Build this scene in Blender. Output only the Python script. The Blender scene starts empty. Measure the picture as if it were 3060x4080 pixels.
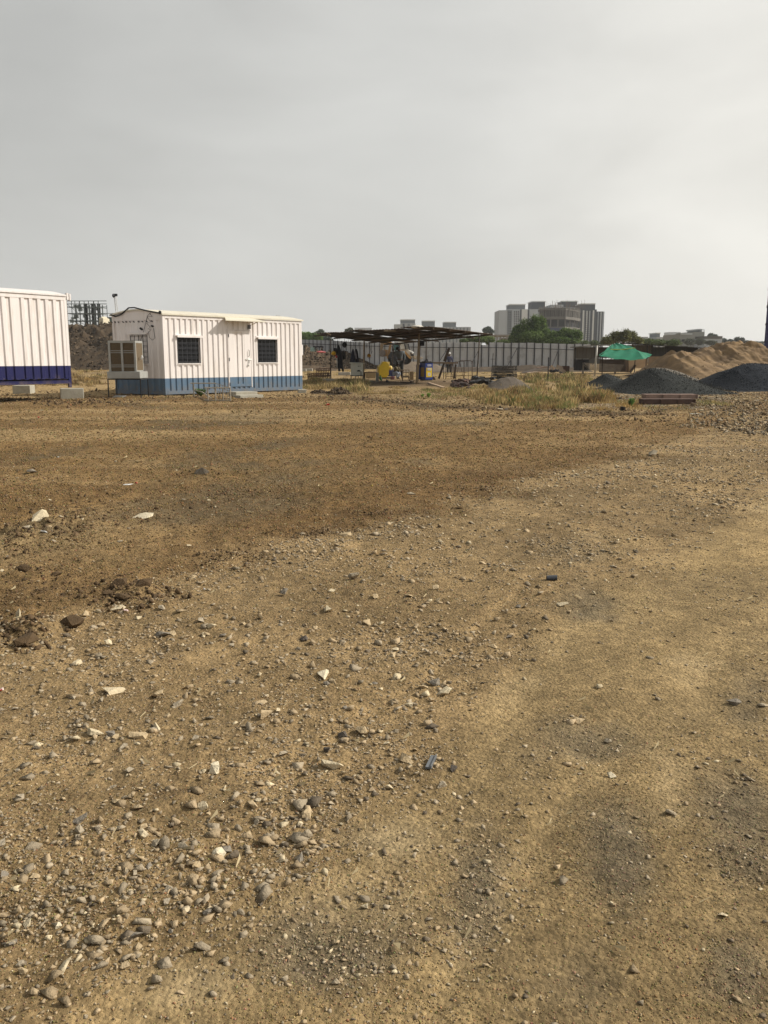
import bpy, bmesh, math, random
import numpy as np
from mathutils import Vector, Matrix
random.seed(7)
RS = np.random.RandomState(11)
scene = bpy.context.scene
COL = scene.collection

# ------------------------------------------------------------------ camera
EYE = 1.25; FOC = 3400.0; HOR = 1430.0
PITCH = math.atan((2040 - HOR) / FOC)
cd = bpy.data.cameras.new('camera'); cam = bpy.data.objects.new('camera', cd); COL.objects.link(cam)
cam.location = (0, 0, EYE); cam.rotation_euler = (math.pi / 2 - PITCH, 0, 0)
cd.sensor_fit = 'HORIZONTAL'; cd.sensor_width = 36.0; cd.lens = 36.0 * FOC / 3060.0
cd.clip_start = 0.1; cd.clip_end = 12000
scene.camera = cam

# ------------------------------------------------------------------ light
SUN_EL = math.radians(36); SUN_AZ = math.atan2(0.985, 0.17)      # azimuth from +Y towards +X
sl = bpy.data.lights.new('sun', 'SUN'); sl.energy = 5.0; sl.angle = math.radians(1.6); sl.color = (1.0, 0.93, 0.82)
sun = bpy.data.objects.new('sun', sl); COL.objects.link(sun)
sdir = Vector((math.sin(SUN_AZ) * math.cos(SUN_EL), math.cos(SUN_AZ) * math.cos(SUN_EL), math.sin(SUN_EL)))
sun.rotation_euler = sdir.to_track_quat('Z', 'Y').to_euler(); sun.location = (60, 10, 50)

world = bpy.data.worlds.new('World'); scene.world = world; world.use_nodes = True
nt = world.node_tree; nt.nodes.clear()
def N(t, tp, **kw):
    n = t.nodes.new(tp)
    for k, v in kw.items():
        if k.startswith('i_'): n.inputs[k[2:].replace('_', ' ')].default_value = v
        else: setattr(n, k, v)
    return n
out = N(nt, 'ShaderNodeOutputWorld'); bg = N(nt, 'ShaderNodeBackground')
sky = N(nt, 'ShaderNodeTexSky', sky_type='NISHITA', sun_disc=False, sun_elevation=SUN_EL, sun_rotation=SUN_AZ)
sky.air_density = 1.5; sky.dust_density = 6.0
bg.inputs['Strength'].default_value = 0.1
tc = N(nt, 'ShaderNodeTexCoord'); sep = N(nt, 'ShaderNodeSeparateXYZ')
nt.links.new(tc.outputs['Generated'], sep.inputs[0])
dotn = N(nt, 'ShaderNodeVectorMath', operation='DOT_PRODUCT'); nz_ = N(nt, 'ShaderNodeVectorMath', operation='MULTIPLY'); nz_.inputs[1].default_value = (1, 1, 0)
nn_ = N(nt, 'ShaderNodeVectorMath', operation='NORMALIZE'); nt.links.new(tc.outputs['Generated'], nz_.inputs[0]); nt.links.new(nz_.outputs[0], nn_.inputs[0]); nt.links.new(nn_.outputs[0], dotn.inputs[0])
dotn.inputs[1].default_value = (math.sin(SUN_AZ), math.cos(SUN_AZ), 0)
mr = N(nt, 'ShaderNodeMapRange'); mr.inputs['From Min'].default_value = -1; mr.inputs['From Max'].default_value = 1
nt.links.new(dotn.outputs['Value'], mr.inputs['Value'])
cr = N(nt, 'ShaderNodeValToRGB'); cr.color_ramp.interpolation = 'EASE'
SK = [(0.0, (.28, .285, .28)), (.38, (.50, .503, .487)), (.585, (.625, .626, .603)), (.78, (.83, .815, .765)), (1.0, (1.05, 1.0, .90))]
cr.color_ramp.elements[0].color = (*SK[0][1], 1); cr.color_ramp.elements[1].color = (*SK[-1][1], 1)
for p_, c_ in SK[1:-1]:
    e_ = cr.color_ramp.elements.new(p_); e_.color = (*c_, 1)
nt.links.new(mr.outputs['Result'], cr.inputs['Fac'])
hz_ = N(nt, 'ShaderNodeMapRange', interpolation_type='SMOOTHSTEP'); hz_.inputs['From Min'].default_value = 0.0; hz_.inputs['From Max'].default_value = 0.35; hz_.inputs['To Min'].default_value = 11.4; hz_.inputs['To Max'].default_value = 10.3
nt.links.new(sep.outputs['Z'], hz_.inputs['Value'])
mp = N(nt, 'ShaderNodeMapping'); mp.inputs['Scale'].default_value = (1.0, 1.0, 2.6)
nt.links.new(tc.outputs['Generated'], mp.inputs['Vector'])
cn = N(nt, 'ShaderNodeTexNoise'); cn.inputs['Scale'].default_value = 2.6; cn.inputs['Detail'].default_value = 5; cn.inputs['Roughness'].default_value = 0.5; cn.inputs['Distortion'].default_value = 0.3
nt.links.new(mp.outputs[0], cn.inputs['Vector'])
cm = N(nt, 'ShaderNodeMapRange'); cm.inputs['From Min'].default_value = 0.3; cm.inputs['From Max'].default_value = 0.7
cm.inputs['To Min'].default_value = 0.89; cm.inputs['To Max'].default_value = 1.11
nt.links.new(cn.outputs['Fac'], cm.inputs['Value'])
ml = N(nt, 'ShaderNodeVectorMath', operation='SCALE'); hm_ = N(nt, 'ShaderNodeMath', operation='MULTIPLY'); nt.links.new(cm.outputs['Result'], hm_.inputs[0]); nt.links.new(hz_.outputs[0], hm_.inputs[1]); nt.links.new(cr.outputs['Color'], ml.inputs[0]); nt.links.new(hm_.outputs[0], ml.inputs['Scale'])
mx = N(nt, 'ShaderNodeMix', data_type='RGBA'); mx.inputs['Factor'].default_value = 0.95
nt.links.new(sky.outputs[0], mx.inputs['A']); nt.links.new(ml.outputs[0], mx.inputs['B'])
nt.links.new(mx.outputs['Result'], bg.inputs['Color']); nt.links.new(bg.outputs[0], out.inputs[0])
scene.view_settings.view_transform = 'Standard'; scene.view_settings.look = 'None'
scene.view_settings.exposure = 0.0; scene.view_settings.gamma = 1.0

# ------------------------------------------------------------------ picture pixel -> place
_s, _c = math.sin(PITCH), math.cos(PITCH)
def ray(u, v):
    y = (2040 - v) / FOC
    return Vector(((u - 1530) / FOC, _c + y * _s, -_s + y * _c))
def PT(u, v, t): return Vector((0, 0, EYE)) + ray(u, v) * t
def P(u, v, Y):
    d = ray(u, v); return Vector((0, 0, EYE)) + d * (Y / d.y)
def G(u, v, z=0.0):
    d = ray(u, v); return Vector((0, 0, EYE)) + d * ((z - EYE) / d.z)
def pix(x, y, z=0.0):
    zz = z - EYE; d = y * _c - zz * _s; h = y * _s + zz * _c
    return 1530 + FOC * x / d, 2040 - FOC * h / d

# ------------------------------------------------------------------ noise
def _h(i, j, s):
    n = (i * 374761393 + j * 668265263 + s * 974711) & 0xffffffff
    n = ((n ^ (n >> 13)) * 1274126177) & 0xffffffff
    return ((n ^ (n >> 16)) & 0xffff) / 65535.0
def vnoise(x, y, s=0):
    x = np.asarray(x, float); y = np.asarray(y, float)
    i = np.floor(x).astype(np.int64); j = np.floor(y).astype(np.int64)
    fx = x - i; fy = y - j; fx = fx * fx * (3 - 2 * fx); fy = fy * fy * (3 - 2 * fy)
    a = _h(i, j, s); b = _h(i + 1, j, s); c = _h(i, j + 1, s); d = _h(i + 1, j + 1, s)
    return (a + (b - a) * fx) + ((c + (d - c) * fx) - (a + (b - a) * fx)) * fy
def fbm(x, y, s=0, o=4, g=0.5):
    t = 0; a = 1; w = 0
    for k in range(o):
        t = t + a * vnoise(x * 2 ** k + 17.3 * k, y * 2 ** k - 9.1 * k, s + k); w += a; a *= g
    return t / w * 2 - 1
def sst(x, a, b):
    t = np.clip((x - a) / (b - a), 0, 1); return t * t * (3 - 2 * t)

# ------------------------------------------------------------------ materials
MC = {}
def mat(name, base, rough=0.7, var=0.15, scale=6.0, bump=0.15, metal=0.0, col2=None, f2=(0.5, 0.7), bscale=None, attr=False, spec=0.3, thin=0.0, streak=None, mud=0.0, rust=0.0):
    if name in MC: return MC[name]
    m = bpy.data.materials.new(name); m.use_nodes = True; t = m.node_tree; b = t.nodes['Principled BSDF']
    b.inputs['Roughness'].default_value = rough; b.inputs['Metallic'].default_value = metal
    b.inputs['Specular IOR Level'].default_value = spec
    tc = N(t, 'ShaderNodeTexCoord'); no = N(t, 'ShaderNodeTexNoise'); no.inputs['Scale'].default_value = scale; no.inputs['Detail'].default_value = 6
    vec = tc.outputs['Object']
    if streak:
        mpn = N(t, 'ShaderNodeMapping'); mpn.inputs['Scale'].default_value = streak; t.links.new(vec, mpn.inputs['Vector']); vec = mpn.outputs[0]
    t.links.new(vec, no.inputs['Vector'])
    r = N(t, 'ShaderNodeMapRange'); r.inputs['From Min'].default_value = 0.25; r.inputs['From Max'].default_value = 0.75
    r.inputs['To Min'].default_value = 1 - var; r.inputs['To Max'].default_value = 1 + var
    t.links.new(no.outputs['Fac'], r.inputs['Value'])
    if attr:
        at = N(t, 'ShaderNodeAttribute'); at.attribute_name = 'tint'; src = at.outputs['Color']
    else:
        rgb = N(t, 'ShaderNodeRGB'); rgb.outputs[0].default_value = (*base, 1); src = rgb.outputs[0]
    if col2:
        n2 = N(t, 'ShaderNodeTexNoise'); n2.inputs['Scale'].default_value = scale * 0.45; n2.inputs['Detail'].default_value = 8; n2.inputs['Roughness'].default_value = 0.65
        t.links.new(vec, n2.inputs['Vector'])
        r2 = N(t, 'ShaderNodeMapRange'); r2.inputs['From Min'].default_value = f2[0]; r2.inputs['From Max'].default_value = f2[1]
        t.links.new(n2.outputs['Fac'], r2.inputs['Value'])
        mm = N(t, 'ShaderNodeMix', data_type='RGBA'); mm.inputs['B'].default_value = (*col2, 1)
        t.links.new(r2.outputs[0], mm.inputs['Factor']); t.links.new(src, mm.inputs['A']); src = mm.outputs['Result']
    if rust:
        mpr = N(t, 'ShaderNodeMapping'); mpr.inputs['Scale'].default_value = (9, 9, .55); t.links.new(tc.outputs['Object'], mpr.inputs['Vector'])
        nr = N(t, 'ShaderNodeTexNoise'); nr.inputs['Scale'].default_value = 1.3; nr.inputs['Detail'].default_value = 7; nr.inputs['Roughness'].default_value = .7; t.links.new(mpr.outputs[0], nr.inputs['Vector'])
        rr = N(t, 'ShaderNodeMapRange'); rr.inputs['From Min'].default_value = .56; rr.inputs['From Max'].default_value = .76; rr.inputs['To Max'].default_value = rust; t.links.new(nr.outputs['Fac'], rr.inputs['Value'])
        mm = N(t, 'ShaderNodeMix', data_type='RGBA'); mm.inputs['B'].default_value = (.30, .20, .13, 1); t.links.new(rr.outputs[0], mm.inputs['Factor']); t.links.new(src, mm.inputs['A']); src = mm.outputs['Result']
    if mud:
        ge = N(t, 'ShaderNodeNewGeometry'); sx = N(t, 'ShaderNodeSeparateXYZ'); t.links.new(ge.outputs['Position'], sx.inputs[0])
        nm_ = N(t, 'ShaderNodeTexNoise'); nm_.inputs['Scale'].default_value = 5; nm_.inputs['Detail'].default_value = 8; nm_.inputs['Roughness'].default_value = .7; t.links.new(tc.outputs['Object'], nm_.inputs['Vector'])
        ma = N(t, 'ShaderNodeMath', operation='MULTIPLY_ADD'); t.links.new(nm_.outputs['Fac'], ma.inputs[0]); ma.inputs[1].default_value = -1.5; t.links.new(sx.outputs['Z'], ma.inputs[2])
        rm = N(t, 'ShaderNodeMapRange'); rm.inputs['From Min'].default_value = mud - 1.15; rm.inputs['From Max'].default_value = mud - .65; rm.inputs['To Min'].default_value = .5; rm.inputs['To Max'].default_value = 0; t.links.new(ma.outputs[0], rm.inputs['Value'])
        mm = N(t, 'ShaderNodeMix', data_type='RGBA'); mm.inputs['B'].default_value = (.21, .155, .095, 1); t.links.new(rm.outputs[0], mm.inputs['Factor']); t.links.new(src, mm.inputs['A']); src = mm.outputs['Result']
    sc = N(t, 'ShaderNodeVectorMath', operation='SCALE'); t.links.new(src, sc.inputs[0]); t.links.new(r.outputs[0], sc.inputs['Scale'])
    t.links.new(sc.outputs[0], b.inputs['Base Color'])
    if bump:
        bn = N(t, 'ShaderNodeTexNoise'); bn.inputs['Scale'].default_value = bscale or scale * 4; bn.inputs['Detail'].default_value = 5
        t.links.new(tc.outputs['Object'], bn.inputs['Vector'])
        bu = N(t, 'ShaderNodeBump'); bu.inputs['Strength'].default_value = bump; bu.inputs['Distance'].default_value = 0.02
        t.links.new(bn.outputs['Fac'], bu.inputs['Height']); t.links.new(bu.outputs[0], b.inputs['Normal'])
    if thin:
        tr = N(t, 'ShaderNodeBsdfTranslucent'); ms = N(t, 'ShaderNodeMixShader'); ms.inputs[0].default_value = thin
        t.links.new(sc.outputs[0], tr.inputs['Color']); o = t.nodes['Material Output']
        t.links.new(b.outputs[0], ms.inputs[1]); t.links.new(tr.outputs[0], ms.inputs[2]); t.links.new(ms.outputs[0], o.inputs[0])
    MC[name] = m; return m

# ------------------------------------------------------------------ mesh building
WL = {}
def tag(o, label=None, cat=None, group=None, kind=None):
    if label: o['label'] = label
    if cat: o['category'] = cat
    if group: o['group'] = group
    if kind: o['kind'] = kind
    return o
def thing(name, label, cat, loc, group=None):
    o = bpy.data.objects.new(name, None); COL.objects.link(o); o.empty_display_size = 0.2
    o.location = loc; WL[o] = Vector(loc); return tag(o, label, cat, group)
def hull(pts):
    bm = bmesh.new()
    for p in pts: bm.verts.new(p)
    r = bmesh.ops.convex_hull(bm, input=bm.verts)
    bmesh.ops.delete(bm, geom=[g for g in r['geom_interior'] if isinstance(g, bmesh.types.BMVert)], context='VERTS')
    bm.verts.ensure_lookup_table(); bm.verts.index_update()
    v = [tuple(x.co) for x in bm.verts]; f = [tuple(q.index for q in x.verts) for x in bm.faces]; bm.free()
    return v, f
class MB:
    def __init__(s, fr=None): s.v = []; s.f = []; s.fr = fr
    def add(s, vs, fs):
        b = len(s.v)
        if s.fr: vs = [s.fr(*p) for p in vs]
        s.v += [tuple(p) for p in vs]; s.f += [tuple(i + b for i in f) for f in fs]; return s
    def box(s, x0, x1, y0, y1, z0, z1):
        return s.add([(x0, y0, z0), (x1, y0, z0), (x1, y1, z0), (x0, y1, z0), (x0, y0, z1), (x1, y0, z1), (x1, y1, z1), (x0, y1, z1)],
                     [(0, 3, 2, 1), (4, 5, 6, 7), (0, 1, 5, 4), (1, 2, 6, 5), (2, 3, 7, 6), (3, 0, 4, 7)])
    def bar(s, p, q, w, h=None, up=(0, 0, 1)):
        p = Vector(p); q = Vector(q); h = h or w; d = (q - p).normalized(); u = Vector(up)
        if abs(d.dot(u)) > 0.98: u = Vector((0, 1, 0))
        a = d.cross(u).normalized() * w / 2; b = a.cross(d).normalized() * h / 2
        return s.add([p - a - b, p + a - b, p + a + b, p - a + b, q - a - b, q + a - b, q + a + b, q - a + b],
                     [(0, 1, 2, 3), (7, 6, 5, 4), (0, 4, 5, 1), (1, 5, 6, 2), (2, 6, 7, 3), (3, 7, 4, 0)])
    def path(s, pts, r, n=7, r2=None):
        pts = [Vector(p) for p in pts]; vs = []; fs = []; m = len(pts)
        for i, p in enumerate(pts):
            d = (pts[min(i + 1, m - 1)] - pts[max(i - 1, 0)]).normalized(); u = Vector((0, 0, 1)) if abs(d.z) < 0.9 else Vector((0, 1, 0))
            a = d.cross(u).normalized(); b = a.cross(d); rr = r + ((r2 if r2 is not None else r) - r) * i / max(1, m - 1)
            for k in range(n):
                an = 2 * math.pi * k / n; vs.append(p + (a * math.cos(an) + b * math.sin(an)) * rr)
        for i in range(m - 1):
            for k in range(n):
                fs.append((i * n + k, i * n + (k + 1) % n, (i + 1) * n + (k + 1) % n, (i + 1) * n + k))
        fs.append(tuple(range(n))[::-1]); fs.append(tuple((m - 1) * n + k for k in range(n)))
        return s.add(vs, fs)
    def tube(s, p, q, r, r2=None, n=8): return s.path([p, q], r, n, r2)
    def prism(s, poly, off):
        n = len(poly); off = Vector(off)
        return s.add([Vector(p) for p in poly] + [Vector(p) + off for p in poly],
                     [tuple(range(n))[::-1], tuple(range(n, 2 * n))] + [(i, (i + 1) % n, n + (i + 1) % n, n + i) for i in range(n)])
    def ell(s, c, rx, ry, rz, m=10, n=7, jit=0.0):
        vs = []; fs = []
        for j in range(1, n):
            th = math.pi * j / n
            for i in range(m):
                a = 2 * math.pi * i / m; q = 1 + random.uniform(-jit, jit)
                vs.append((c[0] + rx * q * math.sin(th) * math.cos(a), c[1] + ry * q * math.sin(th) * math.sin(a), c[2] + rz * q * math.cos(th)))
        top = len(vs); vs.append((c[0], c[1], c[2] + rz)); vs.append((c[0], c[1], c[2] - rz))
        for j in range(n - 2):
            for i in range(m):
                fs.append((j * m + i, (j + 1) * m + i, (j + 1) * m + (i + 1) % m, j * m + (i + 1) % m))
        for i in range(m):
            fs.append((top, i, (i + 1) % m)); fs.append((top + 1, (n - 2) * m + (i + 1) % m, (n - 2) * m + i))
        return s.add(vs, fs)
    def rock(s, c, sx, sy, sz, n=11, rz=None, tilt=0.25):
        pts = []
        for k in range(n):
            d = Vector((random.gauss(0, 1), random.gauss(0, 1), random.gauss(0, 1))).normalized() * random.uniform(0.85, 1.05)
            pts.append((d.x * sx / 2, d.y * sy / 2, d.z * sz / 2))
        v, f = hull(pts)
        R = Matrix.Rotation(rz if rz is not None else random.uniform(0, 6.28), 3, 'Z') @ Matrix.Rotation(random.uniform(-tilt, tilt), 3, 'X') @ Matrix.Rotation(random.uniform(-tilt, tilt), 3, 'Y')
        return s.add([R @ Vector(p) + Vector(c) for p in v], f)
    def build(s, name, m, parent=None, label=None, cat=None, group=None, kind=None, smooth=False, bevel=0.0, tint=None):
        me = bpy.data.meshes.new(name); o = bpy.data.objects.new(name, me); COL.objects.link(o)
        A = np.array(s.v, float)
        if parent is not None: org = WL[parent]; o.parent = parent
        else:
            org = Vector((float(A[:, 0].min() + A[:, 0].max()) / 2, float(A[:, 1].min() + A[:, 1].max()) / 2, float(A[:, 2].min()))); o.location = org
        WL[o] = Vector(org)
        me.from_pydata([tuple(p) for p in (A - np.array(org))], [], s.f); me.update()
        bm = bmesh.new(); bm.from_mesh(me); bmesh.ops.recalc_face_normals(bm, faces=bm.faces)
        if bevel: bmesh.ops.bevel(bm, geom=[e for e in bm.edges if e.is_manifold and e.calc_face_angle(0) > 0.5], offset=bevel, segments=2, affect='EDGES', profile=0.6)
        bm.to_mesh(me); bm.free()
        if smooth:
            me.polygons.foreach_set('use_smooth', [True] * len(me.polygons))
        me.materials.append(m)
        if tint is not None:
            a = me.attributes.new('tint', 'FLOAT_COLOR', 'POINT'); a.data.foreach_set('color', np.tile(np.array([*tint, 1.0]), len(me.vertices)))
        return tag(o, label, cat, group, kind)
def npmesh(name, V, F, m, tint=None, smooth=False, **kw):
    """V (n,3) world, F (k,3|4) -> object through fast numpy upload"""
    parent = kw.pop('parent', None)
    V = np.asarray(V, np.float64); F = np.asarray(F, np.int32); me = bpy.data.meshes.new(name)
    if parent is not None: org = np.array(WL[parent])
    else: org = np.array([(V[:, 0].min() + V[:, 0].max()) / 2, (V[:, 1].min() + V[:, 1].max()) / 2, V[:, 2].min()])
    k = F.shape[1]; me.vertices.add(len(V)); me.loops.add(F.size); me.polygons.add(len(F))
    me.vertices.foreach_set('co', (V - org).astype(np.float32).ravel()); me.loops.foreach_set('vertex_index', F.ravel())
    me.polygons.foreach_set('loop_start', np.arange(0, F.size, k, dtype=np.int32)); me.polygons.foreach_set('loop_total', np.full(len(F), k, np.int32))
    if smooth: me.polygons.foreach_set('use_smooth', np.ones(len(F), bool))
    me.update(calc_edges=True)
    if tint is not None:
        a = me.attributes.new('tint', 'FLOAT_COLOR', 'POINT'); T = np.ones((len(V), 4), np.float32); T[:, :3] = tint; a.data.foreach_set('color', T.ravel())
    me.materials.append(m); o = bpy.data.objects.new(name, me); COL.objects.link(o); o.location = org
    if parent is not None: o.parent = parent; o.location = (0, 0, 0)
    WL[o] = Vector(org); return tag(o, **kw)
def copy_tree(o, parent=None):
    c = o.copy(); COL.objects.link(c); c.parent = parent
    for ch in [x for x in bpy.data.objects if x.parent == o]: copy_tree(ch, c)
    return c

# ------------------------------------------------------------------ ground
UB = [-2000, 0, 300, 620, 900, 1400, 2050, 2450, 2700, 3060, 5000]
VB = [2800, 2500, 2440, 2370, 2250, 2085, 1925, 1820, 1760, 1640, 1500]
UT = [-2000, 0, 700, 1250, 1700, 2300, 3060, 5000]
VT = [4900, 4050, 3650, 3330, 2960, 2350, 1980, 1700]
def masks(x, y):
    yy = np.maximum(y, 0.6); u, v = pix(x, yy)
    rel = np.maximum(v - HOR, 2.0)
    n1 = fbm(x * 0.55, y * 0.55, 5, 4); n2 = fbm(x * 1.9, y * 1.9, 9, 4); n3 = fbm(x * 0.22, y * 0.22, 31, 3)
    n6 = fbm(x * 4.7, y * 4.7, 13, 4); dB = (v - np.interp(u, UB, VB)) / rel + 0.12 * n1 + 0.09 * n2 + .07 * n6
    red = 1 - sst(dB, -0.10, 0.08)
    dT = (v - np.interp(u, UT, VT)) / rel + 0.16 * n1 + 0.06 * n2
    tan = sst(dT, -0.08, 0.12)
    band = (1 - red) * (1 - tan)
    patch = sst(fbm(x * 0.8 + 5, y * 0.5, 44, 3) + 0.3 * n2, 0.0, 0.45)
    dark = sst(((u - 2350) / 700.0) + (v - 3150) / 2500.0 + 0.6 * n1, 0.1, 0.9) * (v > 2300)
    far = sst(rel, 215, 150)
    def blobs(L):
        o = 0.0
        for (a, b, ra, rb) in L: o = np.maximum(o, np.exp(-((u - a) / ra) ** 2 - ((v - b) / rb) ** 2))
        return o
    pl = blobs([(2740, 2690, 190, 150), (2560, 2160, 420, 90), (2900, 2020, 260, 70), (2150, 2620, 260, 110), (1650, 3330, 320, 130), (700, 3900, 420, 130), (2650, 3150, 130, 240), (1250, 3560, 420, 160), (2000, 2760, 200, 90), (2000, 2080, 300, 60)])
    dk = blobs([(2960, 2830, 150, 170), (2960, 3250, 190, 420), (2480, 3420, 170, 330), (2330, 3900, 300, 240), (2950, 3850, 260, 300), (2300, 2960, 260, 130), (1900, 3500, 130, 260), (2250, 2200, 240, 70), (1300, 3800, 300, 140), (2330, 2420, 170, 90)])
    n4 = fbm(x * 5.3, y * 5.3, 151, 4); pl = sst(pl * .75 + .55 * n2 + .35 * n4 + .25 * n1, .25, 1.05); dk = sst(dk * .8 + .5 * n2 + .45 * n4, .15, .95)
    rut = .45 * np.exp(-((dT - .13) / .05) ** 2) + np.exp(-((dT - .40) / .04) ** 2) + .7 * np.exp(-((dT + .22) / .03) ** 2)
    return dict(u=u, v=v, rel=rel, red=red, tan=tan, band=band, patch=patch, dark=dark, far=far, pl=pl, dk=dk, rut=rut, dB=dB, n1=n1, n2=n2, n3=n3)
def clod(x, y):
    c = 0.0
    for (u, v, ru, rv, h) in [(520, 2385, 200, 50, .07), (80, 2520, 130, 60, .05), (60, 2150, 90, 60, .06), (230, 2100, 190, 50, .05), (800, 1885, 60, 20, .06), (620, 1560, 260, 14, .16), (300, 1615, 240, 16, .07), (1400, 1640, 900, 9, .05), (60, 1550, 300, 16, .12), (2480, 1665, 700, 6, .04)]:
        g = G(u, v); gx = G(u + ru, v).x - g.x; gy = abs(G(u, v - rv).y - g.y)
        c = c + h * np.exp(-((x - g.x) / gx) ** 2 - ((y - g.y) / gy) ** 2)
    return c
def gz(x, y, mk=None, fine=None):
    x = np.asarray(x, float); y = np.asarray(y, float)
    if mk is None: mk = masks(x, y)
    d = np.maximum(y, 1.5)
    z = 0.05 * fbm(x * 0.12, y * 0.12, 2, 3) * sst(d, 3, 20) + 0.018 * fbm(x * 0.9, y * 0.6, 3, 3)
    cl = clod(x, y)
    lump = np.abs(fbm(x * 4.5, y * 4.5, 61, 4))
    z = z + cl * (0.35 + 1.5 * lump * sst(55 - d, 0, 20))
    z = z - .014 * mk['rut'] * sst(d, 60, 12)
    rough = 0.015 * mk['band'] + 0.024 * mk['red'] + 0.005 + 0.010 * mk['dk']
    z = z + rough * fbm(x * 7, y * 7, 71, 4) * sst(30 - d, 0, 12) + 0.16 * rough * fbm(x * 31, y * 31, 75, 3) * sst(9 - d, 0, 4)
    return z
def gz1(x, y): return float(gz(np.array([x]), np.array([y]))[0])

def build_ground():
    ys = [1.15]
    while ys[-1] < 115: ys.append(ys[-1] * 1.0052)
    while ys[-1] < 6000: ys.append(ys[-1] * 1.13)
    back = [-400, -120, -50, -20, -8, -3, -1, 0, 0.5, 0.9]
    ys = np.array(back + ys)
    s = list(np.linspace(-0.60, 0.60, 620)); e = 0.60; ex = []
    while e < 55: e *= 1.16; ex.append(e)
    s = np.array([-q for q in ex[::-1]] + s + ex)
    w = np.clip(ys, 1.15, 110) + 0.35
    X = w[:, None] * s[None, :]; Y = np.repeat(ys[:, None], len(s), 1)
    x = X.ravel(); y = Y.ravel(); mk = masks(x, y)
    z = gz(x, y, mk); z[np.abs(x) > 400] = 0
    V = np.stack([x, y, z], 1); r, c = X.shape
    idx = np.arange(r * c).reshape(r, c)
    F = np.stack([idx[:-1, :-1], idx[:-1, 1:], idx[1:, 1:], idx[1:, :-1]], -1).reshape(-1, 4)
    n = len(x); T = np.zeros((n, 3))
    A = lambda *q: np.array(q)[None, :]
    redc = A(.175, .112, .050) * (1 + .28 * mk['n1'] + .22 * mk['n2'])[:, None]
    redc = redc + (A(.265, .188, .098) - redc) * (0.75 * sst(mk['n1'] + .6 * mk['n3'] + 0.35 * mk['n2'], .0, .5) * sst(mk['rel'], 0, 500))[:, None]
    gray = sst(fbm(x * .7, y * .35, 90, 3) + .25 * mk['n2'], .12, .45)
    redc = redc + (A(.095, .076, .048) - redc) * (0.7 * gray)[:, None]
    stk = sst(fbm(x * .10 + .05 * y, y * .55, 91, 4), .02, .4); redc = redc + (A(.31, .225, .12) - redc) * (0.65 * stk)[:, None]
    nearb = sst(mk['dB'], -.42, -.10) * sst(mk['rel'], 120, 500); redc = redc + (A(.120, .073, .032) * (1 + .3 * mk['n2'])[:, None] - redc) * (0.72 * nearb)[:, None]
    bandc = A(.232, .166, .090) * (1 + .30 * mk['n2'] + .25 * mk['n1'])[:, None]
    tanc = A(.315, .228, .118) * (1 + .18 * mk['n1'] + .16 * mk['n2'])[:, None]
    tanc = tanc + (A(.225, .166, .090) - tanc) * (0.75 * (1 - mk['patch']))[:, None]
    nb = fbm(x * 3.1, y * 3.1, 140, 4); tanc = tanc * (1 + .22 * nb)[:, None]; bandc = bandc * (1 + .22 * nb)[:, None]
    pw = (mk['pl'] * .48)[:, None]; dw = (mk['dk'] * .8)[:, None]
    tanc = tanc + (A(.395, .310, .190) - tanc) * pw; bandc = bandc + (A(.40, .295, .16) - bandc) * pw * .6
    tanc = tanc + (A(.130, .108, .076) - tanc) * dw; bandc = bandc + (A(.150, .118, .074) - bandc) * dw * .6
    tanc = tanc + (A(.37, .285, .165) - tanc) * (.14 * np.clip(mk['rut'], 0, 1))[:, None]
    col = bandc + (tanc - bandc) * mk['tan'][:, None]; col = col + (redc - col) * mk['red'][:, None]
    farc = A(.25, .18, .095) * (1 + .35 * fbm(x * .15, y * .06, 95, 4))[:, None]
    # the dry ground beyond the cleared plot begins behind this line of the plot's edge
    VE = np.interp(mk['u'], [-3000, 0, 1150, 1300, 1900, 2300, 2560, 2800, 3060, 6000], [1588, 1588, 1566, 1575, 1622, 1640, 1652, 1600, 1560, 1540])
    fr = sst(VE + 3 * mk['n2'] - mk['v'], -2, 4)
    col = col + (farc - col) * fr[:, None]
    sc_ = np.exp(-((mk['v'] - VE - 3 - 3 * mk['n2']) / 8.0) ** 2) * sst(mk['u'], 1150, 1500) * (1 - sst(mk['u'], 2650, 2850)); col = col + (A(.045, .030, .016) - col) * (0.8 * sc_)[:, None]  # little scarp's shade painted as a dark line over its dark cut soil
    # grey gravel dust round the aggregate piles, darker brown floor under the shelter
    gd = np.exp(-((mk['u'] - 2620) / 330) ** 4 - ((mk['v'] - 1590) / 42) ** 4)
    col = col + (A(.12, .12, .115) - col) * (0.8 * gd * sst(mk['n2'], -.5, .2))[:, None]
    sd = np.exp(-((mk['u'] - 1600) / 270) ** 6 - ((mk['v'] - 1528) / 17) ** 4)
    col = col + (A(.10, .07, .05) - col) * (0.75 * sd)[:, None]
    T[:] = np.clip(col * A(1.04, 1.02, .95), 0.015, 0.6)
    m = bpy.data.materials.new('dirt_ground'); m.use_nodes = True; t = m.node_tree; b = t.nodes['Principled BSDF']
    b.inputs['Roughness'].default_value = 0.95; b.inputs['Specular IOR Level'].default_value = 0.15
    tc = N(t, 'ShaderNodeTexCoord'); at = N(t, 'ShaderNodeAttribute'); at.attribute_name = 'tint'
    def noise(sc, de, ro=0.6):
        q = N(t, 'ShaderNodeTexNoise'); q.inputs['Scale'].default_value = sc; q.inputs['Detail'].default_value = de; q.inputs['Roughness'].default_value = ro
        t.links.new(tc.outputs['Object'], q.inputs['Vector']); return q
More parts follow.
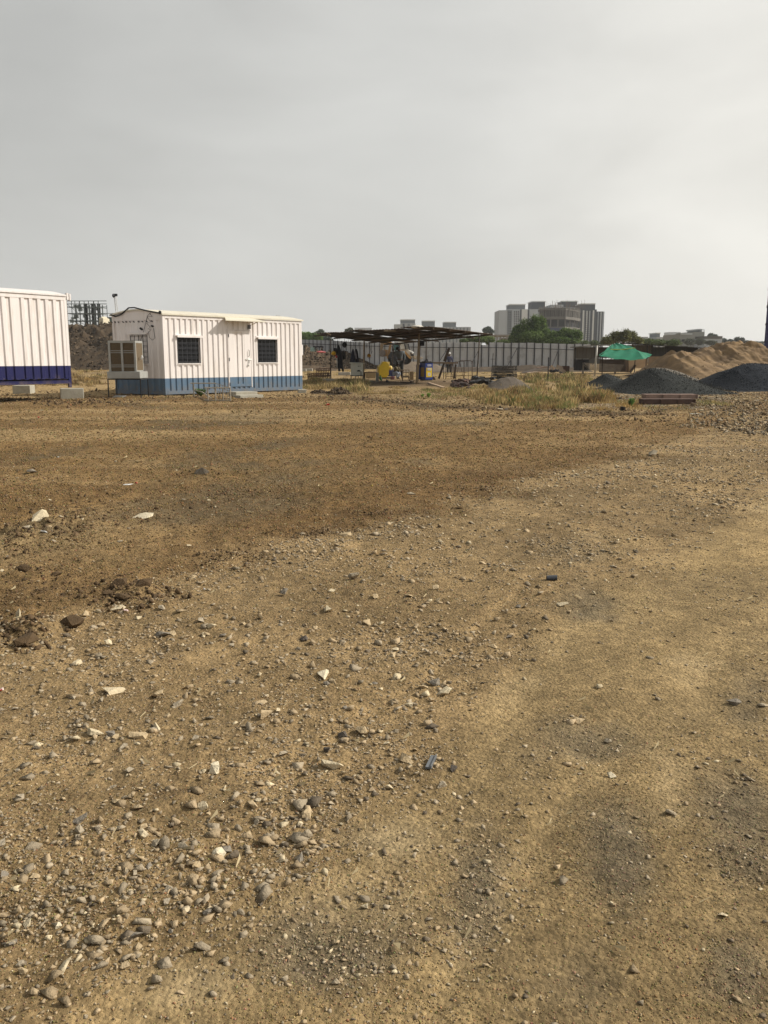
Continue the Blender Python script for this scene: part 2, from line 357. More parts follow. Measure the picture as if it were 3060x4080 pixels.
    def rng(src, a, bb, lo, hi):
        q = N(t, 'ShaderNodeMapRange'); q.inputs['From Min'].default_value = a; q.inputs['From Max'].default_value = bb
        q.inputs['To Min'].default_value = lo; q.inputs['To Max'].default_value = hi; t.links.new(src, q.inputs['Value']); return q.outputs[0]
    n1 = noise(9, 8, .7); n2 = noise(55, 6, .7); n3 = noise(1.1, 6, .65)
    vo = N(t, 'ShaderNodeTexVoronoi'); vo.inputs['Scale'].default_value = 75; t.links.new(tc.outputs['Object'], vo.inputs['Vector'])
    vs = N(t, 'ShaderNodeSeparateColor'); t.links.new(vo.outputs['Color'], vs.inputs[0])
    def mul(a, bb):
        q = N(t, 'ShaderNodeMath', operation='MULTIPLY'); t.links.new(a, q.inputs[0]); t.links.new(bb, q.inputs[1]); return q.outputs[0]
    n5 = noise(26, 5, .75); f = mul(mul(mul(rng(n5.outputs['Fac'], .32, .68, .72, 1.28), rng(n1.outputs['Fac'], .3, .7, .72, 1.28)), rng(n2.outputs['Fac'], .3, .7, .78, 1.22)), mul(rng(vs.outputs[0], 0, 1, .82, 1.18), rng(n3.outputs['Fac'], .3, .7, .85, 1.15)))
    sc = N(t, 'ShaderNodeVectorMath', operation='SCALE'); t.links.new(at.outputs['Color'], sc.inputs[0]); t.links.new(f, sc.inputs['Scale']); t.links.new(sc.outputs[0], b.inputs['Base Color'])
    ad = N(t, 'ShaderNodeMath', operation='MULTIPLY_ADD'); t.links.new(n2.outputs['Fac'], ad.inputs[0]); ad.inputs[1].default_value = 0.5; t.links.new(n1.outputs['Fac'], ad.inputs[2])
    v2 = N(t, 'ShaderNodeMath', operation='MULTIPLY_ADD'); t.links.new(vo.outputs['Distance'], v2.inputs[0]); v2.inputs[1].default_value = -0.35; t.links.new(ad.outputs[0], v2.inputs[2])
    bu = N(t, 'ShaderNodeBump'); bu.inputs['Strength'].default_value = 0.75; bu.inputs['Distance'].default_value = 0.03
    t.links.new(v2.outputs[0], bu.inputs['Height']); t.links.new(bu.outputs[0], b.inputs['Normal'])
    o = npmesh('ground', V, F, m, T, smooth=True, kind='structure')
    return o
build_ground()

# ------------------------------------------------------------------ stones
VAR = []
for k in range(14):
    fl = random.choice([0.28, 0.36, 0.45, 0.6])
    pts = []
    for q in range(random.choice([7, 8, 9])):
        d = Vector((random.gauss(0, 1), random.gauss(0, 1), random.gauss(0, 1))).normalized()
        pts.append((d.x * .5, d.y * .5 * random.uniform(.6, 1), d.z * .5 * fl))
    bm = bmesh.new()
    for p in pts: bm.verts.new(p)
    r = bmesh.ops.convex_hull(bm, input=bm.verts)
    bmesh.ops.triangulate(bm, faces=bm.faces); bm.verts.ensure_lookup_table(); bm.verts.index_update()
    VAR.append((np.array([tuple(v.co) for v in bm.verts]), np.array([[w.index for w in f.verts] for f in bm.faces]), fl)); bm.free()
STONE = mat('stone', (.2, .18, .14), .9, .22, 30, .4, attr=True, spec=.2)
VAR2 = []
for k in range(8):
    pts = []
    for q in range(6):
        a_ = q * 1.05 + random.uniform(-.4, .4); pts.append((.5 * math.cos(a_) * random.uniform(.7, 1.1), .5 * math.sin(a_) * random.uniform(.7, 1.1), random.uniform(-.3, .12)))
    pts.append((random.uniform(-.15, .15), random.uniform(-.15, .15), random.uniform(.22, .42)))
    v_, f_ = hull(pts); f2 = []
    for q in f_:
        for j in range(1, len(q) - 1): f2.append((q[0], q[j], q[j + 1]))
    VAR2.append((np.array(v_), np.array(f2), .6))
def scatter(name, pos, size, tints, label=None, cat=None, kind='stuff', sink=0.30, tilt=.24, parent=None, var=None):
    VR_ = var or VAR; n = len(pos); vid = RS.randint(0, len(VR_), n); Vs = []; Fs = []; Ts = []; base = 0
    rz = RS.uniform(0, 6.283, n); tx = RS.normal(0, tilt, n); ty = RS.normal(0, tilt, n)
    cx, sx, cy, sy, cz, sz = np.cos(tx), np.sin(tx), np.cos(ty), np.sin(ty), np.cos(rz), np.sin(rz); Z = np.zeros(n); O = np.ones(n)
    Rx = np.stack([O, Z, Z, Z, cx, -sx, Z, sx, cx], 1).reshape(n, 3, 3); Ry = np.stack([cy, Z, sy, Z, O, Z, -sy, Z, cy], 1).reshape(n, 3, 3)
    Rz = np.stack([cz, -sz, Z, sz, cz, Z, Z, Z, O], 1).reshape(n, 3, 3); R = Rz @ Ry @ Rx
    for k, (v, f, fl) in enumerate(VR_):
        i = np.where(vid == k)[0]
        if not len(i): continue
        st = RS.uniform(.75, 1.3, (len(i), 1, 3))
        W = np.einsum('nij,nmj->nmi', R[i], v[None] * st * size[i][:, None, None]); lift = size[i] * fl * (0.5 - sink)
        W = W + pos[i][:, None, :]; W[:, :, 2] += lift[:, None]
        m_ = v.shape[0]; Vs.append(W.reshape(-1, 3)); Fs.append((f[None] + (np.arange(len(i)) * m_)[:, None, None] + base).reshape(-1, 3)); base += len(i) * m_
        Ts.append(np.repeat(tints[i], m_, 0))
    return npmesh(name, np.concatenate(Vs), np.concatenate(Fs), STONE, np.concatenate(Ts), label=label, cat=cat, kind=kind, parent=parent)
def stone_tints(n, red, dark):
    c = RS.uniform(0, 1, n); T = np.zeros((n, 3))
    warm = np.array([.345, .265, .165]); gray = np.array([.30, .248, .175]); drk = np.array([.150, .120, .085]); pale = np.array([.50, .42, .28]); soil = np.array([.17, .112, .058])
    T[:] = warm; T[c > .45] = gray; T[c > .86] = pale; T[c > .92] = drk
    rr = (RS.uniform(0, 1, n) < red * .85); T[rr] = soil
    dd = (RS.uniform(0, 1, n) < dark * .5); T[dd] = drk * 1.1
    return T * RS.uniform(.72, 1.25, (n, 1))
def soilcol(mk, x, y):
    n = len(x); r = mk['red'][:, None]; t_ = mk['tan'][:, None]
    c = np.array([[.225, .158, .076]]) * (1 - r) + np.array([[.185, .124, .056]]) * r; c = c * (1 - .5 * t_) + np.array([[.29, .212, .102]]) * .5 * t_
    c = c + (np.array([[.17, .14, .10]]) - c) * (.6 * mk['dk'])[:, None]
    return c
def grit():
    n = 520000; y = np.exp(RS.uniform(math.log(1.25), math.log(30), n)); x = RS.uniform(-.52, .52, n) * (y + .5); mk = masks(x, y)
    cl = sst(fbm(x * 2.6, y * 2.6, 320, 4), -.4, .4); near = sst(y, 1.2, 5)
    keep = RS.uniform(0, 1, n) < (.22 + .55 * cl) * (1 - .72 * sst(y, 6, 22)) * (1 - .65 * mk['pl']) * (1 - .35 * mk['tan'] * (1 - mk['dk'])); x = x[keep]; y = y[keep]; n = len(x); mk = masks(x, y)
    s = np.maximum(.0028, .00085 * y) * (1 + 1.6 * RS.uniform(0, 1, n) ** 4) * (1 + .5 * mk['red'])
    T = soilcol(mk, x, y) * RS.uniform(.62, 1.45, (n, 1)) * (1 + .1 * RS.normal(0, 1, (n, 3)))
    scatter('grit', np.stack([x, y, gz(x, y, mk)], 1), s, np.clip(T, .02, .6), 'fine soil crumbs and grit covering the whole dirt ground', 'grit', var=VAR2, tilt=.5, sink=.35)
grit()
def ground_gravel():
    n = 420000
    y = np.exp(RS.uniform(math.log(1.25), math.log(34), n)); x = RS.uniform(-.53, .53, n) * (y + .5)
    mk = masks(x, y); cl = sst(fbm(x * 1.6, y * 1.6, 120, 4), -.35, .45)
    dens = mk['band'] * (.22 + .9 * cl ** 1.6) + mk['tan'] * (1 - mk['band']) * (.05 + .22 * cl ** 2 * (1 - mk['patch']) + .42 * mk['dk'] * cl) + mk['red'] * (.34 + .55 * cl)
    keep = RS.uniform(0, 1, n) < dens * .40; x = x[keep]; y = y[keep]; n = len(x)
    mk = masks(x, y); u = RS.uniform(0, 1, n)
    smin = np.maximum(.0050, .0017 * y); size = smin * (1 - u * .994) ** (-.46) * (1 + .25 * mk['band'])
    size = np.minimum(size, .022 + .050 * mk['band'] * RS.uniform(0, 1, n) ** 1.5); size = np.minimum(np.maximum(size, smin), .09)
    z = gz(x, y, mk)
    T = stone_tints(n, mk['red'], mk['dark'])
    scatter('gravel', np.stack([x, y, z], 1), size, T, 'small loose gravel and stone chips strewn over the dirt', 'gravel')
ground_gravel()
def slabs():
    n = 9000; y = np.exp(RS.uniform(math.log(1.5), math.log(14), n)); x = RS.uniform(-.53, .53, n) * (y + .5); mk = masks(x, y)
    cl = sst(fbm(x * 2.3, y * 1.6, 220, 4), -.15, .5); keep = RS.uniform(0, 1, n) < (mk['band'] * (.04 + .42 * cl) + .02 * mk['red'] + .015 * mk['tan']); x = x[keep]; y = y[keep]; n = len(x); mk = masks(x, y)
    s = (.016 + .034 * RS.uniform(0, 1, n) ** 1.8) * (1 + .03 * y); T = stone_tints(n, mk['red'] * .5, mk['dk'] * 0)
    scatter('stone_chips', np.stack([x, y, gz(x, y, mk)], 1), s, T, 'flat broken stone chips clustered in the gravel band', 'stone chips', tilt=.28, sink=.35)
slabs()

# ------------------------------------------------------------------ site cabins
def frame(o, xd, yd):
    o = Vector(o); xd = Vector(xd); yd = Vector(yd)
    return lambda x, y, z: (o.x + xd.x * x + yd.x * y, o.y + xd.y * x + yd.y * y, o.z + z)
def corr(mb, x0, x1, z0, z1, y=0.0, dep=0.036, pitch=0.235, axis='x', off=0.0, sgn=1):
    """trapezoid-corrugated sheet; grooves go inwards; axis 'x' runs along the front, 'y' along the end wall"""
    pr = []; k = math.floor((x0 - off) / pitch); seg = [(0, 0), (.40, 0), (.50, 1), (.90, 1), (1.0, 0)]
    while off + k * pitch < x1:
        for a, d in seg[:-1]: pr.append((off + (k + a) * pitch, d))
        k += 1
    pr.append((off + k * pitch, 0))
    xs = [p for p in pr if x0 < p[0] < x1]
    def dd(x):
        q = ((x - off) / pitch) % 1.0
        return 0 if q < .4 else ((q - .4) / .1 if q < .5 else (1 if q < .9 else (1.0 - q) / .1))
    xs = [(x0, dd(x0))] + xs + [(x1, dd(x1))]
    vs = []; fs = []
    for x, d in xs:
        for z in (z0, z1):
            if axis == 'x': vs.append((x, y + d * dep, z))
            else: vs.append((y + d * dep, x, z))
    for i in range(len(xs) - 1): fs.append((2 * i, 2 * i + 2, 2 * i + 3, 2 * i + 1))
    mb.add(vs, fs)
M_white = mat('cabin_white_paint', (.71, .675, .665), .5, .05, 3, .05, col2=(.50, .44, .38), f2=(.54, .85), streak=(3, 3, .5), rust=.45)
M_blue = mat('cabin_blue_paint', (.088, .148, .225), .45, .08, 4, .05, col2=(.14, .15, .15), f2=(.58, .85), mud=.30, rust=.25)
M_navy = mat('cabin_navy_paint', (.009, .011, .072), .4, .08, 4, .04, mud=.55)
M_cream = mat('cream_roof_sheet', (.60, .565, .47), .6, .08, 3, .08, col2=(.42, .38, .30), f2=(.55, .8))
M_glass = mat('dark_window_glass', (.005, .006, .009), .25, .2, 3, 0, spec=.25)
M_iron = mat('dark_iron', (.05, .053, .062), .6, .2, 9, .1, metal=.3)
M_conc = mat('concrete', (.36, .345, .29), .9, .14, 7, .4, col2=(.22, .20, .15), f2=(.5, .8))
M_concd = mat('old_concrete', (.25, .24, .21), .9, .16, 7, .4, col2=(.15, .13, .10), f2=(.5, .8))
M_rub = mat('black_rubber', (.02, .02, .022), .6, .2, 5, .1)
M_steel = mat('galvanised_steel', (.42, .42, .40), .45, .12, 8, .1, metal=.5)

def arch_roof(fr, L, Wd, z, rise, over=0.06, th=0.05, n=10, over_e=0.05):
    mb = MB(fr); top = []; bot = []
    for i in range(n + 1):
        y = -over + (Wd + 2 * over) * i / n; q = (y + over) / (Wd + 2 * over)
        zz = z + rise * math.sin(math.pi * q) ** 1.1 if 0 < q < 1 else z
        top.append((y, zz + th)); bot.append((y, zz))
    ring = top + bot[::-1]; x0, x1 = -over_e, L + over_e
    vs = [(x0, a, b) for a, b in ring] + [(x1, a, b) for a, b in ring]; m = len(ring)
    fs = [(i, (i + 1) % m, m + (i + 1) % m, m + i) for i in range(m)]
    for i in range(n):
        fs.append((i, i + 1, m - 2 - i, m - 1 - i)); fs.append((m + i, m + m - 1 - i, m + m - 2 - i, m + i + 1))
    mb.add(vs, fs); return mb
def grille(mb, x0, x1, z0, z1, y, nx, nz, axis='x', r=.0065):
    for i in range(nx + 1):
        x = x0 + (x1 - x0) * i / nx
        mb.box(*( (x - r, x + r, y - r, y + r) if axis == 'x' else (y - r, y + r, x - r, x + r)), z0 - .03, z1)
    for j in range(nz + 1):
        z = z0 + (z1 - z0) * j / nz
        for dz in (0, .045):
            mb.box(*((x0, x1, y - 2.4 * r, y - r - .001) if axis == 'x' else (y - 2.4 * r, y - r - .001, x0, x1)), z - r + dz - .02, z + r * .6 + dz - .02)

# white and slate-blue cabin
tl, trr = 29.0, 33.9
A = PT(660, 1570.5, tl); B = PT(1205.3, 1550, trr); Cc = PT(461.5, 1564, 29.9)
zb = 0.055; zt = 2.70
xd = Vector((B.x - A.x, B.y - A.y, 0)); L = xd.length; xd.normalize()
yd = Vector((Cc.x - A.x, Cc.y - A.y, 0)); W = yd.length; yd.normalize()
CF = frame((A.x, A.y, 0), xd, yd)
cabin = thing('site_cabin', 'long white corrugated site cabin with slate blue lower band, door and two barred windows', 'cabin', (A.x, A.y, zb))
def su(u):   # distance along the front wall for a picture column near wall mid height
    d = ray(u, 1450); det = d.x * xd.y - d.y * xd.x
    return (A.y * d.x - A.x * d.y) / (-det) if det else 0
def su(u, v=1450):
    d = ray(u, v); # A + s*xd = k*d (plan)
    s = (A.x * d.y - A.y * d.x) / (d.x * xd.y - d.y * xd.x) * 1.0
    return s
def sz(u, v):
    s = su(u, v); X = A.x + xd.x * s; Y = A.y + xd.y * s; d = ray(u, v); return EYE + d.z * Y / d.y
zs = (sz(700, 1507) + sz(1150, 1498)) / 2
w1 = (su(706, 1400), su(797, 1400), sz(715, 1447), sz(710, 1343)); w2 = (su(1026, 1400), su(1104, 1400), sz(1031, 1444), sz(1027, 1350))
dr = (su(912, 1400), su(998, 1400), sz(960, 1541), sz(950, 1317))
mgn = .07
# wall skin split round the openings
ops = [(w1[0] - mgn, w1[1] + mgn, w1[2] - mgn, w1[3] + .1), (dr[0] - .04, dr[1] + .04, dr[2], dr[3] + .03), (w2[0] - mgn, w2[1] + mgn, w2[2] - mgn, w2[3] + .1)]
def wall_part(za, zc):
    mb = MB(CF); x = 0.09
    for (a, b, c, d) in ops:
        corr(mb, x, a, za, zc, off=.02)
        if c > za: corr(mb, a, b, za, min(c, zc), off=.02)
        if d < zc: corr(mb, a, b, max(d, za), zc, off=.02)
        x = b
    corr(mb, x, L - .07, za, zc, off=.02)
    return mb
wm = wall_part(zs, zt - .10)
corr(wm, .09, W - .09, zs, zt - .16, axis='y', y=0.0, pitch=.27)
wm.box(0, .09, -.004, .06, zs, zt); wm.box(0.002, .06, .062, .09, zs, zt)            # corner posts
wm.box(L - .07, L, -.004, .06, zs, zt); wm.box(0, .05, W - .09, W, zs, zt)
wm.box(.092, L - .072, -.006, .05, zt - .10, zt)
wm.box(-.004, .05, .092, W - .092, zt - .16, zt)
wm.prism([(0.0, y, zt + (.16 * math.sin(math.pi * y / W) ** 1.1 if 0 < y < W else 0)) for y in np.linspace(0, W, 13)], tuple(Vector((.03, 0, 0))))
wm.box(L - .05, L, .062, W, zb + .06, zt)
wm.box(.06, L, W - .05, W, zb + .06, zt - .01)
wm.build('wall', M_white, cabin)
bmn = wall_part(zb + .12, zs)
corr(bmn, .09, W - .09, zb + .12, zs, axis='y', y=0.0, pitch=.27)
bmn.box(0, .09, -.004, .06, zb, zs); bmn.box(0.002, .06, .062, .09, zb, zs); bmn.box(L - .07, L, -.004, .06, zb, zs); bmn.box(0, .05, W - .09, W, zb, zs)
bmn.box(.092, L - .072, -.008, .055, zb, zb + .12); bmn.box(-.006, .055, .092, W - .092, zb, zb + .12)
bmn.build('wall_band', M_blue, cabin)
arch_roof(CF, L, W, zt + .003, .16, over=.05, th=.05).build('roof', M_cream, cabin, smooth=False)
fl = MB(CF); fl.box(.1, L - .1, .1, W - .1, zb + .01, zb + .08); fl.build('floor', M_iron, cabin)
def window(fr, x0, x1, z0, z1, parent, nx=5, nz=5, axis='x', hood=True, top=.1):
    f = MB(fr)
    def bx(m, a, b, c, d, e, g): m.box(a, b, c, d, e, g) if axis == 'x' else m.box(c, d, a, b, e, g)
    g = mgn
    bx(f, x0 - g, x0, -.012, .09, z0 - g, z1 + top); bx(f, x1, x1 + g, -.012, .09, z0 - g, z1 + top)
    bx(f, x0, x1, -.012, .09, z0 - g, z0); bx(f, x0, x1, -.012, .09, z1, z1 + top)
    fo = f.build('window', M_white, parent)
    if hood:
        h = MB(fr); bx(h, x0 - .05, x1 + .06, -.10, -.013, z1 + .03, z1 + .06); bx(h, x0 - .05, x1 + .06, -.10, -.085, z1 - .01, z1 + .029); h.build('hood', M_white, fo)
    s = MB(fr); bx(s, x0 - .01, x1 + .01, -.035, -.013, z0 - .03, z0 - .005); s.build('sill', M_white, fo)
    p = MB(fr); bx(p, x0 + .001, x1 - .001, .06, .07, z0 + .001, z1 - .001); p.build('pane', M_glass, fo)
    gr = MB(fr); grille(gr, x0 + .01, x1 - .01, z0 + .03, z1 - .04, -.02, nx, nz, axis); gr.build('grille', M_iron, fo)
    return fo
window(CF, *w1, cabin, nx=5); window(CF, *w2, cabin, nx=5)
# door: corrugated leaf split into white and blue
for nm, za, zc, mm in (('door', zs, dr[3], M_white), ('door_band', dr[2] + .01, zs - .002, M_blue)):
    d = MB(CF); x0, x1 = dr[0], dr[1]; q = (x1 - x0) * .18
    corr(d, x0 + q, x1 - q * 1.6, za + (.1 if nm == 'door_band' else 0), zc - (.07 if nm == 'door' else 0), y=-.008, dep=.03, off=x0 + q, pitch=.235)
    d.box(x0, x0 + q, -.012, .03, za, zc); d.box(x1 - q * 1.6, x1, -.012, .03, za, zc)
    if nm == 'door': d.box(x0 + q, x1 - q * 1.6, -.010, .03, zc - .07, zc)
    else: d.box(x0 + q, x1 - q * 1.6, -.010, .03, za, za + .1)
    o = d.build(nm, mm, cabin)
    if nm == 'door': door = o
fmd = MB(CF); fmd.box(dr[0] - .04, dr[0] - .012, -.016, .04, dr[2] - .02, dr[3] + .03); fmd.box(dr[1] + .012, dr[1] + .04, -.016, .04, dr[2] - .02, dr[3] + .03); fmd.box(dr[0] - .012, dr[1] + .012, -.016, .04, dr[3] + .010, dr[3] + .03)
fmd.build('door_frame', M_white, cabin)
hx = dr[1] - .12; hz = sz(988, 1407)
h = MB(CF); h.path([(hx, -.012, hz - .12), (hx, -.06, hz - .10), (hx, -.06, hz + .10), (hx, -.012, hz + .12)], .012); h.build('handle', M_steel, door)
hz = sz(988, 1432); h = MB(CF); h.path([(hx - .16, -.03, hz), (hx + .14, -.03, hz)], .012); h.box(hx - .12, hx - .06, -.045, -.012, hz - .03, hz + .03); h.bar((hx, -.04, hz), (hx - .03, -.05, hz - .14), .03, .015); h.build('bolt', M_steel, door)
h = MB(CF); h.path([(hx - .03, -.05, hz - .15), (hx - .06, -.05, hz - .2)], .011); h.ell((hx - .045, -.05, hz - .22), .035, .02, .035); h.build('padlock', M_steel, door)
for vv in (1337, 1432, 1531):
    zz = sz(912, vv); h = MB(CF); h.tube((dr[0] - .012, -.022, zz - .06), (dr[0] - .012, -.022, zz + .06), .014); h.build('hinge', M_iron, door if vv < 1500 else cabin)
# door awning, vent
ax0 = su(896, 1280); ax1 = su(1004, 1290); az = sz(885, 1277); bx0 = su(860, 1280); bx1 = su(1020, 1290)
aw = MB(CF); aw.add([(ax0, -.009, az + .10), (ax1, -.009, az + .10), (bx1, -.42, az - .02), (bx0, -.42, az - .02), (ax0, -.009, az + .125), (ax1, -.009, az + .125), (bx1, -.42, az + .012), (bx0, -.42, az + .012)],
                    [(0, 1, 2, 3), (7, 6, 5, 4), (0, 4, 5, 1), (1, 5, 6, 2), (2, 6, 7, 3), (3, 7, 4, 0)])
aw.bar((ax0 + .03, -.35, az + .01), (ax0 + .03, -.02, az - .12), .02); aw.bar((ax1 - .05, -.35, az + .01), (ax1 - .05, -.02, az - .12), .02)
aw.build('awning', M_cream, cabin)
vt = MB(CF); vx = su(985, 1302); vz = sz(985, 1302)
for k in range(5): vt.box(vx, vx + .16, -.02, -.009, vz - .07 + k * .03, vz - .055 + k * .03)
for k in range(5): vt.box(vx + k * .036, vx + .012 + k * .036, -.024, -.021, vz - .07, vz + .065)
vt.build('vent', M_iron, cabin)
# end wall window (behind the cooler), black conduit on the gable and the loose wires
s0 = W * .26; ew = (s0, s0 + .95, zb + 1.17, zb + 2.03)
window(CF, .30 * W, .64 * W, sz(570, 1446) - .02, zb + 2.02, cabin, nx=4, nz=5, axis='y', top=.09)
h = MB(CF); h.path([(-.05, .05, zt + .06), (-.05, .3, zt + .10), (-.05, .7, zt + .17), (-.05, 1.1, zt + .26), (-.05, W * .62, zt + .26), (-.05, W * .78, zt + .05), (-.05, W * .9, zt - .02), (-.05, W * .99, zt + .05)], .024); h.ell((-.05, .03, zt + .08), .045, .05, .06)
h.build('conduit', M_rub, cabin, smooth=True)
def wire(pts, r=.007): 
    h = MB(CF); h.path(pts, r, 5); h.build('wire', M_rub, cabin)
Y = lambda u: (660 - u) / 200.0 * W
Zv = lambda v: zb + (1570 - v) / 311.0 * (zt - zb)
wire([(-.02, Y(605), Zv(1262)), (-.02, Y(598), Zv(1285)), (-.02, Y(588), Zv(1320)), (-.02, Y(578), Zv(1345)), (-.02, Y(571), Zv(1362)), (-.02, Y(580), Zv(1400)), (-.02, Y(578), Zv(1425))])
wire([(-.02, Y(603), Zv(1265)), (-.03, Y(617), Zv(1285)), (-.02, Y(600), Zv(1290)), (-.03, Y(615), Zv(1305)), (-.02, Y(604), Zv(1312)), (-.03, Y(618), Zv(1316)), (-.02, Y(606), Zv(1324)), (-.02, Y(608), Zv(1345)), (-.02, Y(620), Zv(1356)), (-.02, Y(630), Zv(1348)), (-.02, Y(626), Zv(1310))])
wire([(-.02, Y(617), Zv(1250)), (-.03, Y(605), Zv(1262)), (-.02, Y(624), Zv(1265)), (-.03, Y(615), Zv(1252))])
h = MB(CF); h.bar((-.03, Y(575), Zv(1308)), (-.03, Y(583), Zv(1315)), .05, .05); h.build('junction_clip', M_rub, cabin); h = MB(CF); h.bar((-.03, Y(620), Zv(1300)), (-.03, Y(626), Zv(1303)), .05, .05); h.build('junction_clip', M_rub, cabin)
h = MB(CF)
for u in (448, 460, 474, 487, 506, 519, 534, 549, 568, 583, 600, 620):
    h = MB(CF); h.bar((-.010, Y(u) - .025, zt - .22), (-.010, Y(u) + .025, zt - .19), .02, .03); h.build('drip_notch', M_iron, cabin)
h = MB(CF); h.path([(L - .25, 1.0, zt + .15), (L - .25, .9, zt + .25), (L - .2, .85, zt + .17)], .01); h.path([(L - .12, 1.0, zt + .15), (L - .12, .9, zt + .25), (L - .07, .85, zt + .17)], .01); h.build('lifting_hook', M_steel, cabin)
h = MB(CF); h.box(L, L + .05, -.01, .06, zs + .8, zs + 1.2); h.build('corner_bracket', M_white, cabin)
# steel block feet under the cabin
for s, wh_ in ((.1, 'left end'), (L * .5, 'middle'), (L - .4, 'right end')):
    q = MB(CF); q.box(s, s + .3, .1, .4, -.08, zb + .008); q.build('concrete_block', M_conc, None, 'small grey concrete block tucked under the ' + wh_ + ' of the blue banded cabin', 'block', 'concrete blocks under the cabin')

# navy and white container cabin at the left edge
tc1, tc0 = 26.5, 24.65
A2 = PT(283, 1524, tc1); B2 = PT(0, 1535, tc0)
x2 = Vector((B2.x - A2.x, B2.y - A2.y, 0)).normalized(); y2 = Vector((-x2.y, x2.x, 0))
if y2.dot(Vector((0, 1, 0))) < 0: y2 = -y2
CF2 = frame((A2.x, A2.y, 0), x2, y2); L2 = 6.0; W2 = 2.44; z0b = .50; z2t = 3.13; zs2 = EYE + ray(286, 1457).z * tc1 / 1.0
zs2 = P(286, 1457, A2.y).z
cab2 = thing('site_container', 'white corrugated container cabin with navy lower band raised on concrete blocks', 'container', (A2.x, A2.y, z0b))
wm = MB(CF2)
xx = .07
for cx in (1.55, 3.0, 4.5): corr(wm, xx, cx, zs2, z2t - .12, off=xx, pitch=.262); wm.box(cx, cx + .17, 0, .03, zs2, z2t - .12); xx = cx + .17
corr(wm, xx, L2 - .07, zs2, z2t - .12, off=xx, pitch=.262)
wm.box(-.02, .07, -.006, .07, zs2, z2t); wm.box(L2 - .07, L2, -.006, .07, zs2, z2t); wm.box(.072, L2 - .072, -.008, .06, z2t - .12, z2t)
wm.box(-.02, .04, .072, W2, z0b, z2t); wm.box(.042, L2, W2 - .05, W2, z0b + .1, z2t); wm.box(L2 - .05, L2, .072, W2 - .052, z0b + .1, z2t)
wm.build('wall', M_white, cab2)
bn = MB(CF2); xx = .07
for cx in (1.55, 3.0, 4.5): corr(bn, xx, cx, z0b + .16, zs2, off=xx, pitch=.262); bn.box(cx, cx + .17, 0, .03, z0b + .16, zs2); xx = cx + .17
corr(bn, xx, L2 - .07, z0b + .16, zs2, off=xx, pitch=.262)
bn.box(-.02, .07, -.006, .07, z0b - .12, zs2); bn.box(L2 - .07, L2, -.006, .07, z0b - .12, zs2); bn.box(.072, L2 - .072, -.01, .06, z0b, z0b + .1); bn.box(.072, L2 - .072, -.018, -.0105, z0b + .09, z0b + .105)
for k in range(22): bn.box(.1 + k * .262, .24 + k * .262, -.02, .05, z0b + .145, z0b + .16)
bn.build('wall_band', M_navy, cab2)
arch_roof(CF2, L2, W2, z2t + .003, .17, over=.04, th=.04, over_e=.0).build('roof', M_white, cab2)
fl = MB(CF2); fl.box(.1, L2 - .1, .1, W2 - .1, z0b + .01, z0b + .1); fl.build('floor', M_iron, cab2)
h = MB(CF2); h.box(-.08, -.022, -.03, .05, z2t - .1, z2t + .1); h.box(-.16, -.12, -.03, .05, z2t - .12, z2t + .08); h.box(-.12, -.08, -.01, .03, z2t - .06, z2t - .02); h.build('corner_bracket', M_white, cab2)
def block(u0, u1, v0, v1, d, lab, rot=0.0, side=None, group=None, m=None, bev=.02, cat='block'):
    g = G((u0 + u1) / 2, v1); Yb = g.y; a = P(u0, v1, Yb); b = P(u1, v1, Yb); top = P((u0 + u1) / 2, v0, Yb).z
    w = b.x - a.x; z = gz1(g.x, g.y)
    c, s = math.cos(rot), math.sin(rot)
    fr = lambda x, y, zz: (g.x + c * x - s * y, Yb + s * x + c * y, zz)
    mb = MB(fr); mb.box(-w / 2, w / 2, 0, d, z - .05, top)
    return mb.build('concrete_block', m or M_conc, None, lab, cat, group, bevel=bev)
block(244, 332, 1548, 1589, .55, 'pale concrete block under the right front corner of the navy banded container', rot=.32)
block(52, 120, 1536, 1572, .6, 'greyish concrete block further left under the middle of the navy banded container', rot=.1)
block(1190, 1221, 1552, 1568, .3, 'small cream concrete block at the right foot of the blue banded cabin', rot=.2)
# entrance steps
def slab(u0, u1, v0, v1, d, lab, rot):
    return block(u0, u1, v0, v1, d, lab, rot, cat='step', bev=.01)
o = slab(934, 1034, 1561, 1577, .5, 'upper concrete slab of the low doorstep at the cabin door', .72); o.name = 'doorstep_slab'
o = slab(950, 1058, 1574, 1584, .45, 'lower concrete slab lying in front of the cabin doorstep', .72); o.name = 'doorstep_slab'

# evaporative air cooler on its stand
gc = P(500, 1572, 27.9 * .985); ty = 28.0
def QF(u, v, Y): p = P(u, v, Y); return p
p0 = P(433, 1500, ty); p1 = P(552, 1500, ty); mw = p1.x - p0.x
zr = lambda v: P(490, v, ty).z
cool = thing('air_cooler', 'large grey evaporative air cooler with brown straw pads standing at the cabin end wall', 'air cooler', ((p0.x + p1.x) / 2, ty, zr(1478)))
xa = P(432, 1420, ty).x; xb = P(541, 1420, ty).x; zl = zr(1480); zh = zr(1357); D = .85
M_gal = mat('grey_sheet_metal', (.30, .305, .29), .5, .12, 5, .08); M_pad = mat('straw_pad', (.13, .098, .062), .95, .3, 25, .6, streak=(1, 1, 8))
b = MB(); b.box(xa, xb, ty, ty + D, zh - .07, zh); b.box(xa, xb, ty + .04, ty + D, zl, zl + .03)
for x in (xa, (xa + xb) / 2 - .035, xb - .06): b.box(x, x + .065, ty - .004, ty + .06, zl, zh - .07)
for x in (xa, xb - .05): b.box(x, x + .05, ty + D - .05, ty + D, zl, zh - .07)
b.build('body', M_gal, cool)
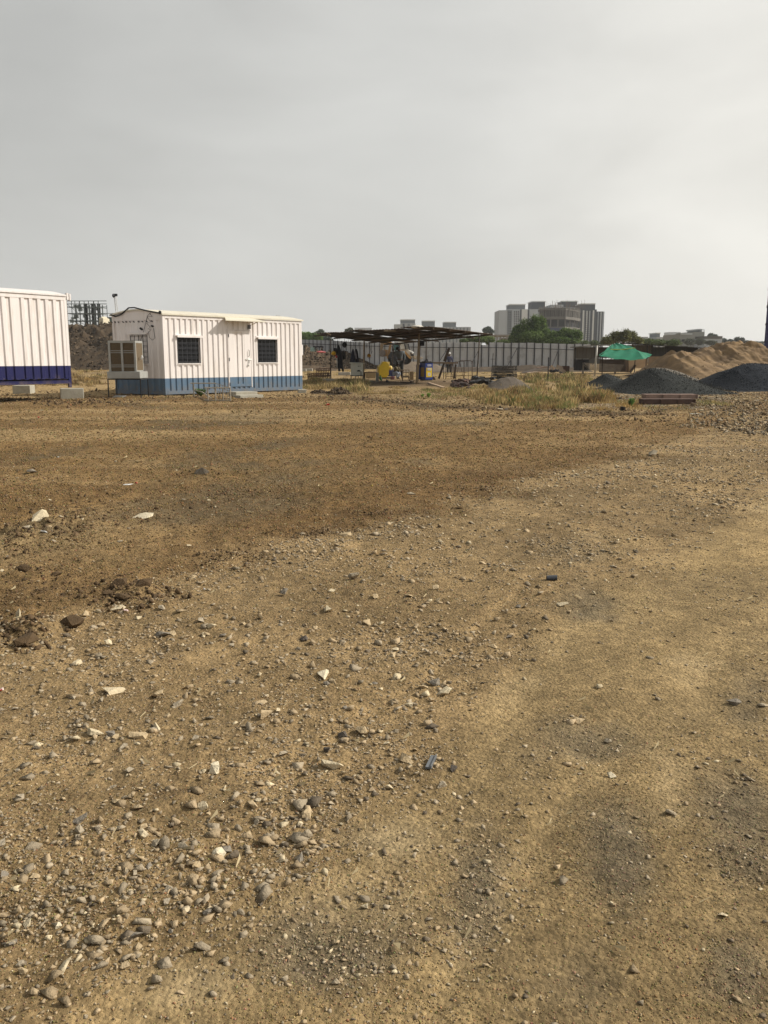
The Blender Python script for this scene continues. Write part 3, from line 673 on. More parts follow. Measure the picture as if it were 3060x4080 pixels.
for x0_, x1_ in ((xa + .068, (xa + xb) / 2 - .038), ((xa + xb) / 2 + .033, xb - .063)):
    b = MB(); b.box(x0_, x1_, ty + .03, ty + .08, zl + .005, zh - .075)
    for k in range(22): z = zl + .02 + (zh - zl - .13) * k / 21; b.box(x0_, x1_, ty + .012, ty + .029, z, z + .012)
    pd = b.build('cooling_pad', M_pad, cool)
    for f_ in (.14, .20, .60, .66): l = MB(); z = zl + (zh - zl) * f_; l.box(x0_, x1_, ty + .0, ty + .011, z, z + .018); l.build('louvre', M_gal, pd)
b = MB(); b.box(xb - .012, xb - .001, ty + .06, ty + D - .05, zl, zh - .07); b.box(xa + .001, xa + .012, ty + .06, ty + D - .05, zl, zh - .07); b.box(xa + .05, xb - .05, ty + D - .012, ty + D - .001, zl, zh - .07); b.build('side_panel', M_pad, cool)
b = MB(); b.box(xa - .06, xb + .12, ty - .06, ty + D + .05, zr(1508), zl - .002); b.build('water_tank', M_gal, cool, bevel=.015)
st = MB(); zs_ = zr(1509); gl = -0.03
for x in (xa - .07, xb + .10):
    for y in (ty - .03, ty + D): st.box(x, x + .03, y, y + .03, gl, zs_ - .035)
st.box(xa - .07, xb + .13, ty - .03, ty, zs_ - .034, zs_ - .002); st.box(xa - .07, xb + .13, ty + D, ty + D + .03, zs_ - .034, zs_ - .002)
for x in (xa - .07, xb + .10): st.box(x, x + .03, ty + .001, ty + D - .001, zs_ - .034, zs_ - .002)
st.build('stand', M_rub, cool)
b = MB(); xc = P(555, 1430, ty).x; b.add(*hull([(xc - .08 + random.uniform(0, .16), ty + .3 + random.uniform(0, .1), zr(1438) + random.uniform(0, .19)) for k in range(10)])); b.build('plastic_bag', mat('white_plastic', (.6, .6, .6), .4, .1, 9, .2), None, 'crumpled white plastic bag hung beside the cooler at the end wall window', 'bag')
b = MB(); 
for k in range(4): b.box(P(442, 1560, ty).x, P(485, 1560, ty).x, ty + .1 + .1 * k, ty + .16 + .1 * k, .0 + .012 * k, .03 + .012 * k)
b.build('metal_strip_stack', M_steel, None, 'thin pale metal strips lying on the ground under the air cooler', 'scrap metal')

# thin pole with a lamp head rising behind the cabin's left end
py = 34.0; pb = P(471, 1250, py); ptp = P(455, 1176, py)
pl = thing('lamp_pole', 'thin white pole with small round lamp head behind the left end of the cabin', 'lamp pole', (pb.x, py, 0))
h = MB(); h.tube((pb.x + .1, py, 0), tuple(ptp), .018, n=6); h.tube((pb.x + .16, py + .1, 0), tuple(P(461, 1172, py)), .012, n=6); h.build('pole', mat('white_pole', (.6, .6, .58), .4), pl)
h = MB(); q = P(453, 1178, py); h.ell(tuple(q), .06, .09, .08); h.box(q.x + .04, q.x + .14, py - .04, py + .04, q.z - .02, q.z + .07); h.build('lamp_head', M_iron, pl)

# welded steel barricade frames in front of the cabin
M_wire = mat('weathered_steel_rod', (.30, .27, .22), .7, .25, 9, .1)
t = thing('barricade', 'low welded steel rod frame standing on the soil in front of the cabin', 'frame', tuple(G(860, 1592)))
ga = G(760, 1580); gb = G(910, 1597); yb = gb.y - .1; ya = ga.y + .0
h = MB(); r = .02
zt1 = P(830, 1545, yb).z; zt2 = P(770, 1527, ya).z
xs = [P(u, 1590, yb).x for u in (829, 859, 889, 918)]
for x in xs: h.tube((x, yb, -.02), (x, yb, zt1), r, n=6)
h.tube((P(815, 1545, yb).x, yb, zt1), (xs[-1] + .02, yb, zt1), r, n=6); h.tube((P(812, 1595, yb).x, yb, .02), (xs[-1] + .02, yb, .02), r, n=6)
x0_ = P(771, 1527, ya).x
h.tube((x0_, ya, -.02), (x0_, ya, zt2), r, n=6); h.tube((x0_ - .1, ya, zt2), (P(860, 1527, ya).x, ya, zt2), r, n=6)
h.path([(x0_, ya, zt2), (x0_ + .02, ya, zt2 * .5), (x0_ + .3, ya - .1, zt2 * .35), (xs[0] + .1, yb, .08)], r, 6)
h.build('rod_frame', M_wire, t)
h = MB()
for k in range(7):
    f_ = k / 6; a = Vector((P(860, 1527, ya).x, ya, 0)).lerp(Vector((xs[-1], yb, 0)), f_); zz = zt2 + (zt1 - zt2) * f_
    h.tube((a.x, a.y, 0.03), (a.x, a.y, zz), .009, n=5)
for f2 in (0.1, .45, .75, 1.0):
    h.tube((P(860, 1527, ya).x, ya, zt2 * f2), (xs[-1], yb, zt1 * f2), .009, n=5)
h.tube((x0_, ya, .03), (xs[0], yb, .03), .01, n=5)
h.build('mesh_panel', M_wire, t)

# ------------------------------------------------------------------ soil banks and piles
def heap(name, prof, v_base, depth, m, seed, rough=.25, kind=None, label=None, cat=None, tb=None, ny=46, nx=150, furrow=0.0, z0=0.0, group=None, Yn=None, lumps=None):
    """prof: [(u, v_top)] silhouette; base of the near side on the ground at picture row v_base; ridge lies depth/2 behind"""
    gb = G(prof[len(prof) // 2][0], v_base, z0); Yb = Yn or gb.y; Yr = Yb + depth * .5
    us = np.linspace(prof[0][0], prof[-1][0], nx); vt = np.interp(us, [p[0] for p in prof], [p[1] for p in prof])
    X = np.array([P(u, v, Yr).x for u, v in zip(us, vt)]); H = np.array([P(u, v, Yr).z for u, v in zip(us, vt)])
    H = np.maximum(H, z0)
    j = np.linspace(-1, 1, ny); V = []
    for q in j:
        yy = Yr + q * depth * .5
        prof_h = (1 - abs(q) ** 1.25)
        hh = H * prof_h
        nz = fbm(X / depth * 6, np.full(nx, yy) / depth * 6, seed, 4)
        # crest wander so the ridge is not a straight line
        fn = fbm(X / depth * 26, np.full(nx, yy) / depth * 26, seed + 5, 4)
        fz = fbm(X / depth * 34, np.full(nx, yy) / depth * 2.5, seed + 9, 3)
        hh = hh + rough * np.minimum(H, .6 * depth) * prof_h * (0.30 * nz * (abs(q) > .05) + .22 * fn * (1 if abs(q) > .02 else .4)) + furrow * H * prof_h * fz
        V.append(np.stack([X, np.full(nx, yy) + .12 * depth * fbm(X / depth * 2.5, X * 0, seed + 3, 2) * (1 - abs(q)), hh - .02 + z0 * 0], 1))
    V = np.concatenate(V); idx = np.arange(ny * nx).reshape(ny, nx)
    F = np.stack([idx[:-1, :-1], idx[:-1, 1:], idx[1:, 1:], idx[1:, :-1]], -1).reshape(-1, 4)
    o = npmesh(name, V, F, m, smooth=True, kind=kind, label=label, cat=cat, group=group)
    if lumps:
        n, s0, s1, cols = lumps; i = RS.randint(0, len(V) // 2 + nx, n); pz = V[i] + RS.normal(0, depth / ny * .5, (n, 3)) * np.array([2.0, 1, 0]); ok = V[i][:, 2] > .03; pz = pz[ok]; n = len(pz)
        T = np.array(cols)[RS.randint(0, len(cols), n)] * RS.uniform(.6, 1.35, (n, 1)); s = s0 + (s1 - s0) * RS.uniform(0, 1, n) ** 3
        scatter('loose_lumps', pz, s, T, sink=.35, tilt=.8, parent=o)
    return o
SLC = [(.05, .034, .02), (.08, .056, .034), (.035, .025, .017), (.12, .085, .05)]
M_soil = mat('dark_dug_soil', (.050, .034, .020), .95, .45, 2.0, 1, col2=(.10, .072, .044), f2=(.52, .72), bscale=9)
M_soil2 = mat('brown_heaped_soil', (.068, .045, .026), .95, .35, 4.0, 1, col2=(.125, .088, .05), f2=(.5, .75), bscale=14)
M_sand = mat('river_sand', (.205, .134, .066), .95, .25, 1.6, 1, col2=(.125, .08, .042), f2=(.45, .65), bscale=5)
M_agg = mat('dark_aggregate', (.033, .036, .036), .95, .4, 18, 1, bscale=26, col2=(.05, .052, .048), spec=.05, f2=(.5, .8))
M_agg2 = mat('blue_grey_aggregate', (.022, .026, .033), .95, .4, 18, 1, bscale=26, col2=(.035, .038, .045), spec=.05, f2=(.5, .8))
M_aggl = mat('light_aggregate', (.115, .10, .08), .9, .3, 18, .9, bscale=26)
heap('earth_bank', [(-700, 1400), (-300, 1330), (0, 1305), (200, 1300), (280, 1297), (340, 1300), (380, 1294), (440, 1296), (520, 1300), (700, 1330), (850, 1400)], 1470, 24, M_soil, 3, .9, kind='structure', furrow=.06, ny=90, nx=420, Yn=98, lumps=(7000, .10, .55, SLC + [(.11, .08, .05)]))
heap('earth_bank', [(1120, 1372), (1190, 1378), (1228, 1379), (1250, 1392), (1300, 1399), (1350, 1398), (1400, 1402), (1440, 1404), (1480, 1412), (1510, 1428), (1545, 1443), (1580, 1462)], 1472, 12, M_soil2, 8, .45, kind='structure', furrow=.12, nx=220, lumps=(3200, .08, .45, SLC))
heap('earth_bank', [(1545, 1470), (1570, 1450), (1610, 1440), (1640, 1438), (1690, 1444), (1740, 1452), (1790, 1470)], 1484, 9, mat('grey_brown_soil', (.13, .10, .07), .95, .25, 4, .6), 14, .3, kind='structure')
heap('soil_mound', [(1120, 1452), (1240, 1455), (1300, 1462), (1360, 1475)], 1478, 6, M_soil2, 33, .3, label='low dark soil strip at the foot of the long bank beside the cabin', cat='soil heap')
heap('soil_mound', [(1305, 1568), (1322, 1550), (1345, 1543), (1370, 1546), (1395, 1560), (1412, 1569)], 1574, 1.6, M_soil, 21, .7, lumps=(420, .03, .16, SLC), label='dark earth mound with grass behind it, right of the cabin at the plot edge', cat='soil heap')
heap('soil_mound', [(1232, 1568), (1250, 1556), (1275, 1552), (1300, 1560), (1312, 1568)], 1571, 1.2, M_soil, 23, .7, lumps=(300, .03, .14, SLC), label='small flat earth mound just right of the small cream concrete block', cat='soil heap')
heap('soil_mound', [(1925, 1548), (1950, 1528), (1985, 1508), (2020, 1499), (2050, 1501), (2075, 1514), (2095, 1530), (2110, 1545)], 1556, 5, mat('grey_soil', (.085, .068, .052), .95, .22, 7, .7, bscale=20), 25, .2, label='smooth grey brown soil mound in front of the black shuttering stack', cat='soil heap')
heap('aggregate_pile', [(2310, 1544), (2350, 1530), (2385, 1510), (2410, 1492), (2430, 1488), (2450, 1495), (2480, 1512), (2520, 1540)], 1548, 6, M_agg, 27, .25, lumps=(2500, .03, .07, [(.038, .041, .041), (.030, .033, .033), (.055, .056, .053)]), label='low dark gravel pile, the leftmost and smallest of the aggregate heaps', cat='gravel pile')
heap('aggregate_pile', [(2400, 1566), (2470, 1530), (2530, 1495), (2580, 1466), (2600, 1464), (2640, 1470), (2700, 1490), (2760, 1516), (2810, 1538), (2850, 1562)], 1577, 8, M_agg, 29, .22, lumps=(6000, .03, .075, [(.038, .041, .041), (.030, .033, .033), (.055, .056, .053)]), label='large dark grey gravel pile behind the rusty steel channels', cat='gravel pile')
heap('aggregate_pile', [(2560, 1490), (2600, 1462), (2650, 1465), (2700, 1478), (2770, 1510), (2830, 1545)], 1545, 7, M_aggl, 30, .12, label='lighter grey brown gravel heap leaning behind the large dark gravel pile', cat='gravel pile')
heap('aggregate_pile', [(2790, 1535), (2830, 1510), (2890, 1470), (2940, 1450), (2980, 1444), (3030, 1446), (3090, 1452), (3170, 1480), (3260, 1535)], 1562, 9, M_agg2, 31, .2, lumps=(6000, .03, .075, [(.025, .029, .037), (.020, .024, .030), (.038, .042, .048)]), label='blue grey gravel pile at the right edge in front of the sand', cat='gravel pile')
heap('sand_pile', [(2590, 1490), (2640, 1450), (2670, 1420), (2700, 1408), (2730, 1402), (2765, 1412), (2800, 1402), (2840, 1385), (2880, 1370), (2920, 1364), (2960, 1365), (3000, 1372), (3035, 1392), (3070, 1392), (3130, 1400), (3240, 1450), (3300, 1490)], 1520, 16, M_sand, 35, .65, lumps=(500, .04, .16, [(.20, .13, .065), (.15, .10, .05)]), label='big uneven brown sand pile behind the gravel heaps', cat='sand pile', furrow=.10, nx=260, ny=70)

# ------------------------------------------------------------------ perimeter fence
M_sheet = mat('fence_sheet', (.52, .53, .55), .5, .07, 2, .05, col2=(.28, .28, .28), f2=(.55, .8))
M_post = mat('fence_post_paint', (.035, .035, .04), .6, .2, 6, .1)
us = [960.0]
while us[-1] < 2345:
    u = us[-1]; us.append(u + float(np.interp(u, [1150, 1320, 1480, 1700, 2000, 2150, 2300], [15, 16.5, 20, 26.5, 30, 32, 32])))
FT = lambda u: float(np.interp(u, [1150, 1480, 2320], [118, 104, 97]))
VTp = lambda u: float(np.interp(u, [1150, 1320, 1480, 1700, 1860, 2060, 2200, 2350], [1351, 1357, 1366, 1366, 1364, 1366, 1369, 1373]))
f0 = PT(1900, 1440, 99); fence = thing('perimeter_fence', 'long grey corrugated sheet fence with black posts and a single rail across the far side', 'fence', (f0.x, f0.y, 0))
VR = lambda u: float(np.interp(u, [1150, 1320, 1480, 1700, 1860, 2060, 2200, 2350], [1367, 1373, 1379, 1384, 1384.5, 1386, 1391, 1396]))
for i in range(len(us) - 1):
    a, b = us[i], us[i + 1]; ta, tb = FT(a), FT(b); j = random.uniform(-1.5, 1.5) if 1700 < a < 2100 else 0
    if 1905 < a < 1940: j = 10
    p = PT(a, VTp(a) + j, ta); q = PT(b, VTp(b) + j, tb)
    n = 16; mb = MB(); vs = []; fs = []; base = -.3
    for k in range(n + 1):
        f_ = k / n; d = .035 if k % 2 else 0
        x = p.x + (q.x - p.x) * f_; y = p.y + (q.y - p.y) * f_ + d; zt_ = p.z + (q.z - p.z) * f_
        vs += [(x, y, base), (x, y, zt_)]
    fs = [(2 * k, 2 * k + 2, 2 * k + 3, 2 * k + 1) for k in range(n)]
    mb.add(vs, fs); mb.build('panel', M_sheet, fence)
    g = MB(); wv = .10 if a > 1900 else .07
    g.box(p.x - wv / 2, p.x + wv / 2, p.y - .12, p.y - .01, base, p.z + .04 + (.05 if i % 3 == 0 else 0)); g.build('post', M_post, fence)
g = MB(); ul = np.linspace(960, 2345, 46)
for a, b in zip(ul[:-1], ul[1:]): g.bar(PT(a, VR(a), FT(a) - .2), PT(b, VR(b), FT(b) - .2), .06, .07)
g.build('rail', M_post, fence)
for u0_, v0_, u1_, v1_ in ((2062, 1385, 2022, 1458), (2226, 1392, 2200, 1460), (1786, 1385, 1750, 1440), (1906, 1398, 1880, 1448)):
    g = MB(); a = PT(u0_, v0_, FT(u0_) - .4); b = PT(u1_, v1_, FT(u1_) - 2.0); g.bar(a, b, .06, .06); g.bar(a, (a.x + .02, a.y, 0), .07, .07); g.build('brace', M_post, fence)
heap('earth_bank', [(1500, 1466), (1700, 1462), (1850, 1461), (2000, 1460), (2110, 1452), (2160, 1456), (2240, 1462), (2330, 1462)], 1482, 8, M_soil, 41, .2, kind='structure', nx=200)

# ------------------------------------------------------------------ open work shelter
M_rust = mat('rusty_roof_sheet', (.085, .062, .048), .85, .3, 2.5, .3, col2=(.16, .115, .08), f2=(.55, .8), streak=(1, 1, 1))
M_wood = mat('weathered_timber', (.20, .145, .09), .9, .25, 5, .4, streak=(6, 6, .6))
M_wdark = mat('dark_timber', (.055, .04, .03), .9, .25, 5, .4)
M_bam = mat('post_wood', (.27, .21, .14), .85, .25, 5, .3, streak=(6, 6, .6))
pA = PT(1257, 1333, 47); pN = PT(1722, 1304, 37.5); pR = PT(1957, 1329, 44); pF = PT(1535, 1369, 55)
sh = thing('work_shelter', 'open work shelter with rusty dark sheet roof on thin timber posts', 'shelter', (PT(1600, 1520, 44).x, PT(1600, 1520, 44).y, 0))
def bl(s, t): return pA.lerp(pN, s).lerp(pF.lerp(pR, s), t)
ns = 9
for k in range(ns):
    s0_, s1_ = k / ns, (k + 1.12) / ns
    s1_ = min(s1_, 1.01); up = .035 * (k % 2) + random.uniform(0, .04); n = 22; m_ = 6
    ta_ = -.02 + random.uniform(-.02, .02); tb_ = 1.0 + random.uniform(-.03, .02)
    vs = []
    for lay in (0, 1):
        for j in range(m_ + 1):
            tt = ta_ + (tb_ - ta_) * j / m_
            for i in range(n + 1):
                ss = s0_ + (s1_ - s0_) * i / n; p = bl(ss, tt)
                vs.append((p.x, p.y, p.z + up + .018 * math.sin(i * 2 * math.pi / n * 5) + .05 * math.sin(ss * 9 + k) * (.4 + tt) + .012 * lay))
    q = (n + 1) * (m_ + 1); fs = []
    for j in range(m_):
        for i in range(n):
            a = j * (n + 1) + i; fs += [(a, a + n + 1, a + n + 2, a + 1), (q + a, q + a + 1, q + a + n + 2, q + a + n + 1)]
    for i in range(n):
        a = m_ * (n + 1) + i; fs += [(i, i + 1, q + i + 1, q + i), (a + 1, a, q + a, q + a + 1)]
    for j in range(m_):
        a = j * (n + 1); fs += [(a + n + 1, a, q + a, q + a + n + 1), (a + n, a + 2 * n + 1, q + a + 2 * n + 1, q + a + n)]
    b = MB(); b.add(vs, fs); b.build('roof_sheet', M_rust, sh)
for k in range(5):
    t_ = k / 4; b = MB(); a = bl(-.01, t_); c = bl(1.01, t_); b.tube((a.x, a.y, a.z - .07), (c.x, c.y, c.z - .06), .045, n=6); b.build('purlin', M_wdark, sh)
for s_ in (.16, .55, .86):
    b = MB(); a = bl(s_, -.05); c = bl(s_, 1.02); b.tube((a.x, a.y, a.z - .14), (c.x, c.y, c.z - .14), .04, n=6); b.build('rafter', M_wdark, sh)
def post(u0, v0, u1, v1, r, m, t=None, r2=None):
    g = G(u1, v1) if t is None else PT(u1, v1, t); top = P(u0, v0, g.y); b = MB(); b.tube((g.x, g.y, g.z - .05), tuple(top), r, r2 or r * .85, n=7); b.build('post', m, sh, smooth=True); return g
post(1671, 1316, 1660, 1532, .055, M_bam); post(1318, 1352, 1318, 1517, .035, M_wdark); post(1451, 1345, 1448, 1512, .05, M_bam)
post(1911, 1338, 1899, 1522, .035, M_wdark); post(1699, 1350, 1697, 1490, .04, M_wdark); post(1566, 1362, 1563, 1500, .03, M_wdark); post(1676, 1355, 1664, 1524, .03, M_bam)
for a_, c_ in ((PT(1300, 1326, 43), PT(1318, 1334, 43)), (PT(1540, 1314, 41), PT(1560, 1321, 41)), (PT(1530, 1318, 40), PT(1600, 1318, 40))): b = MB(); b.bar(a_, c_, .06, .05); b.build('pole_end', M_bam, sh)
def lump(u, v, t, rx, rz, m, name, lab, cat, ry=None, jit=.08):
    p = PT(u, v, t); b = MB(); b.ell((p.x, p.y, p.z), rx, ry or rx, rz, 10, 7, jit); return b.build(name, m, None, lab, cat, smooth=True)
lump(1661, 1302, 38.5, .28, .07, mat('pale_sack', (.55, .52, .46), .8, .1, 5, .2), 'sack', 'pale empty sack lying over the peak of the shelter roof', 'sack', .3)
# hanging things under the shelter
M_black = mat('black_cloth', (.022, .022, .028), .9, .2, 6, .2); M_navyc = mat('navy_cloth', (.03, .035, .06), .9, .2, 6, .2); M_lilac = mat('lilac_grey_cloth', (.22, .20, .24), .9, .15, 6, .2)
M_red = mat('red_cloth', (.42, .05, .05), .8, .2, 6, .2); M_yel = mat('yellow_paint', (.40, .28, .012), .45, .1, 5, .05, col2=(.22, .15, .01), f2=(.6, .9)); M_whitec = mat('white_cloth', (.55, .55, .54), .9, .1, 6, .1)
M_grayc = mat('grey_cloth', (.105, .12, .13), .9, .15, 6, .2); M_skin = mat('dark_skin', (.075, .045, .032), .6, .1, 6, 0); M_hair = mat('black_hair', (.01, .009, .009), .7, .1, 6, 0)
def garment(name, lab, cat, m, pts, t, dep=.16, string=None):
    """hung cloth: rings given as (u_left, u_right, v) from top to bottom"""
    b = MB(); n = 12; vs = []; fs = []; Yb = PT(pts[0][0], pts[0][2], t).y
    for i, (ul, ur, v) in enumerate(pts):
        a = P(ul, v, Yb); c = P(ur, v, Yb); cx = (a.x + c.x) / 2; w = (c.x - a.x) / 2
        for k in range(n):
            an = 2 * math.pi * k / n; r = 1 + .12 * math.sin(3 * an + i)
            vs.append((cx + w * math.cos(an) * r, Yb + dep / 2 * math.sin(an) * r * (.5 if i == 0 else 1), a.z))
    for i in range(len(pts) - 1):
        for k in range(n): fs.append((i * n + k, i * n + (k + 1) % n, (i + 1) * n + (k + 1) % n, (i + 1) * n + k))
    fs += [tuple(range(n))[::-1], tuple((len(pts) - 1) * n + k for k in range(n))]
    b.add(vs, fs)
    if string:
        for (u, v) in string: b.tube(tuple(P(u, v, Yb)), (vs[0][0] - .05, Yb, vs[0][2] - .02), .008, n=4)
    return b.build(name, m, None, lab, cat, smooth=True)
garment('hanging_coverall', 'black coverall hanging from the shelter roof with two trouser legs dangling', 'coverall', M_black, [(1344, 1350, 1372), (1342, 1354, 1385), (1342, 1360, 1400), (1345, 1364, 1425), (1346, 1367, 1450), (1347, 1368, 1468)], 47, .25, [(1345, 1350), (1352, 1350)])
b = MB(); Yb = PT(1350, 1460, 47).y; b.tube(tuple(P(1351, 1466, Yb)), tuple(P(1352, 1480, Yb)), .06, .05); b.tube(tuple(P(1364, 1466, Yb)), tuple(P(1368, 1481, Yb)), .06, .05)
b.build('trouser_leg', M_black, bpy.data.objects['hanging_coverall'])
garment('hanging_bag', 'black bag hanging on strings left of the hanging coverall', 'bag', M_black, [(1330, 1340, 1386), (1326, 1346, 1394), (1327, 1347, 1408), (1330, 1345, 1416)], 46.5, .22, [(1332, 1352), (1338, 1352)])
garment('hanging_shirt', 'dark shirt hanging right of the coverall under the shelter', 'shirt', mat('charcoal_cloth', (.035, .033, .03), .9), [(1366, 1371, 1398), (1363, 1374, 1404), (1362, 1377, 1420), (1364, 1376, 1432)], 47.5, .2, [(1372, 1360)])
garment('hanging_cloth', 'pale towel hanging with a red scrap left of the coverall', 'towel', M_whitec, [(1340, 1347, 1424), (1340, 1347, 1440), (1341, 1346, 1466)], 47.6, .08)
garment('hanging_scarf', 'small red cloth hanging below the yellow helmet', 'cloth', M_red, [(1334, 1339, 1414), (1336, 1344, 1420), (1339, 1344, 1427)], 46.4, .08)
garment('hanging_jacket', 'dark jacket with lilac edges hanging over the grey electrical box, left one', 'jacket', M_navyc, [(1404, 1409, 1391), (1399, 1412, 1405), (1396, 1414, 1425), (1395, 1416, 1446)], 46.5, .3, [(1409, 1362)])
garment('hanging_jacket', 'navy jacket hanging over the grey electrical box, right one', 'jacket', M_black, [(1416, 1422, 1391), (1415, 1426, 1402), (1417, 1428, 1420), (1416, 1432, 1446)], 46.8, .3, [(1419, 1362)])
garment('hanging_cloth', 'lilac grey cloth draped between the two dark jackets', 'cloth', M_lilac, [(1412, 1415, 1398), (1414, 1420, 1412), (1418, 1422, 1430)], 46.2, .08)
def helmet(u, v, t, m, lab, r=.14):
    p = PT(u, v, t); o = thing('safety_helmet', lab, 'helmet', (p.x, p.y, p.z - r * .6), None)
    b = MB(); b.ell((p.x, p.y, p.z), r, r * 1.1, r * .95, 12, 8); b.build('shell', m, o, smooth=True)
    b = MB(); b.ell((p.x, p.y - .02, p.z - r * .55), r * 1.2, r * 1.4, r * .12, 12, 6); b.build('brim', m, o)
    b = MB(); b.path([(p.x - r * .8, p.y, p.z - r * .4), (p.x - r * .4, p.y, p.z - r * 1.3), (p.x + r * .4, p.y, p.z - r * 1.3), (p.x + r * .8, p.y, p.z - r * .4)], .01, 5); b.build('chin_strap', M_black, o)
helmet(1329, 1408, 46, mat('helmet_yellow', (.55, .33, .02), .35), 'yellow safety helmet hanging by its strap beside the left shelter post', .13)
helmet(1470, 1417, 47, mat('helmet_orange', (.50, .25, .03), .35), 'orange yellow helmet hanging under the middle of the shelter', .11)
h = thing('hanging_hat', 'round black hat hanging alone under the shelter roof', 'hat', tuple(PT(1373, 1374, 47)))
p = PT(1373, 1374, 47); b = MB(); b.ell(tuple(p), .11, .08, .15, 12, 8); b.build('crown', M_black, h, smooth=True); b = MB(); b.ell((p.x, p.y, p.z), .13, .03, .16, 12, 8); b.tube((p.x, p.y, p.z + .15), (p.x - .02, p.y, p.z + .42), .008, n=4); b.build('brim', M_black, h)
b = MB()
for (a, c, d, e) in ((1410, 1360, 1406, 1390), (1430, 1364, 1426, 1384), (1436, 1364, 1434, 1376), (1462, 1366, 1461, 1386), (1470, 1366, 1480, 1408), (1480, 1410, 1483, 1398), (1478, 1366, 1482, 1405)):
    b.tube(tuple(PT(a, c, 47)), tuple(PT(d, e, 47)), .009, n=4)
b.build('hanging_ropes', M_black, None, 'thin black ropes and hooks hanging from the shelter roof purlin', 'rope')
b = MB(); b.bar(PT(1674, 1358, 43), PT(1690, 1360, 43), .03, .03); a = PT(1673, 1357, 43.2); c = PT(1691, 1378, 43.2); b.box(a.x, c.x, a.y, a.y + .2, c.z, a.z); b.build('hanging_box', M_black, None, 'small black box fixed to the front post below the shelter peak', 'box', bevel=.02)

# grey electrical distribution box on an iron stand
g = G(1425, 1529); ye = g.y; E = thing('distribution_box', 'pale grey electrical distribution box with lid on a dark iron stand', 'electrical box', (g.x, ye, 0))
M_ebox = mat('box_grey_paint', (.42, .42, .36), .5, .08, 5, .05)
an = .62; ex = Vector((math.cos(-.30), math.sin(-.30) * -1, 0)); p = P(1417, 1495, ye)
EF = frame((p.x, ye, 0), Vector((.90, .44, 0)), Vector((-.44, .90, 0)))
ez0 = P(1417, 1496, ye).z; ez1 = P(1417, 1449, ye).z; ew_ = (P(1447, 1480, ye).x - p.x) / .90
b = MB(EF); b.box(0, ew_, 0, .62, ez0, ez1); b.build('cabinet', M_ebox, E, bevel=.008)
b = MB(EF); b.add([(-.04, -.05, ez1 + .001), (ew_ + .05, -.05, ez1 + .001), (ew_ + .05, .66, ez1 + .001), (-.04, .66, ez1 + .001), (-.04, -.05, ez1 + .03), (ew_ + .05, -.05, ez1 + .03), (ew_ + .05, .66, ez1 + .06), (-.04, .66, ez1 + .06)], [(0, 3, 2, 1), (4, 5, 6, 7), (0, 1, 5, 4), (1, 2, 6, 5), (2, 3, 7, 6), (3, 0, 4, 7)]); b.build('lid', M_ebox, E)
b = MB(EF); b.box(.03, ew_ - .03, -.012, -.001, ez0 + .03, ez1 - .05); dd_ = b.build('door', M_ebox, E, bevel=.004)
b = MB(EF)
for (x, w) in ((.125, .018), (.15, .018), (.172, .010), (.19, .018), (.215, .006), (.255, .02)): b.box(x, x + w, -.016, -.013, ez1 - .145, ez1 - .105)
b.build('lettering', M_black, dd_)
b = MB(EF); b.box(.08, .24, -.05, -.013, ez0 + .2, ez0 + .25); b.box(.12, .2, -.07, -.013, ez0 + .25, ez0 + .275); b.build('socket', M_black, dd_)
b = MB(EF); b.ell((.28, -.04, ez0 + .235), .033, .03, .033); b.build('plug', M_whitec, dd_); b = MB(EF); b.path([(.265, -.04, ez0 + .2), (.26, -.05, ez0 - .1)], .008, 5); b.path([(.3, -.04, ez0 + .2), (.3, -.05, ez0 - .15)], .008, 5); b.build('cable', M_black, dd_)
b = MB(EF)
for x in (0, ew_ - .03):
    for y in (0, .59): b.box(x, x + .03, y, y + .03, -.1, ez0 - .04)
b.box(-.01, ew_ + .01, -.01, .63, ez0 - .04, ez0 - .001); b.build('stand', M_rub, E)

def frm(u, v, rot=0.0, t=None):
    g = G(u, v) if t is None else PT(u, v, t); c, s = math.cos(rot), math.sin(rot)
    return g, frame((g.x, g.y, 0), (c, s, 0), (-s, c, 0))
# yellow bar-bending machine with octagonal guard and blue motor housing
g, F1 = frm(1530, 1509, .35); mpx = g.y / FOC * 1.0
M1 = thing('rebar_machine', 'rebar machine with big yellow octagonal wheel guard and navy motor box under the shelter', 'machine', (g.x, g.y, 0))
k = (g.y + .2) / FOC
def oc(cx, cz, w, h, c): return [(cx - w + c, cz - h), (cx + w - c, cz - h), (cx + w, cz - h + c), (cx + w, cz + h - c), (cx + w - c * 1.2, cz + h), (cx - w + c * 1.6, cz + h), (cx - w, cz + h - c * 1.9), (cx - w, cz - h + c)]
zc = P(1525, 1472, g.y).z; b = MB(F1); po = oc(-.10, zc, .33, .50, .17); b.prism([(x, -.28, z) for x, z in po], (0, .34, 0)); b.build('wheel_guard', M_yel, M1, bevel=.01)
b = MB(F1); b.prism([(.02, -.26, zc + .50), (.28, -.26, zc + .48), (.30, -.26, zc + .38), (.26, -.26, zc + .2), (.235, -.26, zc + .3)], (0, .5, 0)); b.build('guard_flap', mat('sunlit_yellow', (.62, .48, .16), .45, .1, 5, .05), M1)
b = MB(F1); b.box(.235, .66, -.25, .2, zc - .44, zc - .05); b.build('motor_housing', mat('machine_navy', (.012, .018, .07), .5, .1), M1, bevel=.02)
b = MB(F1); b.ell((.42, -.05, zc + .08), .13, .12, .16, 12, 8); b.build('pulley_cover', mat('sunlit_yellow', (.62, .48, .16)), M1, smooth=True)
b = MB(F1); b.box(-.35, .7, -.2, -.12, -.02, .10); b.box(-.35, .7, .1, .18, -.02, .10); b.build('skid', M_iron, M1)
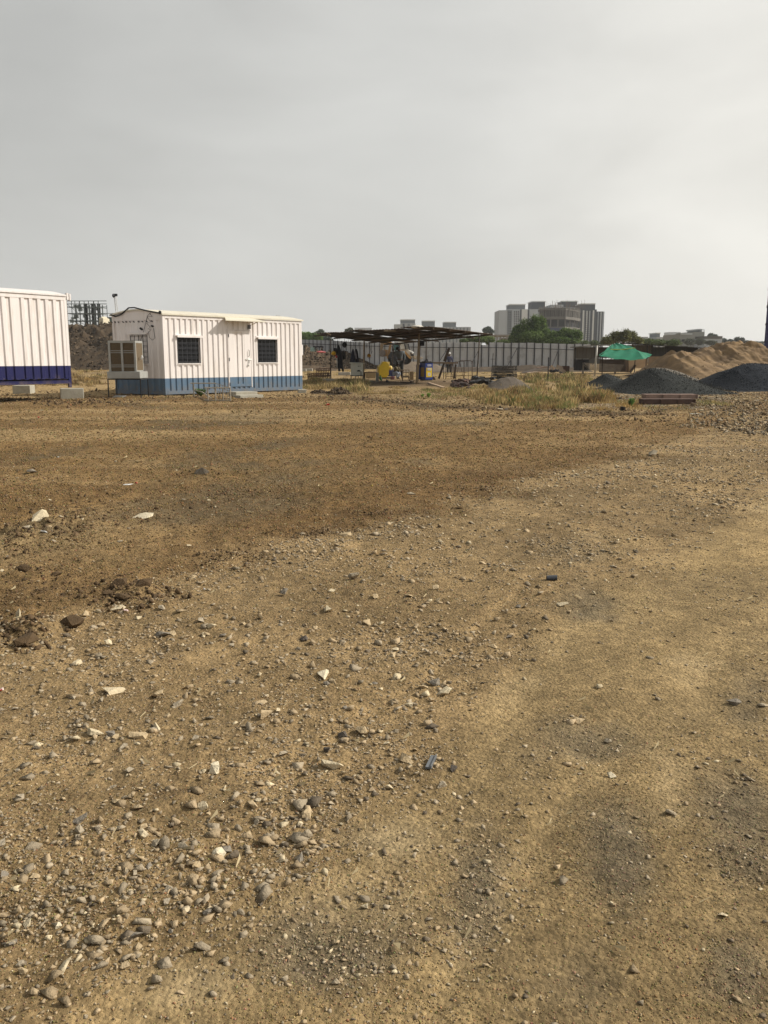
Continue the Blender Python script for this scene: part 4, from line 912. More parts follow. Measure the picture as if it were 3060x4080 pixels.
# green and white plastic bag, concrete stub
b = MB(); q = G(1517, 1519); 
b.add(*hull([(q.x + random.uniform(-.1, .1), q.y + random.uniform(-.08, .08), random.uniform(0, .28)) for _ in range(14)])); b.add(*hull([(q.x + random.uniform(-.04, .02), q.y + random.uniform(-.03, .03), random.uniform(.25, .37)) for _ in range(8)]))
b.build('plastic_bag', mat('green_plastic', (.05, .33, .06), .4, .3, 9, .2, col2=(.5, .6, .45), f2=(.45, .6)), None, 'green and white plastic bag standing on the ground beside the yellow machine', 'bag', smooth=False)
def boxat(name, lab, cat, u0, u1, v0, v1, d, m, rot=0., bev=.01, t=None, zbase=None):
    g, F_ = frm((u0 + u1) / 2, v1, rot, t); w = P(u1, v1, g.y).x - P(u0, v1, g.y).x; top = P((u0 + u1) / 2, v0, g.y).z
    b = MB(F_); b.box(-w / 2, w / 2, 0, d, (zbase if zbase is not None else g.z - .02), top); return b.build(name, m, None, lab, cat, bevel=bev)
boxat('concrete_stub', 'upright grey brown concrete stub left of the green plastic bag', 'block', 1497, 1509, 1485, 1521, .25, M_concd)
# timber bench with pale panel
tb = thing('work_bench', 'low timber bench with a pale plywood face between the electrical box and the yellow machine', 'bench', tuple(G(1478, 1513)))
yb_ = G(1478, 1513).y; q0 = P(1449, 1484, yb_); q1 = P(1504, 1484, yb_)
b = MB(); b.box(q0.x, q1.x, yb_, yb_ + .7, q0.z - .03, q0.z + .03); b.build('top', M_wood, tb)
b = MB(); a = P(1457, 1486, yb_); c = P(1496, 1507, yb_); b.box(a.x, c.x, yb_ - .03, yb_ - .005, c.z, a.z); b.build('panel', mat('pale_ply', (.50, .38, .22), .8, .15, 6, .1), tb)
for u in (1450, 1500):
    for dy in (.02, .6): b = MB(); x = P(u, 1500, yb_).x; b.box(x, x + .07, yb_ + dy, yb_ + dy + .07, -.05, q0.z - .031); b.build('leg', M_wdark, tb)
# wooden stool with things on it
st_ = thing('wooden_stool', 'small wooden stool with splayed legs carrying machine parts, right of the standing man', 'stool', tuple(G(1617, 1519)))
ys_ = G(1617, 1519).y; q0 = P(1602, 1503, ys_); q1 = P(1632, 1503, ys_)
b = MB(); b.box(q0.x, q1.x, ys_, ys_ + .4, q0.z - .02, q0.z + .03); b.build('seat', M_wood, st_)
for sx_ in (0, 1):
    for dy in (0.03, .35): b = MB(); x = q0.x + .05 + sx_ * (q1.x - q0.x - .1); b.bar((x, ys_ + dy, q0.z - .021), (x + (.05 if sx_ else -.05), ys_ + dy, -.03), .05); b.build('leg', M_wood, st_)
b = MB(); 
for vv, hh in ((1499, .05), (1484, .04), (1474, .035)): a = P(1603, vv, ys_); c = P(1631, vv, ys_); b.box(a.x, c.x, ys_ + .05, ys_ + .35, a.z - hh / 2, a.z + hh / 2)
for u in (1604, 1617, 1629): x = P(u, 1480, ys_).x; b.box(x, x + .03, ys_ + .06, ys_ + .34, P(u, 1498, ys_).z, P(u, 1475, ys_).z)
b.build('slatted_crate', mat('pale_crate', (.38, .31, .22), .8), None, 'open slatted crate resting on the small wooden stool', 'crate')
boxat('cardboard_stack', 'tan cardboard and board stack between the stool and the blue machine', 'boards', 1633, 1648, 1480, 1514, .3, mat('tan_card', (.33, .24, .14), .9, .2, 9, .2))
# blue and yellow cutting machine
g, F2 = frm(1694, 1517, .50); k = g.y / FOC
M2 = thing('rebar_cutter', 'blue machine cabinet with yellow door panels and a white label under the shelter peak', 'machine', (g.x, g.y, 0))
zt_ = P(1694, 1446, g.y).z; M_mb = mat('machine_blue', (.018, .045, .22), .4, .08)
b = MB(F2); b.box(0, .52, 0, .62, .06, zt_); b.build('cabinet', M_mb, M2, bevel=.02)
b = MB(F2); b.box(-.02, .54, -.02, .64, zt_ + .001, zt_ + .05); b.box(.05, .48, .1, .5, zt_ + .051, zt_ + .09); b.bar((.1, .2, zt_ + .09), (.25, .2, zt_ + .22), .08); b.bar((.35, .3, zt_ + .09), (.28, .3, zt_ + .20), .05); b.build('cutter_head', M_black, M2)
b = MB(F2); b.box(.06, .46, -.014, -.001, .20, zt_ - .28); yp = b.build('front_panel', mat('panel_yellow', (.62, .46, .03), .4, .06), M2, bevel=.006)
b = MB(F2); b.box(.13, .38, -.024, -.015, zt_ - .44, zt_ - .38); b.box(.13, .39, -.024, -.015, zt_ - .37, zt_ - .31); b.box(.17, .35, -.02, -.015, .28, .46); b.build('label', M_whitec, yp)
b = MB(F2)
for kx in range(7): b.box(.145 + kx * .032, .145 + kx * .032 + .02, -.026, -.0245, zt_ - .425, zt_ - .40)
b.box(.24, .28, -.022, -.0205, .35, .39); b.box(.25, .27, -.022, -.0205, .32, .42); b.build('lettering', mat('print_grey', (.25, .25, .3), .6), yp)
b = MB(F2); b.box(.14, .40, -.012, -.001, zt_ - .19, zt_ - .09); lp = b.build('name_plate', M_whitec, M2)
b = MB(F2)
for kx in range(7): b.box(.155 + kx * .033, .155 + kx * .033 + .02, -.014, -.0125, zt_ - .165, zt_ - .115)
b.build('lettering', mat('print_blue', (.12, .15, .4), .6), lp)
b = MB(F2); b.box(-.012, -.001, .12, .5, .22, zt_ - .26); b.build('side_panel', mat('panel_ochre', (.30, .20, .03), .5), M2, bevel=.004)
b = MB(F2); b.box(-.09, 0, .5, .9, .06, zt_ - .1); b.build('rear_housing', M_mb, M2, bevel=.02)
b = MB(F2); b.box(0.02, .5, .03, .09, -.05, .059); b.box(0.02, .5, .53, .59, -.05, .059); b.build('skid', M_iron, M2)
# plank table on raking timber legs, leaning dark beam, wire barricades
yt = G(1770, 1511).y; T = thing('plank_table', 'plank table top resting on dark raking timber legs right of the blue machine', 'table', (P(1775, 1511, yt).x, yt, 0))
a = P(1727, 1445, yt); c = P(1823, 1442, yt); b = MB(); b.box(a.x, c.x, yt, yt + .9, a.z - .04, a.z + .03); b.box(a.x, c.x + .04, yt - .05, yt - .002, a.z - .06, a.z + .035); b.build('top', M_wood, T)
b = MB(); b.bar(P(1748, 1509, yt), P(1769, 1447, yt), .13, .10, up=(0, 1, 0)); b.build('leg', M_wdark, T)
b = MB(); b.bar(P(1810, 1508, yt), P(1816, 1452, yt), .11, .10, up=(0, 1, 0)); b.build('leg', M_wdark, T)
for u0_, u1_ in ((1767, 1768), (1797, 1800)): b = MB(); b.tube(tuple(P(u0_, 1510, yt + .8)), tuple(P(u1_, 1448, yt + .8)), .02, n=5); b.build('leg', M_wdark, T)
b = MB(); b.bar(P(1770, 1440, yt + .4), P(1790, 1386, yt + .4), .16, .08, up=(0, 1, 0)); b.build('leaning_beam', M_wdark, None, 'thick black beam leaning up from the plank table', 'beam')
def wires(name, lab, cat, u0, u1, v0, v1, n, t_r=.014, diag=True, grp=None, m=None, rail=2):
    y = G((u0 + u1) / 2, v1).y; b = MB(); p = lambda u, v: tuple(P(u, v, y))
    for k in range(n + 1): u = u0 + (u1 - u0) * k / n; b.tube(p(u, v1 + 1), p(u, v0), t_r, n=5)
    for k in range(rail): v = v0 + (v1 - v0) * k / max(1, rail - 1) * .8; b.tube(p(u0, v), p(u1, v), t_r, n=5)
    if diag:
        b.tube(p(u0, v1), p((u0 + u1) / 2, v0), t_r * .8, n=5); b.tube(p(u1, v1), p((u0 + u1) / 2, v0), t_r * .8, n=5)
    return b.build(name, m or mat('rust_rod', (.09, .06, .045), .8), None, lab, cat, grp)
wires('steel_trestle', 'thin rusty rod trestle with crossed legs under the plank table end', 'trestle', 1776, 1806, 1450, 1512, 1)
wires('steel_trestle', 'thin rusty rod trestle with crossed legs right of the plank table', 'trestle', 1815, 1848, 1440, 1512, 1)
wires('rod_barricade', 'thin rusty rod barricade behind the small rod fence right of the plank table', 'barricade', 1850, 1882, 1438, 1512, 2, diag=False)
b = MB(); yy = G(1882, 1512).y; b.path([tuple(P(1834, 1437, yy)), tuple(P(1875, 1437, yy)), tuple(P(1881, 1443, yy)), tuple(P(1881, 1512, yy))], .022, 6); b.build('pipe_hoop', mat('rust_rod', (.09, .06, .045), .8), None, 'bent brown pipe hoop planted beside the thin rod barricade', 'pipe')
b = MB(); yy = G(1958, 1509).y; b.tube(tuple(P(1957, 1510, yy)), tuple(P(1965, 1408, yy)), .022, n=5); b.tube(tuple(P(1955, 1431, yy)), tuple(P(1972, 1431, yy)), .012, n=5); b.build('marker_rod', M_black, None, 'single thin black rod with short crossbar left of the black shuttering stack', 'rod')
b = MB(); yy = G(1907, 1467).y; a = P(1904, 1466, G(1905, 1520).y - .05); b.box(a.x, a.x + .06, a.y, a.y + .03, a.z, a.z + .22); b.build('white_tag', M_whitec, None, 'small white rag tied low on the right shelter post', 'rag')
# bent rebar stools heap left
rb = mat('rust_brown', (.085, .05, .032), .85, .3, 20)
for (u0_, u1_, v0_, v1_, nn, lab) in ((1262, 1316, 1466, 1500, 8, 'rear rack of rusty bent reinforcing bars in dry grass left of the shelter post'), (1228, 1312, 1486, 1512, 12, 'front rack of rusty bent reinforcing bars in dry grass left of the shelter post')):
    y = G((u0_ + u1_) / 2, v1_).y; b = MB()
    for k in range(nn + 1):
        u = u0_ + (u1_ - u0_) * k / nn; j = random.uniform(-2, 2)
        b.tube(tuple(P(u + j, v1_ + 2, y)), tuple(P(u - j, v0_ + random.uniform(-3, 5), y)), .028, n=5)
        b.tube(tuple(P(u + j, v1_ + 2, y + .5)), tuple(P(u - j, v0_ + random.uniform(-3, 5), y)), .02, n=5)
    for v in (v0_ + 4, v0_ + 12, v1_ - 10): b.tube(tuple(P(u0_ - 3, v, y)), tuple(P(u1_ + 3, v - 3, y)), .03, n=5)
    b.build('rebar_rack', rb, None, lab, 'rebar')
# road-side concrete kerb blocks far left, timber edging
for i, (u0_, u1_, v0_, v1_, lab) in enumerate(((1200, 1219, 1469, 1481, 'white topped kerb block nearest the cabin end at the foot of the soil bank'), (1222, 1244, 1468, 1480, 'white topped kerb block second from the cabin end at the foot of the soil bank'), (1348, 1396, 1483, 1496, 'low wide grey kerb block behind the electrical box'), (1286, 1330, 1510, 1519, 'flat pale slab lying on the ground by the left shelter post'))):
    boxat('kerb_block', lab, 'kerb', u0_, u1_, v0_, v1_, .6, mat('kerb_conc', (.34, .32, .28), .9, .15, 6, .2))

# ------------------------------------------------------------------ people
def skin_obj(name, pts, edges, rad, m, parent, root=0, sub=1):
    me = bpy.data.meshes.new(name); me.from_pydata([tuple(p) for p in pts], edges, []); o = bpy.data.objects.new(name, me); COL.objects.link(o)
    sk = o.modifiers.new('s', 'SKIN'); sk.use_smooth_shade = True
    lay = me.skin_vertices[0] if me.skin_vertices else None
    if lay is None:
        bpy.context.view_layer.objects.active = o; bpy.ops.mesh.customdata_skin_add(); lay = me.skin_vertices[0]
    for i, r in enumerate(rad): lay.data[i].radius = (r, r) if not isinstance(r, tuple) else r; lay.data[i].use_root = (i == root)
    sb = o.modifiers.new('d', 'SUBSURF'); sb.levels = sub; sb.render_levels = sub
    dg = bpy.context.evaluated_depsgraph_get(); ev = o.evaluated_get(dg); nm = bpy.data.meshes.new_from_object(ev)
    o.modifiers.clear(); o.data = nm; nm.name = name; nm.materials.clear(); nm.materials.append(m)
    for p in nm.polygons: p.use_smooth = True
    org = WL[parent]
    for v in nm.vertices: v.co -= org
    o.parent = parent; WL[o] = Vector(org); return o
def person(lab, base, hgt, rot, J, shirt, trousers, hair=M_hair, cap=None):
    """J: joint dict in units of body height, x right / y away / z up, before turning by rot"""
    t = thing('person', lab, 'person', base); c, s = math.cos(rot), math.sin(rot)
    w = lambda p: Vector((base[0] + hgt * (c * p[0] - s * p[1]), base[1] + hgt * (s * p[0] + c * p[1]), base[2] + hgt * p[2]))
    D = dict(pel=(0, 0, .53), bel=(0, 0, .62), ch=(0, 0, .75), nk=(0, 0, .84), hd0=(0, -.01, .88), hd=(0, -.012, .94),
             sl=(-.105, 0, .81), sr=(.105, 0, .81), el=(-.15, 0, .64), er=(.15, 0, .64), wl=(-.15, -.05, .50), wr=(.15, -.05, .50),
             hl=(-.055, 0, .50), hr=(.055, 0, .50), kl=(-.06, 0, .28), kr=(.06, 0, .28), al=(-.06, 0, .05), ar=(.06, 0, .05), tl=(-.07, -.10, .015), tr=(.07, -.10, .015)); D.update(J)
    n = ['pel', 'bel', 'ch', 'nk', 'hd0', 'hd', 'sl', 'el', 'wl', 'sr', 'er', 'wr', 'hl', 'kl', 'al', 'tl', 'hr', 'kr', 'ar', 'tr']
    pts = [w(D[k]) for k in n]; ix = {k: i for i, k in enumerate(n)}
    r0 = dict(pel=.075, bel=.068, ch=.078, nk=.035, hd0=.045, hd=.058, sl=.045, el=.028, wl=.019, sr=.045, er=.028, wr=.019, hl=.06, kl=.038, al=.024, tl=.02, hr=.06, kr=.038, ar=.024, tr=.02)
    rad = [r0[k] * hgt for k in n]
    ed = [('pel', 'bel'), ('bel', 'ch'), ('ch', 'nk'), ('nk', 'hd0'), ('hd0', 'hd'), ('ch', 'sl'), ('sl', 'el'), ('el', 'wl'), ('ch', 'sr'), ('sr', 'er'), ('er', 'wr'), ('pel', 'hl'), ('hl', 'kl'), ('kl', 'al'), ('al', 'tl'), ('pel', 'hr'), ('hr', 'kr'), ('kr', 'ar'), ('ar', 'tr')]
    ed = [(ix[a], ix[b]) for a, b in ed]
    for side in ('l', 'r'):
        e_ = Vector(D['e' + side]); q = Vector(D['w' + side]); d = (q - e_).normalized(); pr = d.cross(Vector((0, 1, 0.01))).normalized() * (1 if side == 'l' else -1)
        palm = q + d * .045; pts.append(w(palm)); rad.append(.018 * hgt); pi_ = len(pts) - 1; ed.append((ix['w' + side], pi_))
        for f in range(4):
            o_ = pr * (.020 * (f - 1.5) * .6); L_ = (.042, .05, .048, .036)[f]
            a = palm + o_ + d * .015; b_ = a + d * L_ * .5 + Vector((0, -.006, 0)); c_ = b_ + d * L_ * .5 + Vector((0, -.014, 0)); i0 = len(pts)
            pts += [w(a), w(b_), w(c_)]; rad += [.0055 * hgt] * 3; ed += [(pi_, i0), (i0, i0 + 1), (i0 + 1, i0 + 2)]
        a = q + d * .018 + pr * .022; b_ = a + d * .03 + pr * .012; i0 = len(pts); pts += [w(a), w(b_)]; rad += [.0065 * hgt] * 2; ed += [(ix['w' + side], i0), (i0, i0 + 1)]
    skin_obj('body', pts, ed, rad, M_skin, t)
    k = ['pel', 'bel', 'ch', 'nk', 'sl', 'el', 'sr', 'er']
    if D.get('long'): k2 = [('el', 'wl'), ('er', 'wr')]
    ids = {a: i for i, a in enumerate(k)}; P_ = [w(D[a]) for a in k]; P_[3] = w(Vector(D['ch']).lerp(Vector(D['nk']), .6))
    R_ = [hgt * q for q in (.083, .080, .092, .045, .056, .040, .056, .040)]
    E_ = [(0, 1), (1, 2), (2, 3), (2, 4), (4, 5), (2, 6), (6, 7)]
    if D.get('long'):
        for sd in 'lr':
            P_.append(w(Vector(D['e' + sd]).lerp(Vector(D['w' + sd]), .9))); R_.append(.028 * hgt); E_.append((ids['e' + sd], len(P_) - 1))
    skin_obj('shirt', P_, E_, R_, shirt, t)
    k = ['pel', 'hl', 'kl', 'al', 'hr', 'kr', 'ar']; P_ = [w(D[a]) for a in k]; P_[3].z += .02 * hgt; P_[6].z += .02 * hgt
    skin_obj('trousers', P_, [(0, 1), (1, 2), (2, 3), (0, 4), (4, 5), (5, 6)], [hgt * q for q in (.086, .070, .052, .040, .070, .052, .040)], trousers, t)
    hd = w(D['hd']); b = MB(); q = hgt; hv = (Vector(D['hd']) - Vector(D['hd0'])).normalized()
    if cap: b.ell(tuple(w(Vector(D['hd']) + hv * .025)), .066 * q, .07 * q, .05 * q); b.ell(tuple(w(Vector(D['hd']) + hv * .012 + Vector((0, -.03, 0)))), .062 * q, .09 * q, .01 * q); b.build('safety_helmet', cap, t, smooth=True)
    else: b.ell(tuple(w(Vector(D['hd']) + hv * .02 + Vector((0, .012, 0)))), .060 * q, .064 * q, .056 * q); b.build('hair', hair, t, smooth=True)
    fc = MB()
    o_ = Vector(D['hd']) - hv * .01
    fc.ell(tuple(w(o_ + Vector((0, -.060, 0)))), .008 * q, .012 * q, .014 * q)
    for sx_ in (-1, 1): fc.ell(tuple(w(o_ + Vector((sx_ * .056, .0, 0)))), .008 * q, .012 * q, .018 * q); fc.ell(tuple(w(o_ + Vector((sx_ * .02, -.052, .018)))), .006 * q, .005 * q, .004 * q)
    fc.build('face', M_skin, t, smooth=True)
    return t
g = G(1593, 1511); hg = (P(1590, 1384, g.y).z) / .93
person('standing man in grey shirt and dark trousers with his head bowed under the shelter', tuple((g.x, g.y, 0)), hg, .15,
       dict(hd0=(-.04, -.07, .86), hd=(-.075, -.12, .885), nk=(-.01, -.03, .83), ch=(.0, .0, .745), bel=(.015, .02, .63), el=(-.20, -.06, .72), wl=(-.215, -.10, .80), er=(.14, .02, .64), wr=(.12, .0, .53), sl=(-.125, -.01, .80), sr=(.11, .0, .80), long=1), M_grayc, mat('dark_trousers', (.028, .03, .03), .9))
g = G(1575, 1511)
person('small person in olive top and pale blue jeans crouching behind the navy motor box', (g.x + .05, g.y - .25, 0), 1.45, 1.1,
       dict(pel=(0, .08, .26), bel=(0, .05, .35), ch=(0, -.02, .46), nk=(0, -.05, .53), hd0=(0, -.07, .56), hd=(0, -.09, .62), sl=(-.10, -.03, .51), sr=(.10, -.03, .51), el=(-.14, -.12, .40), er=(.14, -.12, .40), wl=(-.08, -.24, .38), wr=(.08, -.24, .38),
            hl=(-.06, .06, .25), hr=(.06, .06, .25), kl=(-.09, -.14, .28), kr=(.09, -.14, .28), al=(-.08, -.06, .05), ar=(.08, -.06, .05), tl=(-.08, -.15, .015), tr=(.08, -.15, .015), long=1), mat('olive_cloth', (.12, .10, .06), .9), mat('pale_denim', (.30, .34, .42), .9, .15))
boxat('cloth_heap', 'dusty pink cloth heap lying on the ground before the crouching person', 'cloth', 1556, 1572, 1500, 1513, .3, mat('pink_cloth', (.26, .12, .13), .9, .25), bev=.04)
def farp(lab, u, vh, t, shirt, cap=None, rot=0., z=-.05, J={}):
    p = PT(u, vh, t); person(lab, (p.x, p.y, z), (p.z - z) / .985, rot, J, shirt, mat('dark_trousers', (.028, .03, .03), .9), cap=cap)
walk = dict(kl=(-.05, -.10, .29), al=(-.06, -.05, .07), tl=(-.07, -.15, .05), ar=(.06, .12, .06), tr=(.07, .03, .02), kr=(.06, .03, .28), el=(-.14, .06, .65), wl=(-.14, .06, .52), er=(.15, -.04, .66), wr=(.14, -.14, .58), long=1)
farp('distant person in a pale blue white shirt walking past the fence', 2222, 1419, 104, mat('pale_shirt', (.50, .55, .58), .9), rot=-1.0, J=walk)
farp('distant person in a white and red top standing in front of the fence end', 2258, 1420, 104, mat('redwhite_shirt', (.55, .5, .5), .9, .1, 6, .1, col2=(.5, .03, .04), f2=(.42, .48)), rot=.8, J=dict(long=1))
farp('distant person in dark blue coverall and white helmet behind the plank table', 1790, 1406, 80, mat('coverall_blue', (.05, .055, .10), .9), cap=M_whitec, rot=0, z=-.3, J=dict(long=1))

# ------------------------------------------------------------------ backhoe loader behind the shelter
YB = 64.0
def q(u, v, d=0): return tuple(P(u, v, YB + d))
BH = thing('backhoe_loader', 'white and tan backhoe loader standing on the soil behind the shelter', 'loader', tuple(P(1620, 1452, YB)))
M_bw = mat('loader_white', (.66, .65, .60), .4, .06); M_bt = mat('loader_tan', (.42, .25, .11), .5, .15); M_bglass = mat('cab_glass', (.06, .13, .13), .1, .1, 5, 0, spec=.6); M_tyre = mat('tyre', (.02, .02, .02), .85)
def pr(name, poly, d0, d1, m, par=BH, bev=0):
    b = MB(); b.prism([P(u, v, YB + d0) for u, v in poly], (0, d1 - d0, 0)); return b.build(name, m, par, bevel=bev)
pr('cab_roof', [(1588, 1362), (1628, 1358), (1628, 1367), (1588, 1370)], -.1, 1.7, M_bw)
pr('cab_glass', [(1568, 1371), (1590, 1368), (1593, 1396), (1565, 1396)], .05, 1.6, M_bglass)
pr('cab', [(1591, 1371), (1612, 1371), (1617, 1392), (1594, 1392)], .0, 1.6, M_bw, bev=.04)
pr('windscreen', [(1613, 1371), (1625, 1371), (1630, 1392), (1618, 1392)], .05, 1.6, mat('pale_glass', (.35, .36, .35), .15))
b = MB(); 
for a, c in (((1612, 1370), (1617, 1393)), ((1626, 1369), (1632, 1394)), ((1590, 1369), (1593, 1393)), ((1566, 1370), (1563, 1396))): b.bar(q(*a, -.05), q(*c, -.05), .08)
b.build('cab_pillar', M_iron, BH)
pr('bonnet', [(1600, 1393), (1622, 1391), (1648, 1402), (1651, 1421), (1640, 1424), (1612, 1410)], .2, 1.4, M_bw, bev=.05)
pr('grille', [(1634, 1404), (1649, 1407), (1650, 1420), (1637, 1418)], .1, .199, M_iron)
b = MB(); b.ell(q(1643, 1407, .05), .07, .05, .07); b.build('headlight', M_whitec, BH); b = MB(); b.ell(q(1638, 1406, .95), .07, .05, .07); b.build('headlight', M_whitec, BH)
pr('engine_body', [(1575, 1396), (1612, 1408), (1640, 1424), (1640, 1432), (1575, 1432)], .2, 1.4, M_iron)
for dy in (-.1, 1.5):
    pr('loader_arm', [(1604, 1396), (1610, 1394), (1640, 1424), (1637, 1430), (1630, 1428)], dy, dy + .16, M_bt)
pr('loader_bucket', [(1651, 1416), (1662, 1418), (1686, 1424), (1683, 1431), (1660, 1432), (1648, 1427)], -.2, 2.0, mat('bucket_worn', (.45, .40, .33), .6, .25), bev=.02)
def wheel(u, v, r, w, d, lab=None):
    p = P(u, v, YB + d); b = MB(); n = 20
    vs = []; fs = []
    for k, (rr, yy) in enumerate(((r * .62, 0), (r * .95, 0.0), (r, w * .15), (r, w * .85), (r * .95, w), (r * .62, w))):
        for i in range(n): a = 2 * math.pi * i / n; vs.append((p.x + rr * math.cos(a), p.y + yy, p.z + rr * math.sin(a)))
    for k in range(6):
        for i in range(n): k2 = (k + 1) % 6; fs.append((k * n + i, k * n + (i + 1) % n, k2 * n + (i + 1) % n, k2 * n + i))
    b.add(vs, fs); wo = b.build('wheel', M_tyre, BH); b = MB(); b.tube((p.x, p.y + .04, p.z), (p.x, p.y + w - .04, p.z), r * .61, n=20); b.ell((p.x, p.y + .03, p.z), r * .22, .06, r * .22); b.build('rim', M_iron, wo)
wheel(1614, 1430, .42, .3, 0.1); wheel(1578, 1432, .60, .4, .0); wheel(1618, 1430, .42, .3, 1.4)
pr('boom', [(1553, 1366), (1562, 1366), (1550, 1430), (1541, 1428), (1546, 1398)], .6, .95, M_bt); pr('dipper_arm', [(1516, 1366), (1530, 1366), (1524, 1400), (1520, 1416), (1512, 1410)], .6, .9, mat('dipper_worn', (.24, .18, .12), .7))
pr('boom', [(1520, 1362), (1562, 1362), (1562, 1372), (1520, 1374)], .62, .92, M_bt)
pr('digging_bucket', [(1510, 1404), (1522, 1392), (1534, 1396), (1537, 1412), (1528, 1422), (1514, 1420)], .35, 1.15, mat('bucket_grey', (.16, .14, .13), .7), bev=.03); pr('slew_frame', [(1527, 1392), (1545, 1394), (1543, 1420), (1530, 1420)], .7, 1.0, M_bt)
pr('stabiliser', [(1545, 1420), (1558, 1400), (1566, 1404), (1556, 1432)], -.2, .1, M_iron)
# small tipper behind the soil bank, red cloth
YT = 90.0
tr_ = thing('tipper_trolley', 'low dark trolley with a pale green side just visible behind the soil bank', 'trolley', tuple(P(1265, 1404, YT)))
b = MB(); b.box(P(1247, 1380, YT).x, P(1288, 1380, YT).x, YT, YT + 1.5, P(1260, 1384, YT).z, P(1260, 1379, YT).z); b.build('top_rail', M_black, tr_)
b = MB(); a = P(1236, 1383, YT); c = P(1252, 1400, YT); b.box(a.x, c.x, YT, YT + 1.4, c.z, a.z); b.build('body', mat('pale_teal', (.20, .30, .30), .6), tr_)
b = MB(); 
for u in (1258, 1272, 1286): b.bar(P(u, 1384, YT), P(u + random.uniform(-4, 4), 1402, YT), .10)
b.build('strut', M_black, tr_)
b = MB(); p = P(1276, 1402, 88); b.ell((p.x, p.y, p.z), .38, .3, .10, jit=.15); p = P(1290, 1402, 88); b.ell((p.x, p.y, p.z - .02), .22, .3, .08, jit=.15); b.build('red_cloth', mat('pinkred_cloth', (.42, .12, .13), .9, .3), None, 'faded pink red cloth lying on top of the soil bank', 'cloth')

# ------------------------------------------------------------------ shuttering stack, rubble, timber
def stack(lab, u0, u1, v0, v1, rows, cols, m, name, cat, dep=.5, jit=.03, grp=None):
    g = G((u0 + u1) / 2, v1); a = P(u0, v1, g.y); c = P(u1, v1, g.y); top = P((u0 + u1) / 2, v0, g.y).z; b = MB(); w = (c.x - a.x) / cols; hh = top / rows
    for r_ in range(rows):
        for k in range(cols):
            x = a.x + k * w + random.uniform(-jit, jit); y = g.y + random.uniform(-jit, jit)
            b.box(x + .015, x + w - .02, y, y + dep, r_ * hh + .01, (r_ + 1) * hh - .02 + random.uniform(-.01, .012))
    return b.build(name, m, None, lab, cat, grp)
stack('black stack of piled shuttering plates behind the smooth soil mound', 1968, 2046, 1456, 1512, 9, 4, mat('tarry_black', (.022, .022, .022), .8, .3, 9, .3), 'plate_stack', 'stack', 1.1)
stack('pale speckled column of stacked blocks at the right end of the black plate stack', 2047, 2062, 1456, 1509, 8, 1, mat('speckled_block', (.24, .22, .19), .9, .5, 14, .3, col2=(.03, .03, .03), f2=(.45, .52)), 'block_stack', 'stack', .5)
b = MB(); g_ = G(1945, 1528)
b.bar((P(1930, 1510, g_.y).x, g_.y, P(1930, 1509, g_.y).z), (P(1975, 1510, g_.y).x, g_.y, P(1975, 1507, g_.y).z), .5, .06)
for k in range(26): u = random.uniform(1880, 1968); p = G(u, random.uniform(1522, 1546)); b.rock((p.x, p.y, .08 + random.uniform(0, .25)), .5, .4, .22)
b.build('rubble_heap', mat('black_rubble', (.035, .035, .036), .8, .5, 6, .4, col2=(.22, .21, .19), f2=(.62, .68)), None, 'black and grey broken rubble heap right of the right shelter post', 'rubble')
b = MB()
for k in range(46): u = random.uniform(1795, 1878); f_ = 1 - abs(u - 1845) / 60; p = G(u, random.uniform(1528, 1552)); b.rock((p.x, p.y, random.uniform(0, .32) * max(.15, f_)), random.uniform(.2, .5), .35, .2)
b.build('rubble_heap', mat('red_rubble', (.045, .032, .028), .85, .4, 5, .4, col2=(.15, .07, .05), f2=(.5, .65)), None, 'dark reddish brick rubble heap left of the right shelter post foot', 'rubble')
def plank(lab, a, c, w, h, m, t0, t1=None, name='timber_plank', cat='plank', up=(0, 0, 1)):
    p = PT(a[0], a[1], t0); q_ = PT(c[0], c[1], t1 or t0); b = MB(); b.bar(p, q_, w, h, up=up); return b.build(name, m, None, lab, cat)
td = 74.0
M_pw = mat('pale_timber', (.42, .31, .22), .85, .2, 4, .2); M_bw2 = mat('brown_board', (.20, .13, .09), .85, .2, 4, .2)
plank('long brown board lying slanted in the grass left of the timber pile', (2082, 1487), (2170, 1461), .5, .06, M_wdark, td, 80)
plank('pale pinkish sheet lying on the grass under the long brown board', (2100, 1486), (2150, 1480), 1.6, .05, M_pw, td)
plank('brown board forming the ridge of the timber pile', (2140, 1466), (2178, 1462), .9, .06, M_bw2, td)
plank('pale plank sticking up steeply out of the timber pile', (2196, 1456), (2211, 1475), .12, .28, M_pw, td - 2, up=(0, 1, 0))
plank('pale plank end dropping to the right out of the timber pile', (2186, 1470), (2205, 1484), .12, .30, M_pw, td - 3, up=(0, 1, 0))
plank('broad tan board leaning at the right side of the timber pile', (2216, 1466), (2252, 1478), .9, .06, mat('tan_board', (.30, .22, .15), .85, .2), td, up=(0, -.6, .8))
b = MB(); a = PT(2245, 1458, td); c = PT(2270, 1484, td); b.box(a.x, c.x, a.y, a.y + .6, 0, a.z); b.build('rusty_box', mat('rust_box', (.10, .055, .04), .85, .2), None, 'dark red brown box standing under the leftmost corner of the long shed', 'box', bevel=.02)
b = MB(); p = PT(2210, 1480, td - 4); 
for k in range(9): b.rock((p.x + random.uniform(-.5, .5), p.y, p.z + random.uniform(-.15, .12)), .4, .3, .25)
b.build('debris_heap', M_black, None, 'small black scrap heap at the foot of the steep pale plank', 'scrap')
b = MB(); y = G(2180, 1520).y; b.tube(tuple(P(2183, 1520, y)), tuple(P(2186, 1424, y)), .03, n=5); b.build('marker_rod', M_black, None, 'thin dark rod standing in the grass in front of the timber pile', 'rod')
